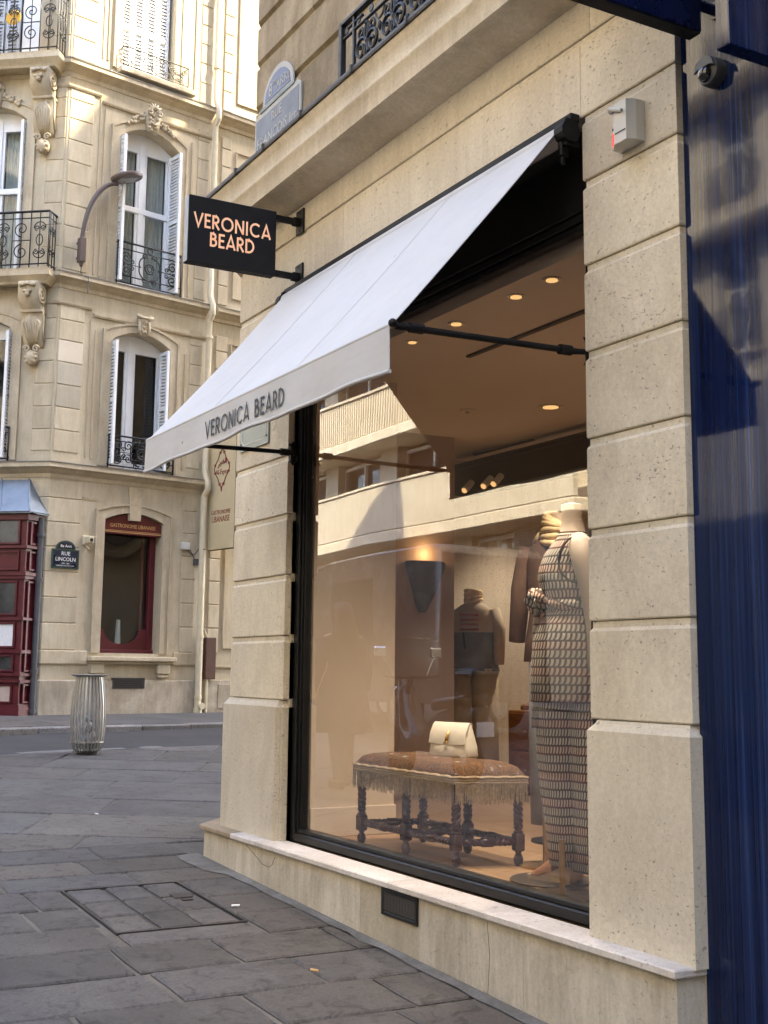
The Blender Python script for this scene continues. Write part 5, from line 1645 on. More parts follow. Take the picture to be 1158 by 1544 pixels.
# canted end panels
for z0, z1 in ((3.46, 3.82), (3.06, 3.36), (1.52, 2.90), (1.05, 1.34)):
    d_ = Vector((.10, bd)); L = d_.length
    def TC(a, b, c): 
        t = a; n_ = Vector((-d_.y, d_.x)).normalized() * -1
        q = Vector((.06, 0)) + d_ * t
        return FL(q.x - .96 * b, q.y + .27 * b, c)
    m = MB()
    for a, b2, c, d in ((.22, .30, z0, z1), (.72, .80, z0, z1), (.30, .72, z0, z0 + .03), (.30, .72, z1 - .03, z1)):
        m.bbox((a, -.01, c), (b2, .016, d), .003, TC)
    m.build('sash_moulding', burgundy, bay_o)
# zinc roof: pitched front and hipped end with standing seams
m = MB()
e0, e1 = FL(-.02, 0, 3.965), FL(.09, bd + .09, 3.965)
e2 = FL(3.2, bd + .09, 3.965)
t1, t0, t2 = FL(.33, .03, 4.52), FL(.30, 0, 4.52), FL(3.2, .03, 4.52)
lo = Vector((0, 0, -.03))
m.add([e0, e1, e2, t2, t1, t0, e0 + lo, e1 + lo, e2 + lo], [(1, 2, 3, 4), (0, 1, 4, 5), (6, 7, 1, 0), (7, 8, 2, 1)])
rf = m.build('bay_roof', zinc, bay_o)
m = MB()
for f in (.0, .16, .34, .52, .70, .88): m.tube([e1.lerp(e2, f) + Vector((0, 0, .012)), t1.lerp(t2, f) + Vector((0, 0, .012))], .018, 6)
m.tube([e0, e1, e2], .016, 6); m.build('roof_seam', zinc, bay_o)
m = MB(); m.bbox((.05, .0, 3.93), (3.2, bd + .07, 3.945), .004, lambda a, b, c: FL(a, b, c)); m.build('bay_eaves', dark_frame, bay_o)

# ================================================================== FITTINGS ON THE CORNER BUILDING
def signT(s, o, z): return lambda a, b, d: FR(s + a, o + d, z + b)
rl = thing('street_plaque', 'dark green arched street plaque beside the burgundy bay window', 'street sign', FR(.31, .02, 3.1))
def TP2(a, b, c): return FR(a, .024 + c, b)
def arch2(c, w, zb, zm, zt, n=12): return [(c - w, zb), (c + w, zb), (c + w, zm)] + [(c + w * math.cos(PI * i / n), zm + (zt - zm) * math.sin(PI * i / n)) for i in range(1, n)] + [(c - w, zm)]
m = MB(); m.prism([(.08, 3.13), (.545, 3.13), (.545, 3.435), (.08, 3.435)], 0, .018, TP2); m.build('green_border', green_enamel, rl)
m = MB(); m.prism([(.105, 3.152), (.52, 3.152), (.52, 3.412), (.105, 3.412)], .0185, .022, TP2); m.build('blue_field', navy_enamel, rl)
m = MB(); m.prism(arch2(.312, .165, 3.437, 3.45, 3.575), 0, .018, TP2); m.build('arch_border', green_enamel, rl)
m = MB(); m.prism(arch2(.312, .14, 3.445, 3.455, 3.553), .0185, .022, TP2); m.build('arch_field', navy_enamel, rl)
m = MB()
tx(rl, white_ink, '8e Arrt', lambda a, b, d: FR(.312 + a, .0465 + d, 3.485 + b), .062); tx(rl, white_ink, 'RUE', lambda a, b, d: FR(.312 + a, .0465 + d, 3.365 + b), .085); tx(rl, white_ink, 'LINCOLN', lambda a, b, d: FR(.312 + a, .0465 + d, 3.275 + b), .085, .95)
tx(rl, white_ink, '1809 - 1865', lambda a, b, d: FR(.312 + a, .0465 + d, 3.21 + b), .028); tx(rl, white_ink, 'PRÉSIDENT DES ÉTATS-UNIS', lambda a, b, d: FR(.312 + a, .0465 + d, 3.175 + b), .024)
sc2 = thing('wall_camera', 'small beige security camera on the wall between plaque and restaurant window', 'security camera', FR(.66, .02, 3.6))
m = MB(); m.bbox((.60, .0, 3.53), (.72, .06, 3.68), .01, lambda a, b, c: FR(a, b, c)); m.bbox((.62, .04, 3.55), (.71, .20, 3.66), .012, lambda a, b, c: FR(a, b, c)); m.tube([FR(.66, .03, 3.53), FR(.68, .08, 3.47), FR(.71, .05, 3.46)], .014, 6); m.tube([FR(.72, .08, 3.64), FR(.78, .14, 3.67)], .010, 5); m.build('housing', cream_pipe, sc2)
m = MB(); m.tube([FR(.665, .195, 3.60), FR(.665, .206, 3.60)], .03, 12); m.build('lens', dark_ink, sc2)
# wall lamp
wl = thing('street_lamp', 'brown wall-mounted street lamp with a curved arm and round head', 'street lamp', FR(.32, .10, 8.0))
m = MB(); m.bbox((.245, .06, 8.10), (.345, .20, 8.52), .012, lambda a, b, c: FR(a, b, c)); m.tube([FR(.295, .14, 8.03), FR(.295, .14, 8.10)], [.02, .045], 8); m.tube([FR(.275, .0, 8.2), FR(.275, .08, 8.2)], .02, 6); m.tube([FR(.275, .0, 8.45), FR(.275, .08, 8.45)], .02, 6); m.build('wall_bracket', lamp_paint, wl)
m = MB(); ctr = []
for i in range(13):
    t = i / 12
    a = t * PI * .5
    ctr.append(FR(.295 + .50 * (1 - math.cos(a)) * 1.0, .14 + .18 * t, 8.5 + 1.02 * math.sin(a) ** 1.0))
m.tube(ctr, [.042] * 9 + [.038, .036, .034, .034], 10); m.build('arm', lamp_paint, wl, smooth=True)
hc = FR(.93, .36, 9.66)
tilt = Vector((0, 0, 1)) + UR * -.25 + NR * -.02
m = MB(); tilt.normalize(); ax = tilt.cross(Vector((1, 0, 0))).normalized(); ay = tilt.cross(ax)
def TH(a, b, c): return hc + ax * a + ay * b + tilt * c
m.lathe([(.16, -.045), (.255, -.04), (.27, -.01), (.265, .02), (.22, .05), (.12, .07), (.03, .075)], (0, 0, 0), 24, TH); m.build('lamp_head', lamp_paint, wl, smooth=True)
m = MB(); m.bbox((-.15, -.13, -.052), (.15, .13, -.044), .004, TH); m.build('lens_panel', plain('lamp_lens', (.22, .22, .21), .3, 0, .15, 10), wl)
m = MB(); m.tube([FR(.295, .14, 8.03), FR(.30, .13, 7.93), FR(.34, .16, 7.88), FR(.40, .20, 7.86), FR(.40, .21, 7.6)], .008, 5); m.build('cable', grey_pipe, wl)
# banner-like flag sign of the restaurant
fs_ = thing('flag_sign', 'tall cream projecting sign with red ornament and lettering beside the downpipe', 'shop sign', FR(2.93, .4, 3.7))
sg = 2.92
def TS(a, b, c): return FR(sg + c, a, b)
m = MB(); m.bbox((.045, 3.60, 0), (.84, 5.50, .10), .004, TS); m.build('sign_box', cream_sign, fs_)
m = MB(); m.box((.8405, 3.60, .004), (.846, 5.50, .096), TS); m.box((.05, 3.592, .004), (.84, 3.5995, .096), TS); m.build('edge_trim', olive_edge, fs_)
m = MB()
for z in (3.75, 5.3): m.tube([FR(sg + .05, .0, z), FR(sg + .05, .06, z)], .02, 8)
m.build('bracket', iron, fs_)
def TSt(a, b, d): return FR(sg - .001 - d, .44 + a, b)
m = MB()
cz = 4.98; hw, hh = .235, .335
for k in range(4):
    sx_, sz = [(1, 1), (1, -1), (-1, -1), (-1, 1)][k]
    ptsd = []
    for i in range(15):
        t = i / 14
        bulge = .022 * abs(math.sin(t * PI * 2))
        ptsd.append((sx_ * (hw * t + bulge * .5), sz * (hh * (1 - t) + bulge * .5)))
    m.tube([TSt(a, cz + b, .003) for a, b in ptsd], .009, 5)
    m.tube([TSt(sx_ * a, cz + sz * b, .003) for a, b in spiral(.055, hh * .80, .035, .008, 0, 1.2, 12)], .006, 5)
    m.tube([TSt(sx_ * a, cz + sz * b, .003) for a, b in spiral(hw * .9, .06, .028, .006, 0, 1.2, 10)], .006, 5)
for sz in (1, -1):
    m.tube([TSt(0, cz + sz * hh * .95, .003), TSt(0, cz + sz * hh * 1.2, .003)], [.022, .006], 5)
m.build('ornament', red_ink, fs_, smooth='all')
m = MB()
# Arabic name, drawn stroke by stroke, and its transcription
for st in ([(.13, .13), (.13, .03)], [(.10, .13), (.10, .05), (.06, .03), (.06, .06), (.085, .065)], [(.03, .10), (.03, .035), (-.01, .03)], [(-.01, .03), (-.01, .075)], [(-.01, .03), (-.05, .03), (-.05, .06)], [(-.05, .03), (-.085, .03), (-.10, -.01), (-.13, -.03)], [(.055, .085), (.058, .088)], [(-.10, .075), (-.104, .078)], [(-.03, -.0), (-.033, .002)], [(-.06, -.0), (-.063, .002)]):
    m.tube([TSt(a * 1.0, cz + .045 + b, .002) for a, b in st], .0085, 5)
text(m, 'Al-Fayez', lambda a, b, d: TSt(a, cz - .065 + b, .002 + d), .13, .85)
m.build('emblem_lettering', red_ink, fs_)
tx(fs_, red_ink, 'GASTRONOMIE', lambda a, b, d: TSt(a, 4.225 + b, .001 + d), .105, .80); tx(fs_, red_ink, 'LIBANAISE', lambda a, b, d: TSt(a, 4.105 + b, .001 + d), .145, .82)
# yellow round thing on the upper balcony
yd = thing('round_ornament', 'round yellow ornament hanging behind the top left balcony railing', 'ornament', FL(.98, .30, 12.1))
m = MB(); m.lathe([(.02, -.012), (.12, -.008), (.135, 0), (.12, .008), (.02, .012)], (0, 0, 0), 16, lambda a, b, c: FL(.90 + a, .30 + c, 12.22 + b)); m.build('disc', yellow_m, yd)
m = MB(); m.tube([FL(.90, .30, 12.35), FL(.90, .33, 12.60)], .006, 5); m.build('cord', iron, yd)

# ================================================================== LITTER BIN
bx, by = -14.16, .89; bz = G(bx)
lb = thing('litter_bin', 'steel rib litter bin with a clear bag on the pavement edge', 'litter bin', (bx, by, bz))
prof = [(.105, .02), (.150, .05), (.180, .13), (.193, .26), (.197, .40), (.190, .56), (.172, .72), (.155, .83), (.150, .865), (.165, .885)]
for i in range(26):
    a = 2 * PI * i / 26
    m = MB()
    vs = []; 
    for (r, h) in prof:
        for w_, t_ in ((-.0085, -.003), (.0085, -.003), (.0085, .003), (-.0085, .003)):
            rr_ = r + t_
            vs.append((bx + rr_ * math.cos(a) - w_ * math.sin(a), by + rr_ * math.sin(a) + w_ * math.cos(a), bz + h))
    fs2 = []
    for j in range(len(prof) - 1):
        for k in range(4):
            fs2.append((j * 4 + k, j * 4 + (k + 1) % 4, (j + 1) * 4 + (k + 1) % 4, (j + 1) * 4 + k))
    m.add(vs, fs2); m.build('rib', steel, lb)
m = MB(); m.lathe([(.150, .862), (.205, .880), (.210, .888), (.200, .892), (.150, .872)], (bx, by, bz), 30); m.lathe([(.182, .13), (.186, .13), (.186, .145), (.182, .145)], (bx, by, bz), 26); m.build('top_ring', steel, lb, smooth=True)
m = MB(); m.lathe([(.02, .0), (.11, .0), (.115, .03), (.02, .03)], (bx, by, bz), 20); m.build('foot', rust_iron, lb)
m = MB(); rings = []
for (r, h) in [(.06, .05), (.13, .09), (.155, .22), (.16, .40), (.15, .62), (.14, .80), (.15, .87), (.175, .892)]:
    rings.append([(bx + (r + random.uniform(-.012, .008)) * math.cos(2 * PI * k / 22), by + (r + random.uniform(-.012, .008)) * math.sin(2 * PI * k / 22), bz + h) for k in range(22)])
m.loft(rings); m.build('bag', clear_bag, lb, smooth=True)
lt = thing('bag_litter', 'crumpled paper and bottles lying inside the clear bag of the litter bin', 'litter', (bx, by, bz + .08))
for i in range(11):
    m = MB(); a = random.uniform(0, 6.28); r = random.uniform(0, .085)
    m.ball((bx + r * math.cos(a), by + r * math.sin(a), bz + .11 + i * .028), random.uniform(.03, .055), None, 2, (1, .8, random.uniform(.6, 1.5)))
    m.v = [(x + random.uniform(-.008, .008), y + random.uniform(-.008, .008), z + random.uniform(-.008, .008)) for x, y, z in m.v]
    m.build('scrap', [litter_m, litter_dk, old_blue, litter_m][i % 4], lt)

# ================================================================== ACROSS THE MAIN STREET (seen in the reflections)
OY = -14.4
def box_part(a, b, name, mat, par, r=0.0):
    m = MB()
    (m.bbox(a, b, r) if r else m.box(a, b))
    return m.build(name, mat, par)
mod = thing('balcony_building', 'sunlit modern stone building with long balconies mirrored in the shop window', 'building', (-30, OY, G(-30)))
X0m, X1m = -40.0, -21.6
# stone piers and storeys
piers = [X0m + .6 + 3.9 * i for i in range(5)] + [X1m - .6]
for i, x in enumerate(piers):
    box_part((x - .48, OY - .6, .6), (x + .48, OY - .02, 24.0), 'pier', opp_st, mod)
box_part((X0m, OY - 8.0, .6), (X1m, OY - .62, 24.0), 'main_block', opp_st, mod)
for k in range(6):
    z = 5.38 + 3.02 * k
    box_part((X0m, OY - .6, z - .30), (X1m, OY + .95, z + .02), 'balcony_slab', opp_st, mod, .03)
    if k % 2 == 0:
        box_part((X0m, OY + .80, z + .02), (X1m, OY + .95, z + 1.34), 'parapet', opp_st, mod, .02)
        box_part((X0m, OY + .76, z + 1.345), (X1m, OY + .99, z + 1.42), 'coping', opp_st, mod, .01)
    else:
        m = MB()
        for j in range(130):
            x = X0m + j * (X1m - X0m) / 130
            m.box((x, OY + .82, z + .03), (x + .065, OY + .93, z + 1.20))
        m.build('fin_balustrade', opp_st, mod, kind='stuff')
        box_part((X0m, OY + .78, z + 1.20), (X1m, OY + .97, z + 1.28), 'handrail', opp_st, mod, .01)
    for i in range(len(piers) - 1):
        a, b = piers[i] + .49, piers[i + 1] - .49
        m = MB()
        for (p, q, r, s_) in ((a, a + .08, z + .05, z + 2.6), (b - .08, b, z + .05, z + 2.6), (a + .08, b - .08, z + 2.50, z + 2.6), ((a + b) / 2 - .05, (a + b) / 2 + .05, z + .05, z + 2.5)):
            m.box((p, OY - .40, r), (q, OY - .30, s_))
        w = m.build('window', white_paint, mod)
        if (i + k) % 3 != 1:
            m = MB()
            for j in range(16): m.box((a + .08, OY - .39, z + .9 + j * .10), (b - .08, OY - .37, z + .985 + j * .10))
            m.build('blind', brown_shutter, w)
        box_part((a + .08, OY - .45, z + .05), (b - .08, OY - .43, z + 2.5), 'pane', win_glass, w)
        box_part((a, OY - .60, z + .03), (b, OY - .58, z + 2.6), 'room', room_dark, w)
for i in range(len(piers) - 1):
    a, b = piers[i] + .49, piers[i + 1] - .49
    box_part((a, OY - .45, 3.15), (b, OY - .25, 3.40), 'window_sill', opp_st, mod, .02)
    m = MB()
    for j in range(4):
        c0 = a + (b - a) * j / 3
        m.box((c0 - .05, OY - .36, 3.4), (c0 + .05, OY - .26, 5.0))
    m.box((a, OY - .355, 3.4), (b, OY - .265, 3.5)); m.box((a, OY - .355, 4.9), (b, OY - .265, 5.0))
    w = m.build('window', white_paint, mod)
    box_part((a, OY - .50, 3.4), (b, OY - .48, 5.0), 'pane', win_glass, w)
    box_part((a, OY - .58, .9), (b, OY - .30, 3.15), 'shopfront', room_dark if i % 2 else brown_shutter, mod)
box_part((X0m, OY + .02, .4), (X1m, OY + .10, 3.05), 'reflection_screen', plain('dim_reflection_brown', (.06, .055, .05), .5, 0, .3, 2), mod)  # added dark sheet, keeps the sunlit ground floor dim in the shop window
box_part((-24.9, OY + .11, .4), (X1m + .05, OY + .16, 5.0), 'reflection_screen', plain('dim_reflection_dark', (.05, .045, .04), .5, 0, .3, 2), mod)  # second added sheet, takes the bright reflection off the jumpsuit
cls = thing('stone_building', 'shaded classical stone building with iron window guards mirrored in the blue panelling', 'building', (-8, OY, G(-8)))
X0c, X1c = -21.5, 14.0
box_part((X0c, OY - 8, -.6), (X1c, OY - .5, 20.0), 'main_block', opp_st, cls)
box_part((X0c, OY - .5, 18.2), (X1c, OY + .5, 18.8), 'cornice', opp_st, cls, .1)
m = MB(); m.prism([(OY - 8, 20.0), (OY - .3, 18.8), (OY - 1.8, 22.6), (OY - 8, 23.5)], X0c, X1c, lambda a, b, c: (c, a, b)); m.build('roof', zinc, cls)
bays = int((X1c - X0c) / 2.7)
for k in range(5):
    z = 4.6 + k * 2.95 + (.3 if k else 0) if k else .8
    h = 3.0 if k == 0 else 2.15
    for i in range(bays):
        xc = X0c + 1.5 + i * 2.7
        if k == 0:
            m = MB(); m.box((xc - 1.05, OY - .42, z - .6), (xc + 1.05, OY - .36, z + h)); m.build('shopfront', dark_frame if i % 3 else burgundy, cls)
            continue
        m = MB()
        for p, q, r, s_ in ((xc - .55, xc - .47, z, z + h), (xc + .47, xc + .55, z, z + h), (xc - .04, xc + .04, z, z + h), (xc - .47, xc + .47, z + h - .08, z + h), (xc - .47, xc + .47, z + h * .62, z + h * .62 + .06)):
            m.box((p, OY - .30, r), (q, OY - .24, s_))
        w = m.build('window', white_paint, cls)
        box_part((xc - .5, OY - .38, z), (xc + .5, OY - .36, z + h), 'pane', win_glass, w)
        box_part((xc - .52, OY - .49, z), (xc + .52, OY - .47, z + h), 'room', room_dark, w)
        m = MB()
        for j in range(9): m.tube([(xc - .6 + j * .15, OY + .16, z), (xc - .6 + j * .15, OY + .16, z + .85)], .026, 4)
        m.tube([(xc - .62, OY + .16, z + .85), (xc + .62, OY + .16, z + .85)], .022, 4); m.tube([(xc - .62, OY + .16, z + .06), (xc + .62, OY + .16, z + .06)], .016, 4)
        m.build('window_guard', iron, cls)
        box_part((xc - .72, OY - .02, z - .12), (xc + .72, OY + .2, z - .02), 'window_sill', opp_st, cls, .02)
    if k:
        # wall between the openings, set forward of the glazing
        xs = [X0c] + [v for i in range(bays) for v in (X0c + 1.5 + i * 2.7 - .56, X0c + 1.5 + i * 2.7 + .56)] + [X1c]
        for j in range(0, len(xs), 2):
            box_part((xs[j], OY - .48, z), (xs[j + 1], OY, z + h), 'pier', opp_st, cls)
        zn = 4.6 + (k + 1) * 2.95 + .3
        box_part((X0c, OY - .47, z + h + .001), (X1c, OY + .002, zn - .001), 'spandrel', opp_st, cls)
        box_part((X0c, OY + .002, z + h + .22), (X1c, OY + .55, z + h + .46), 'string_course', opp_st, cls, .04)
        box_part((X0c, OY + .003, z + h + .02), (X1c, OY + .05, z + h + .215), 'shade_band', zinc, cls)  # dark band paints the shade under the string course
box_part((X0c, OY - .47, 3.82), (X1c, OY + .001, 7.84), 'spandrel', opp_st, cls)
box_part((X0c, OY + .02, .0), (X1c, OY + .12, 4.6), 'reflection_screen', plain('dim_reflection_grey', (.085, .085, .08), .5, 0, .3, 2), cls)  # added grey sheet that darkens the mirrored ground floor
# closing buildings at both ends of the street
e1 = thing('end_building', 'plain pale stone building further along the street beyond the photographer', 'building', (20, -4, G(20)))
box_part((17, -14.2, -1.2), (26, 12, 19), 'main_block', opp_st, e1)
e2 = thing('distant_building', 'pale stone building closing the street beyond the balcony building', 'building', (-52, -12, G(-52)))
box_part((-62, -22.4, 1.5), (-42, -14.3, 22), 'main_block', opp_st, e2)
for k in range(5):
    for i in range(6):
        m = MB(); m.box((-60 + i * 3.1, -14.298, 6 + k * 3.1), (-58.7 + i * 3.1, -14.26, 8.1 + k * 3.1)); m.build('window', room_dark, e2)

# ------------------------------------------------------------------ parked van
vx, vy = -17.4, -6.6
van = thing('parked_van', 'grey delivery van parked across the street and mirrored in the shop window', 'van', (vx, vy, G(vx)))
VG = G(vx) - .01
prof = [(-2.75, .35), (-2.80, .75), (-2.70, 1.05), (-2.05, 1.25), (-1.45, 2.05), (-1.15, 2.42), (-.7, 2.55), (2.55, 2.58), (2.72, 2.45), (2.78, 1.0), (2.78, .40)]
rings = []
for w_, sc in ((-.98, .97), (-.92, 1.0), (.92, 1.0), (.98, .97)):
    rings.append([(vx + a * (sc if b > .5 else 1) , vy + w_, VG + .02 + b * (1 if sc == 1 else .985)) for a, b in prof])
m = MB(); m.loft(rings); m.build('body', van_paint, van, smooth=True)
for sd in (-1, 1):
    y = vy + sd * .975
    m = MB(); m.prism([(-1.95, 1.32), (-1.40, 2.0), (-1.0, 2.2), (-.55, 2.2), (-.55, 1.32)], 0, .015, lambda a, b, c: (vx + a, y + sd * c, VG + b)); m.build('side_window', win_glass, van)
    m = MB(); m.prism([(-.45, 1.32), (-.45, 2.2), (1.0, 2.2), (1.0, 1.32)], 0, .012, lambda a, b, c: (vx + a, y + sd * c, VG + b)); m.build('side_window', dark_frame, van)
    for px in (-1.85, 1.75):
        m = MB(); m.lathe([(.34, -.11), (.36, -.05), (.36, .05), (.34, .11)], (vx + px, vy + sd * .90, VG + .36), 20, axis='y'); wh = m.build('wheel', rubber, van, smooth=True)
        m = MB(); m.lathe([(.20, -.115), (.22, .115)], (vx + px, vy + sd * .90, VG + .36), 16, axis='y'); m.build('rim', chrome, wh)
    m = MB(); m.bbox((vx - 2.74, vy + sd * .65 - .15, VG + .78), (vx - 2.66, vy + sd * .65 + .15, VG + .98), .02); m.build('headlight', white_paint, van)
    m = MB(); m.bbox((vx - 1.75, vy + sd * 1.02, VG + 1.35), (vx - 1.62, vy + sd * 1.20, VG + 1.62), .02); m.build('door_mirror', dark_frame, van)
m = MB(); m.prism([(-1.98, 1.30), (-1.46, 2.02), (-1.16, 2.39), (-1.20, 2.41), (-1.50, 2.05), (-2.03, 1.31)], -.85, .85, lambda a, b, c: (vx + a, vy + c, VG + b)); m.build('windscreen', dark_frame, van)

# ------------------------------------------------------------------ scooter
sx0, sy0 = -11.0, -3.35; SG = G(sx0)
sct = thing('motor_scooter', 'black motor scooter parked on the pavement and mirrored in the shop window', 'scooter', (sx0, sy0, SG))
def TSc(a, b, c): return (sx0 + a, sy0 + b, SG + c)
for a in (-.68, .62):
    m = MB(); m.lathe([(.17, -.055), (.235, -.04), (.245, 0), (.235, .04), (.17, .055)], (sx0 + a, sy0, SG + .245), 24, axis='y'); wh = m.build('wheel', rubber, sct, smooth=True)
    m = MB(); m.lathe([(.05, -.06), (.165, -.03), (.165, .03), (.05, .06)], (sx0 + a, sy0, SG + .245), 16, axis='y'); m.build('rim', chrome, wh)
m = MB(); m.loft([[TSc(a + .0, w_ * math.cos(t * PI / 5), z + h * math.sin(t * PI / 5)) for t in range(10)] for a, z, w_, h in ((.95, .72, .05, .04), (.80, .68, .13, .13), (.50, .58, .18, .20), (.15, .50, .19, .20), (-.05, .40, .17, .12), (-.35, .36, .16, .08), (-.45, .50, .17, .18), (-.55, .75, .15, .20), (-.62, .95, .08, .10))]); m.build('body', scoot_paint, sct, smooth='all')
m = MB(); m.loft([[TSc(a, w_ * math.cos(t * PI / 5), z + .06 * math.sin(t * PI / 5)) for t in range(10)] for a, z, w_ in ((.98, .84, .08), (.75, .83, .15), (.40, .80, .16), (.12, .78, .13), (-.02, .76, .05))]); m.build('seat', dark_leather, sct, smooth='all')
m = MB(); m.tube([TSc(-.68, .07, .25), TSc(-.58, .03, .75), TSc(-.50, 0, 1.02)], .03, 8); m.tube([TSc(-.50, -.34, 1.06), TSc(-.52, -.15, 1.04), TSc(-.52, .15, 1.04), TSc(-.50, .34, 1.06)], .016, 8); m.build('handlebar', dark_frame, sct)
for sd in (-1, 1):
    m = MB(); m.tube([TSc(-.52, sd * .20, 1.05), TSc(-.54, sd * .27, 1.20), TSc(-.55, sd * .33, 1.28)], .008, 6); m.bbox(TSc(-.57, sd * .33 - .07, 1.25), TSc(-.54, sd * .33 + .07, 1.36), .02); m.build('mirror', chrome, sct)
m = MB(); m.prism([(-.70, .85), (-.52, .90), (-.44, 1.45), (-.48, 1.46)], -.20, .20, lambda a, b, c: TSc(a, c, b)); m.build('windscreen', win_glass, sct)
m = MB(); m.lathe([(.02, -.05), (.08, -.02), (.085, .02)], TSc(-.70, 0, .88), 14, axis='x'); m.build('headlight', chrome, sct)
m = MB(); m.bbox(TSc(.62, -.20, .88), TSc(1.02, .20, 1.14), .06); m.build('top_box', scoot_paint, sct)
m = MB(); m.bbox(TSc(.93, -.10, .48), TSc(.95, .10, .62), .004); m.build('number_plate', white_ink, sct)

# ------------------------------------------------------------------ passer-by, seen as a silhouette in the glass
pxx, pyy = -10.75, -2.15; PG = G(pxx)
per = thing('person', 'person with long dark hair and dark coat mirrored at the window left edge', 'person', (pxx, pyy, PG))
def skin_body(name, verts, edges, radii, root, mat, par, lev=2):
    me = bpy.data.meshes.new(name)
    me.from_pydata([(pxx + v[0] - wloc(par).x, pyy + v[1] - wloc(par).y, PG + v[2] - wloc(par).z) for v in verts], edges, [])
    o = bpy.data.objects.new(name, me); C.objects.link(o); o.parent = par
    md = o.modifiers.new('skin', 'SKIN'); md.use_smooth_shade = True
    for i, v in enumerate(me.skin_vertices[0].data):
        v.radius = radii[i] if isinstance(radii[i], tuple) else (radii[i], radii[i])
        v.use_root = (i == root)
    o.modifiers.new('sub', 'SUBSURF').levels = lev
    o.modifiers['sub'].render_levels = lev
    me.materials.append(mat)
    return o
V = [(0, 0, .95), (0, 0, 1.15), (0, 0, 1.36), (0, 0, 1.46), (-.01, 0, 1.53), (-.02, 0, 1.62), (-.02, 0, 1.70),
     (.02, .09, .90), (.06, .10, .50), (.14, .10, .10), (.05, .11, .045), (-.02, -.09, .90), (-.10, -.10, .50), (-.12, -.10, .10), (-.22, -.11, .045),
     (0, .17, 1.40), (.05, .23, 1.13), (-.06, .25, .90), (-.09, .25, .82), (0, -.17, 1.40), (-.04, -.23, 1.13), (-.14, -.25, .90), (-.17, -.25, .82)]
E_ = [(0, 1), (1, 2), (2, 3), (3, 4), (4, 5), (5, 6), (0, 7), (7, 8), (8, 9), (9, 10), (0, 11), (11, 12), (12, 13), (13, 14), (2, 15), (15, 16), (16, 17), (17, 18), (2, 19), (19, 20), (20, 21), (21, 22)]
Rr = [.13, .12, .13, .06, .055, .085, .06, .085, .058, .04, .035, .085, .058, .04, .035, .06, .045, .035, .03, .06, .045, .035, .03]
skin_body('body', V, E_, Rr, 0, person_skin, per)
m = MB()
rings = []
for z, rx, ry in ((.52, .25, .30), (.75, .22, .27), (1.0, .17, .235), (1.15, .16, .23), (1.32, .16, .25), (1.42, .13, .21), (1.48, .075, .09)):
    rings.append([(pxx + rx * math.cos(2 * PI * k / 24) + .012 * math.sin(k * 2.6), pyy + ry * math.sin(2 * PI * k / 24), PG + z) for k in range(24)])
m.loft(rings)
for sd in (1, -1):
    m.tube([(pxx, pyy + sd * .18, PG + 1.40), (pxx + .03 * sd, pyy + sd * .27, PG + 1.13), (pxx - .08, pyy + sd * .28, PG + .92)], [.085, .075, .06], 10)
m.build('coat', coat_m, per, smooth='all')
m = MB()
rings = []
for z, rx, ry, ox in ((1.76, .04, .04, .01), (1.745, .10, .09, .01), (1.68, .135, .115, .01), (1.58, .13, .12, .035), (1.45, .10, .15, .075), (1.30, .07, .16, .10), (1.18, .04, .13, .11), (1.10, .015, .06, .11)):
    rings.append([(pxx + ox + rx * math.cos(2 * PI * k / 16), pyy + ry * math.sin(2 * PI * k / 16), PG + z) for k in range(16)])
m.loft(rings); m.build('hair', hair_m, per, smooth='all')
for sd, ax in ((1, .10), (-1, -.12)):
    m = MB(); m.tube([(pxx + (.02 if sd > 0 else -.02), pyy + sd * .09, PG + .90), (pxx + (.06 if sd > 0 else -.10), pyy + sd * .10, PG + .50), (pxx + (.14 if sd > 0 else -.12), pyy + sd * .10, PG + .09)], [.10, .075, .055], 10); m.build('trouser_leg', denim, per, smooth='all')
    m = MB(); x = pxx + (.14 if sd > 0 else -.12); m.bbox((x - .17, pyy + sd * .10 - .045, PG + .002), (x + .07, pyy + sd * .10 + .045, PG + .10), .03); m.build('shoe', dark_leather, per)

# ================================================================== WINDOW DISPLAY
# ---- tapestry bench on barley-twist legs
A_, B_, C_, D_ = Vector((-6.575, .345)), Vector((-5.60, .375)), Vector((-5.49, .69)), Vector((-6.47, .70))
bench = thing('tapestry_bench', 'antique walnut bench with barley twist legs and a fringed tapestry seat', 'bench', (-6.03, .53, FZ))
def twist(m, p, q, r=.017, amp=.010, pitch=.055, flip=1):
    p, q = Vector(p), Vector(q); d = q - p; L = d.length; d.normalize()
    x = d.orthogonal().normalized(); y = d.cross(x)
    n = int(L / .006)
    for ph in (0, PI):
        pts = []
        for i in range(n + 1):
            a = ph + flip * 2 * PI * (i * L / n) / pitch
            pts.append(p + d * (i * L / n) + (x * math.cos(a) + y * math.sin(a)) * amp)
        m.tube(pts, r, 6)
def leg(pt, flip):
    m = MB(); x, y = pt
    m.lathe([(.012, .0), (.022, .012), (.027, .035), (.020, .055), (.014, .062), (.020, .075)], (x, y, FZ), 10)
    m.bbox((x - .027, y - .027, FZ + .075), (x + .027, y + .027, FZ + .165), .006)
    m.lathe([(.024, .165), (.028, .172), (.018, .18), (.024, .19), (.026, .20), (.016, .208)], (x, y, FZ), 10)
    twist(m, (x, y, FZ + .205), (x, y, FZ + .40), flip=flip)
    m.bbox((x - .024, y - .024, FZ + .40), (x + .024, y + .024, FZ + .47), .004)
    m.build('leg', dark_wood, bench, smooth='all' if False else True)
mids = [(A_ + B_) / 2, (D_ + C_) / 2]
for i, p in enumerate((A_, B_, C_, D_, mids[0], mids[1])): leg(tuple(p), 1 if i % 2 else -1)
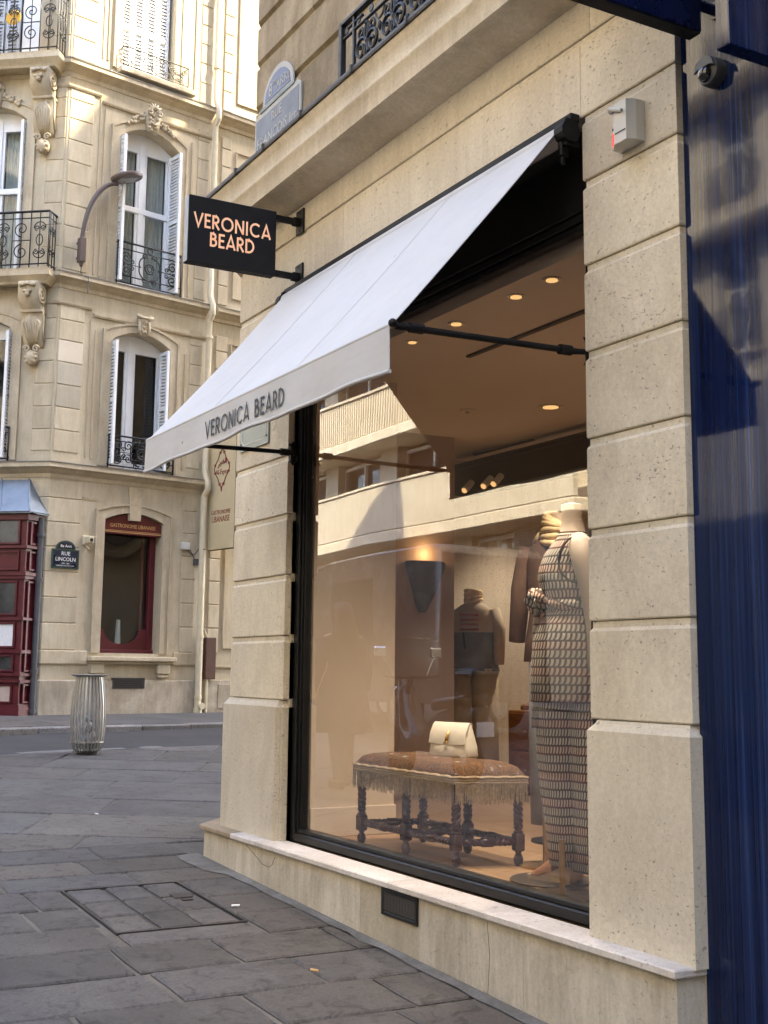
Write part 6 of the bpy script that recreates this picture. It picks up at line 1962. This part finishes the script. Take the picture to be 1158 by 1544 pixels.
def stretcher(a, b):
    m = MB(); d = (b - a).normalized(); p, q = a + d * .03, b - d * .03; z = FZ + .12
    c = (p + q) / 2
    twist(m, (p.x, p.y, z), (c.x - d.x * .035, c.y - d.y * .035, z), .013, .008, .05)
    twist(m, (c.x + d.x * .035, c.y + d.y * .035, z), (q.x, q.y, z), .013, .008, .05, -1)
    m.tube([(c.x + d.x * t, c.y + d.y * t, z) for t in (-.045, -.03, .03, .045)], [.014, .024, .024, .014], 10)
    m.build('stretcher', dark_wood, bench, smooth=True)
for a, b in ((A_, mids[0]), (mids[0], B_), (B_, C_), (D_, A_), (D_, mids[1]), (mids[1], C_), (mids[0], mids[1])): stretcher(a, b)
tap = N('tapestry')
co = tap.co((1, 1, 1), False)
n1 = tap.noise(tap.co((6, 20, 10), False), 1.6, 5, .65, 2.2)
col = tap.ramp(n1, [(.25, (.012, .007, .004)), (.40, (.070, .032, .013)), (.47, (.19, .085, .028)), (.53, (.035, .024, .011)), (.60, (.13, .065, .024)), (.72, (.16, .125, .07))])
vo = tap.n('ShaderNodeTexVoronoi'); vo.inputs['Scale'].default_value = 8.5; tap.l(tap.co((1, 1.6, .4), False), vo.inputs['Vector'])
fl = tap.ramp(vo.outputs['Distance'], [(.10, .9), (.17, .75), (.18, 0)])
col = tap.mix(fl, col, tap.ramp(vo.outputs['Distance'], [(.0, (.20, .09, .04)), (.06, (.36, .34, .29)), (.16, (.20, .21, .19))]))
tap.base(col); tap.rough(.95); tap.bump(tap.noise(co, 220, 2), .4, .003)
m = MB(); nx_, ny_ = 30, 14
vs = []
def bq(u, v): return (A_ * (1 - u) + B_ * u) * (1 - v) + (D_ * (1 - u) + C_ * u) * v
for j in range(ny_ + 1):
    for i in range(nx_ + 1):
        u, v = i / nx_, j / ny_
        uu, vv = -.035 + 1.07 * u, -.08 + 1.16 * v
        e = max(abs(2 * u - 1) ** 6, abs(2 * v - 1) ** 4)
        p = bq(uu, vv)
        vs.append((p.x, p.y, FZ + .455 + .078 * (1 - e) ** .5 + .004 * math.sin(u * 23 + v * 5) * math.sin(v * 11 + u * 3) * (1 - e)))
Q = len(vs)
vs += [(x, y, FZ + .44) for x, y, z in vs]
fs = []
for j in range(ny_):
    for i in range(nx_):
        a = j * (nx_ + 1) + i; fs.append((a, a + 1, a + nx_ + 2, a + nx_ + 1)); fs.append((Q + a + nx_ + 1, Q + a + nx_ + 2, Q + a + 1, Q + a))
loop = [i for i in range(nx_ + 1)] + [j * (nx_ + 1) + nx_ for j in range(1, ny_ + 1)] + [ny_ * (nx_ + 1) + i for i in range(nx_ - 1, -1, -1)] + [j * (nx_ + 1) for j in range(ny_ - 1, 0, -1)]
for a, b in zip(loop, loop[1:] + loop[:1]): fs.append((b, a, Q + a, Q + b))
m.add(vs, fs); cush = m.build('seat', tap.m, bench, smooth='all')
fr_m = plain('fringe_thread', (.34, .26, .15), .95, 0, .35, 60)
br_m = plain('braid', (.40, .31, .20), .95, 0, .25, 80, .5)
per_pts = [Vector(vs[i][:2]) for i in loop]
for z, r in ((.452, .009), (.437, .007), (.424, .008)):
    m = MB(); m.tube([(p.x + (p.x + 6.03) * .006, p.y + (p.y - .53) * .012, FZ + z + .002 * math.sin(i * 2.1)) for i, p in enumerate(per_pts)], r, 6, closed=True); m.build('braid', br_m, cush)
m = MB()
L_tot = 0; seg = []
for a, b in zip(per_pts, per_pts[1:] + per_pts[:1]): seg.append((a, b, (b - a).length)); L_tot += (b - a).length
for a, b, L in seg:
    k = max(1, int(L / .0036))
    d = (b - a).normalized() if L > 1e-6 else Vector((1, 0)); nn = Vector((d.y, -d.x))
    for i in range(k):
        p = a + (b - a) * ((i + random.random() * .6) / k)
        w = random.uniform(.0018, .0032); l = random.uniform(.085, .112); o = random.uniform(0, .008); sw = random.uniform(-.008, .008)
        p0 = p + nn * (.004 + o); p1 = p0 + d * sw + nn * random.uniform(-.004, .004)
        zt = FZ + .425
        m.add([(p0.x - d.x * w, p0.y - d.y * w, zt), (p0.x + d.x * w, p0.y + d.y * w, zt), (p1.x + d.x * w, p1.y + d.y * w, zt - l), (p1.x - d.x * w, p1.y - d.y * w, zt - l)], [(0, 1, 2, 3)])
m.build('fringe', fr_m, cush, kind='stuff')
# ---- cream flap bag
bag = thing('cream_handbag', 'cream leather flap handbag with a gold clasp standing on the tapestry bench', 'handbag', (-6.02, .60, FZ + .53))
bc = Vector((-5.955, .585)); bu = Vector((.97, .24)).normalized(); bn = Vector((bu.y, -bu.x)); zb = FZ + .523
def TB(a, b, c): p = bc + bu * a + bn * b; return (p.x, p.y, zb + c * .90)
m = MB(); rings = []
for z, w, d in ((.0, .150, .052), (.02, .158, .060), (.07, .152, .054), (.13, .141, .040), (.185, .134, .020), (.20, .130, .012)):
    ring = []
    for k in range(28):
        a = 2 * PI * k / 28; ca, sa_ = math.cos(a), math.sin(a)
        ring.append(TB(w * abs(ca) ** .35 * (1 if ca > 0 else -1), d * abs(sa_) ** .6 * (1 if sa_ > 0 else -1) + .003 * math.sin(k * 1.3 + z * 60), z + (.012 * (abs(ca) ** 4) if z > .15 else 0)))
    rings.append(ring)
m.loft(rings); m.build('bag_body', cream_leather, bag, smooth='all')
m = MB(); rr = []
for t, (b, c) in enumerate([(-.02, .196), (-.008, .214), (.010, .216), (.026, .200), (.048, .150), (.055, .105), (.056, .088)]):
    w = .130 + .009 * (t / 6)
    rr.append([TB(-w + 2 * w * i / 10, b + .002 * math.sin(i), c - .006 * math.sin(PI * i / 10) * (t == 6)) for i in range(11)] + [TB(w - 2 * w * i / 10, b - .004, c - .004) for i in range(11)])
m.loft(rr); m.build('flap', cream_leather, bag, smooth=True)
m = MB(); m.tube([TB(.015, .055, .165), TB(.006, .063, .12), TB(.0, .066, .095)], [.005, .009, .006], 8); m.tube([TB(-.012, .066, .090), TB(.012, .066, .098)], .005, 6); m.build('clasp', gold_m, bag, smooth='all')
# ---- knitted jumpsuit on a mannequin
def loft_body(name, rings, mat, par, uvs=True, seg=32, smooth='all'):
    """rings: (z, cx, cy, rx, ry, rot) ; adds a metric uv map"""
    m = MB(); R2 = []
    for (z, cx_, cy_, rx, ry, rot, wav) in rings:
        ring = []
        for k in range(seg):
            a = 2 * PI * k / seg
            f = 1 + wav * math.sin(a * 5 + z * 3) + wav * .6 * math.sin(a * 9 - z * 5)
            px_, py_ = rx * f * math.cos(a), ry * f * math.sin(a)
            ring.append((cx_ + px_ * math.cos(rot) - py_ * math.sin(rot), cy_ + px_ * math.sin(rot) + py_ * math.cos(rot), z))
        R2.append(ring)
    m.loft(R2)
    o = m.build(name, mat, par, smooth=smooth)
    me = o.data
    uv = me.uv_layers.new(name='UVMap')
    off = wloc(par)
    # circumference and height measured in metres
    hs = {}
    for li, lp in enumerate(me.loops):
        vi = lp.vertex_index; r, k = divmod(vi, seg)
        per_ = PI * (rings[r][3] + rings[r][4])
        uv.data[li].uv = (k / seg * 1.0, rings[r][0])
    for p in me.polygons:
        ks = [me.loops[i].vertex_index % seg for i in p.loop_indices]
        if 0 in ks and seg - 1 in ks:
            for i in p.loop_indices:
                if me.loops[i].vertex_index % seg == 0: uv.data[i].uv = (1.0, uv.data[i].uv[1])
    return o
knit = N('patterned_knit')
uvn = knit.n('ShaderNodeUVMap')
sep = knit.n('ShaderNodeSeparateXYZ'); knit.l(uvn.outputs[0], sep.inputs[0])
row = knit.math('DIVIDE', sep.outputs[1], .0405)
rowf = knit.math('FRACT', row); rowi = knit.math('FLOOR', row)
colx = knit.math('MULTIPLY', sep.outputs[0], 46.0)
# hooked stitches: the lower end of each stitch leans to one side
lean = knit.math('MULTIPLY', knit.math('POWER', knit.math('SUBTRACT', 1.0, rowf), 3.0), .55)
colx = knit.math('ADD', colx, lean)
cf = knit.math('FRACT', colx)
st = knit.ramp(cf, [(.0, 0), (.12, 0), (.20, 1), (.66, 1), (.76, 0), (1, 0)])
rw_ = knit.ramp(rowf, [(.0, 0), (.10, 0), (.20, 1), (.88, 1), (.97, 0)])
mask = knit.math('MULTIPLY', st, rw_)
band = knit.math('FRACT', knit.math('DIVIDE', rowi, 3.0))
hi = knit.ramp(band, [(.0, (.60, .45, .32)), (.30, (.58, .52, .42)), (.60, (.52, .47, .37))], 'CONSTANT')
lo_ = knit.ramp(band, [(.0, (.10, .030, .020)), (.30, (.060, .045, .030)), (.60, (.085, .070, .045))], 'CONSTANT')
rn = knit.n('ShaderNodeTexWhiteNoise', noise_dimensions='1D'); knit.l(rowi, rn.inputs['W'])
hi = knit.mix(.45, hi, knit.ramp(rn.outputs['Value'], [(0, (.52, .36, .23)), (.5, (.58, .53, .43)), (1, (.46, .42, .31))]))
knit.base(knit.mix(mask, lo_, hi)); knit.rough(.95)
knit.bump(mask, .5, .004)
man = thing('mannequin', 'headless beige mannequin in a long patterned knit jumpsuit beside the right pier', 'mannequin', (-4.83, .53, FZ))
mx, my, rt = -4.80, .535, math.radians(-22)
fw = Vector((math.sin(rt), -math.cos(rt)))      # the way the mannequin faces
def DR(z, rx, ry, off, wav): return (z, mx + fw.x * off, my + fw.y * off, rx, ry, rt, wav)
dress_r = [DR(2.272, .058, .060, 0, 0), DR(2.25, .075, .072, .0, 0), DR(2.215, .105, .092, .008, 0), DR(2.165, .118, .118, .02, .0), DR(2.10, .122, .138, .028, .004), DR(2.05, .132, .144, .03, .006), DR(1.99, .150, .140, .022, .012), DR(1.93, .140, .122, .012, .02), DR(1.885, .142, .122, .010, .025), DR(1.83, .165, .160, .012, .022), DR(1.75, .182, .182, .012, .02), DR(1.65, .186, .190, .012, .02), DR(1.56, .186, .192, .012, .022), DR(1.46, .184, .190, .012, .024)]
loft_body('jumpsuit', dress_r, knit.m, man)
axd = Vector((math.cos(rt), math.sin(rt)))
rv, tv = Vector((.607, .794)), Vector((.794, -.607))
for sd, lst in ((-1, ((1.56, .105, .115, -.078), (1.42, .108, .118, -.080), (1.2, .105, .115, -.074), (1.0, .098, .106, -.060), (.84, .092, .100, -.046), (.69, .090, .098, -.036))), (1, ((1.56, .100, .115, .068), (1.42, .104, .118, .072), (1.2, .102, .115, .074), (1.0, .098, .108, .076), (.84, .095, .104, .078), (.70, .096, .104, .080)))):
    rr = []
    for z, w, d, o in lst:
        rr.append((z - .016 * sd, mx + rv.x * o + tv.x * .03 * sd, my + rv.y * o + tv.y * .03 * sd, w, d, .6, .045))
    loft_body('trouser_leg', rr, knit.m, man, seg=28)
m = MB()
m.lathe([(.075, 0), (.062, .02), (.055, .06), (.052, .10), (.056, .145), (.054, .152), (.02, .160)], (mx, my, 2.255), 20); m.build('neck', skin_m, man, smooth=True)
m = MB()
def BP(a, f, z): return (mx + axd.x * a + fw.x * f, my + axd.y * a + fw.y * f, z)
for sd in (-1, 1):
    m.tube([BP(sd * .085, 0, 2.225), BP(sd * .135, -.005, 2.185), BP(sd * .168, -.012, 2.10), BP(sd * .185, -.03, 1.98), BP(sd * .195, -.05, 1.80), BP(sd * .19, -.045, 1.60)], [.048, .064, .060, .050, .044, .034], 14)
m.build('arm', skin_m, man, smooth='all')
bind = plain('dark_binding', (.045, .018, .010), .9, 0, .2, 30)
m = MB(); m.tube([(mx + .064 * math.cos(2 * PI * k / 20), my + .064 * math.sin(2 * PI * k / 20), 2.266) for k in range(20)], .006, 6, closed=True); m.build('neck_binding', bind, man)
for sd in (-1, 1):
    m = MB(); m.tube([BP(sd * (.122 + .016 * math.sin(t)), .098 * math.cos(2 * PI * t / 18) + .006, 2.125 + .115 * math.sin(2 * PI * t / 18)) for t in range(18)], .0065, 6, closed=True); m.build('armhole_binding', bind, man)
# sash knotted at the waist, with a hanging end
fwd = Vector((math.sin(rt) * .9 - .35, -math.cos(rt))).normalized()
kx, ky = mx + fw.x * .150 - axd.x * .03, my + fw.y * .150 - axd.y * .03
m = MB()
m.tube([(mx + fw.x * .012 + .140 * math.cos(2 * PI * k / 24), my + fw.y * .012 + .130 * math.sin(2 * PI * k / 24), 1.925 + .012 * math.sin(4 * PI * k / 24)) for k in range(24)], .028, 8, closed=True)
m.ball((kx, ky, 1.93), .042, sub=2, sq=(1, 1, .85))
m.tube([(kx, ky, 1.94), (kx - .05, ky - .02, 1.975), (kx - .085, ky - .01, 1.95), (kx - .06, ky, 1.905), (kx, ky, 1.92)], [.018, .03, .034, .03, .018], 8)
m.tube([(kx, ky, 1.94), (kx + .04, ky - .05, 1.97), (kx + .075, ky - .06, 1.94), (kx + .04, ky - .03, 1.90), (kx, ky, 1.92)], [.018, .028, .03, .026, .018], 8)
sash = m.build('sash', knit.m, man, smooth='all')
me = sash.data; uv = me.uv_layers.new(name='UVMap')
for li, lp in enumerate(me.loops):
    v = me.vertices[lp.vertex_index].co; uv.data[li].uv = (v.x * 1.1 + v.y * .6, v.z + v.x * .5)
rr = []
for z, w, d, ox in ((1.92, .022, .016, 0), (1.80, .034, .018, -.01), (1.60, .036, .018, -.018), (1.45, .036, .018, -.022), (1.335, .037, .018, -.024)):
    rr.append((z, kx + ox - .02, ky - .01, w, d, rt, .04))
loft_body('sash_end', rr, knit.m, man, seg=12)
m = MB(); m.lathe([(.20, 0), (.205, .006), (.20, .012), (.02, .014)], (-5.02, .555, FZ + .001), 36); m.lathe([(.17, 0), (.175, .006), (.17, .010), (.02, .012)], (-4.665, .36, FZ + .001), 30); m.build('base_plate', plain('base_plate_bronze', (.10, .075, .05), .4, .6, .1, 6), man, smooth=True)
m = MB(); m.tube([(-4.665, .345, FZ + .01), (-4.665, .345, .85)], .0135, 12); m.build('stand_rod', brass, man, smooth=True)
shoe_g = 'tan sandals under the patterned jumpsuit'
for i, (x, y) in enumerate(((-5.075, .575), (-5.02, .50))):
    sh = thing('sandal', ['tan suede wedge sandal at the back on the mannequin base', 'tan suede wedge sandal at the front on the mannequin base'][i], 'sandal', (x, y, FZ + .013), shoe_g)
    dx, dy = math.cos(math.radians(200)), math.sin(math.radians(200))
    def TSh(a, b, c): return (x + .07 - (a * -dx) + b * -dy * 0 - b * dy, y + .02 + a * dy * 1.0 * -1 * -1 + b * dx, FZ + .014 + c)
    m = MB(); m.prism([(.13, 0), (.14, .022), (.05, .026), (-.03, .06), (-.10, .085), (-.115, .08), (-.10, 0), (-.03, 0), (.03, 0)], -.035, .035, lambda a, b, c: TSh(a, c, b)); m.build('wedge_sole', sole_m, sh)
    m = MB(); rings = []
    for a, h in ((.115, .035), (.08, .062), (.03, .078), (.0, .082)):
        rings.append([TSh(a, .040 * math.cos(PI * k / 8), .02 + (h - .02) * math.sin(PI * k / 8) + (.02 if a < .05 else 0)) for k in range(9)] + [TSh(a, .034 * math.cos(PI * k / 8), .018 + (h - .026) * math.sin(PI * k / 8) + (.02 if a < .05 else 0)) for k in range(8, -1, -1)])
    m.loft(rings); m.build('upper', suede, sh, smooth=True)
    m = MB(); m.tube([TSh(-.06, .035, .07), TSh(-.11, .02, .12), TSh(-.115, -.02, .12), TSh(-.06, -.035, .07)], .008, 6); m.build('heel_strap', suede, sh)
# ---- second mannequin: brown blazer with a straw coloured scarf
m3 = thing('blazer_mannequin', 'mannequin in a brown wool blazer with a straw coloured scarf behind the knit jumpsuit', 'mannequin', (-6.28, 1.45, FZ))
bx3, by3, r3 = -6.12, 1.45, math.radians(35)
def rings_of(lst, cx_, cy_, rot, wav=.01): return [(z, cx_ + ox, cy_ + oy, a, b, rot, wav) for z, a, b, ox, oy in lst]
loft_body('blazer', rings_of([(2.44, .06, .055, 0, 0), (2.41, .12, .075, 0, 0), (2.35, .20, .10, 0, 0), (2.25, .215, .115, 0, 0), (2.05, .19, .115, 0, 0), (1.95, .185, .11, 0, 0), (1.80, .21, .125, 0, 0), (1.66, .225, .135, 0, 0)], bx3, by3, r3), brown_wool, m3)
ax3 = Vector((math.cos(r3), math.sin(r3))); fx3 = Vector((math.sin(r3), -math.cos(r3)))
m = MB()
for sd in (-1, 1): m.tube([(bx3 + ax3.x * sd * .19, by3 + ax3.y * sd * .19, 2.36), (bx3 + ax3.x * sd * .245, by3 + ax3.y * sd * .245, 2.10), (bx3 + ax3.x * sd * .255 + fx3.x * .05, by3 + ax3.y * sd * .255 + fx3.y * .05, 1.78)], [.065, .062, .05], 10)
m.build('sleeve', brown_wool, m3, smooth='all')
for i in range(5):
    m = MB(); z = 2.29 - i * .125; m.ball((bx3 + fx3.x * (.118 + .004 * i), by3 + fx3.y * (.118 + .004 * i), z), .015, sub=2); m.build('button', chrome, m3)
m = MB()
for i in range(6):
    rz = 2.40 + i * .026; r_ = .095 - .006 * i
    m.tube([(bx3 + (r_ + .012 * math.sin(k * 1.3 + i)) * math.cos(2 * PI * k / 20) * 1.15, by3 + r_ * math.sin(2 * PI * k / 20), rz + .022 * math.sin(2 * PI * k / 20 + i) - .02 * math.cos(2 * PI * k / 20)) for k in range(20)], .024, 7, closed=True)
m.tube([(bx3 - .08, by3 - .06, 2.44), (bx3 - .16, by3 - .04, 2.40), (bx3 - .20, by3 - .02, 2.33), (bx3 - .21, by3, 2.28)], [.03, .034, .028, .01], 8)
m.build('scarf', straw, m3, smooth='all')
m = MB(); m.lathe([(.05, 2.40), (.052, 2.56), (.02, 2.57)], (bx3, by3, 0), 14); m.build('neck', skin_m, m3, smooth=True)
for sd in (-1, 1):
    loft_body('trouser_leg', [(1.70, bx3 + ax3.x * sd * .09, by3 + ax3.y * sd * .09, .10, .12, r3, .02), (1.2, bx3 + ax3.x * sd * .10, by3 + ax3.y * sd * .10, .09, .10, r3, .02), (.70, bx3 + ax3.x * sd * .10, by3 + ax3.y * sd * .10, .085, .09, r3, .02)], grey_wool, m3, seg=16)
m = MB(); m.tube([(-5.40, .80, FZ + .005), (-5.40, .80, 1.34)], .016, 12); m.tube([(-5.40, .80, FZ), (-5.40, .80, FZ + .012)], .14, 24)
rodb = thing('brass_stand', 'slim brass display rod standing between bench and jumpsuit', 'display stand', (-5.40, .80, FZ)); m.build('rod', brass, rodb, smooth=True)
m = MB(); m.tube([(bx3, by3, FZ), (bx3, by3, FZ + .014)], .18, 24); m.build('base_plate', dark_frame, m3)
# ---- third mannequin further back: pale top with red print, grey pinafore and beige trousers
m2 = thing('pinafore_mannequin', 'distant mannequin in a pale top with red print and grey pinafore inside the shop', 'mannequin', (-9.05, 2.95, FZ))
bx2, by2, r2 = -9.12, 2.80, math.radians(40)
ax2 = Vector((math.cos(r2), math.sin(r2))); fx2 = Vector((math.sin(r2), -math.cos(r2)))
loft_body('top', rings_of([(2.20, .05, .05, 0, 0), (2.17, .11, .08, 0, 0), (2.11, .20, .10, 0, 0), (2.0, .20, .12, 0, 0), (1.9, .185, .12, 0, 0)], bx2, by2, r2), beige_cloth, m2)
loft_body('pinafore', rings_of([(1.93, .192, .126, 0, 0), (1.84, .18, .12, 0, 0), (1.74, .20, .13, 0, 0), (1.60, .235, .15, 0, 0)], bx2, by2, r2), grey_wool, m2)
for sd in (-1, 1):
    loft_body('trouser_leg', [(1.62, bx2 + ax2.x * sd * .10, by2 + ax2.y * sd * .10, .12, .13, r2, .02), (1.1, bx2 + ax2.x * sd * .11, by2 + ax2.y * sd * .11, .11, .11, r2, .03), (.68, bx2 + ax2.x * sd * .11, by2 + ax2.y * sd * .11, .12, .12, r2, .03)], beige_cloth, m2, seg=16)
    m = MB(); m.tube([(bx2 + ax2.x * sd * .18, by2 + ax2.y * sd * .18, 2.13), (bx2 + ax2.x * sd * .235, by2 + ax2.y * sd * .235, 1.95), (bx2 + ax2.x * sd * .24 + fx2.x * .04, by2 + ax2.y * sd * .24 + fx2.y * .04, 1.66)], [.058, .055, .045], 10); m.build('sleeve', brown_wool if sd < 0 else beige_cloth, m2, smooth='all')
m = MB()
for i in range(4): m.bbox((-.085, .122, 1.945 + i * .042), (.085, .127, 1.963 + i * .042), .002, lambda a, b, c: (bx2 + ax2.x * a + fx2.x * b, by2 + ax2.y * a + fx2.y * b, c))
m.build('red_stripes', red_print, m2)
m = MB(); m.tube([(bx2 + ax2.x * -.05 + fx2.x * .14, by2 + ax2.y * -.05 + fx2.y * .14, 1.93), (bx2 + ax2.x * -.03 + fx2.x * .145, by2 + ax2.y * -.03 + fx2.y * .145, 1.78)], .007, 5); m.build('cord', dark_ink, m2)
m = MB(); m.lathe([(.055, 2.17), (.05, 2.30), (.02, 2.31)], (bx2, by2, 0), 14); m.build('neck', skin_m, m2, smooth=True)
m = MB()
for i in range(4): m.tube([(bx2 + .07 * math.cos(2 * PI * k / 14), by2 + .07 * math.sin(2 * PI * k / 14), 2.21 + i * .025 + .012 * math.sin(2 * PI * k / 14 + i)) for k in range(14)], .018, 6, closed=True)
m.build('scarf', straw, m2, smooth='all')
# ---- veneered display chest with shoes on top
ch = thing('display_chest', 'orange veneered display chest with dark shoes on it deep inside the shop', 'chest', (-8.2, 3.3, FZ))
m = MB(); m.bbox((-8.75, 2.9, FZ), (-7.2, 3.5, 1.28), .01); chb = m.build('carcass', orange_wood, ch)
for i in range(3):
    for j in range(2):
        m = MB(); x = -8.72 + i * .51; m.bbox((x, 2.885, .66 + j * .31), (x + .49, 2.902, .95 + j * .31), .006); d_ = m.build('drawer', orange_wood, chb)
        m = MB(); m.ball((x + .245, 2.875, .80 + j * .31), .014, sub=2); m.build('knob', brass, d_)
for i in range(6):
    x = -8.62 + i * .22
    sh = thing('shoe', ('dark leather' if i % 2 else 'tan suede') + ' shoe, ' + ['first', 'second', 'third', 'fourth', 'fifth', 'sixth'][i] + ' from the left on the orange display chest', 'shoe', (x, 3.1, 1.282), 'shoes displayed on the chest')
    m = MB(); m.loft([[(x + .035 * w * math.cos(t * PI / 5), 2.95 + a, 1.282 + h * (.5 + .5 * math.sin(t * PI / 5))) for t in range(10)] for a, w, h in ((.0, .5, .04), (.05, 1, .06), (.14, .9, .09), (.22, .8, .08), (.27, .6, .10))]); m.build('upper', dark_leather if i % 2 else suede, sh, smooth='all')
cb = thing('brown_leather_bag', 'brown leather bag resting on the shoe chest inside the shop', 'handbag', (-7.35, 3.2, 1.282))
m = MB(); m.loft([[(-7.5 + w * math.cos(t * PI / 6), 3.2 + d * math.sin(t * PI / 6), 1.284 + z) for t in range(12)] for z, w, d in ((0, .20, .10), (.05, .23, .12), (.18, .20, .10), (.28, .14, .05))]); m.build('bag_body', dark_leather, cb, smooth='all')
m = MB(); m.tube([(-7.62, 3.2, 1.55), (-7.60, 3.2, 1.68), (-7.5, 3.2, 1.74), (-7.40, 3.2, 1.68), (-7.38, 3.2, 1.55)], .012, 6); m.build('handle', dark_leather, cb)
# clothes rail with garments towards the back of the shop
rail = thing('clothes_rail', 'dark clothes rail carrying garments against the side wall at the back of the shop', 'clothes rail', (-8.3, 5.6, FZ))
m = MB(); m.tube([(-9.4, 5.6, FZ), (-9.4, 5.6, 2.25), (-7.2, 5.6, 2.25), (-7.2, 5.6, FZ)], .018, 8); m.build('frame', dark_frame, rail)
gcol = [brown_wool, cream_leather, grey_wool, beige_cloth, denim, coat_m]
for i in range(14):
    x = -9.25 + i * .145
    g_ = thing('garment', ['brown', 'cream', 'grey', 'beige', 'blue', 'black'][i % 6] + ' garment, ' + ['first', 'second', 'third', 'fourth', 'fifth', 'sixth', 'seventh', 'eighth', 'ninth', 'tenth', 'eleventh', 'twelfth', 'thirteenth', 'last'][i] + ' from the left on the dark clothes rail', 'garment', (x, 5.6, 2.2), 'garments on the clothes rail')
    m = MB(); m.loft([[(x + a * .5, 5.6 - w, z), (x + a * .5, 5.6 + w, z), (x - a * .5, 5.6 + w, z), (x - a * .5, 5.6 - w, z)] for z, w, a in ((2.18, .06, .03), (2.12, .20, .05), (1.7, .20, .08), (1.15 - .05 * (i % 3), .22, .09))]); m.build('cloth', gcol[i % 6], g_)
    m = MB(); m.tube([(x, 5.6, 2.17), (x, 5.6, 2.265)], .006, 5); m.build('hanger', dark_frame, g_)
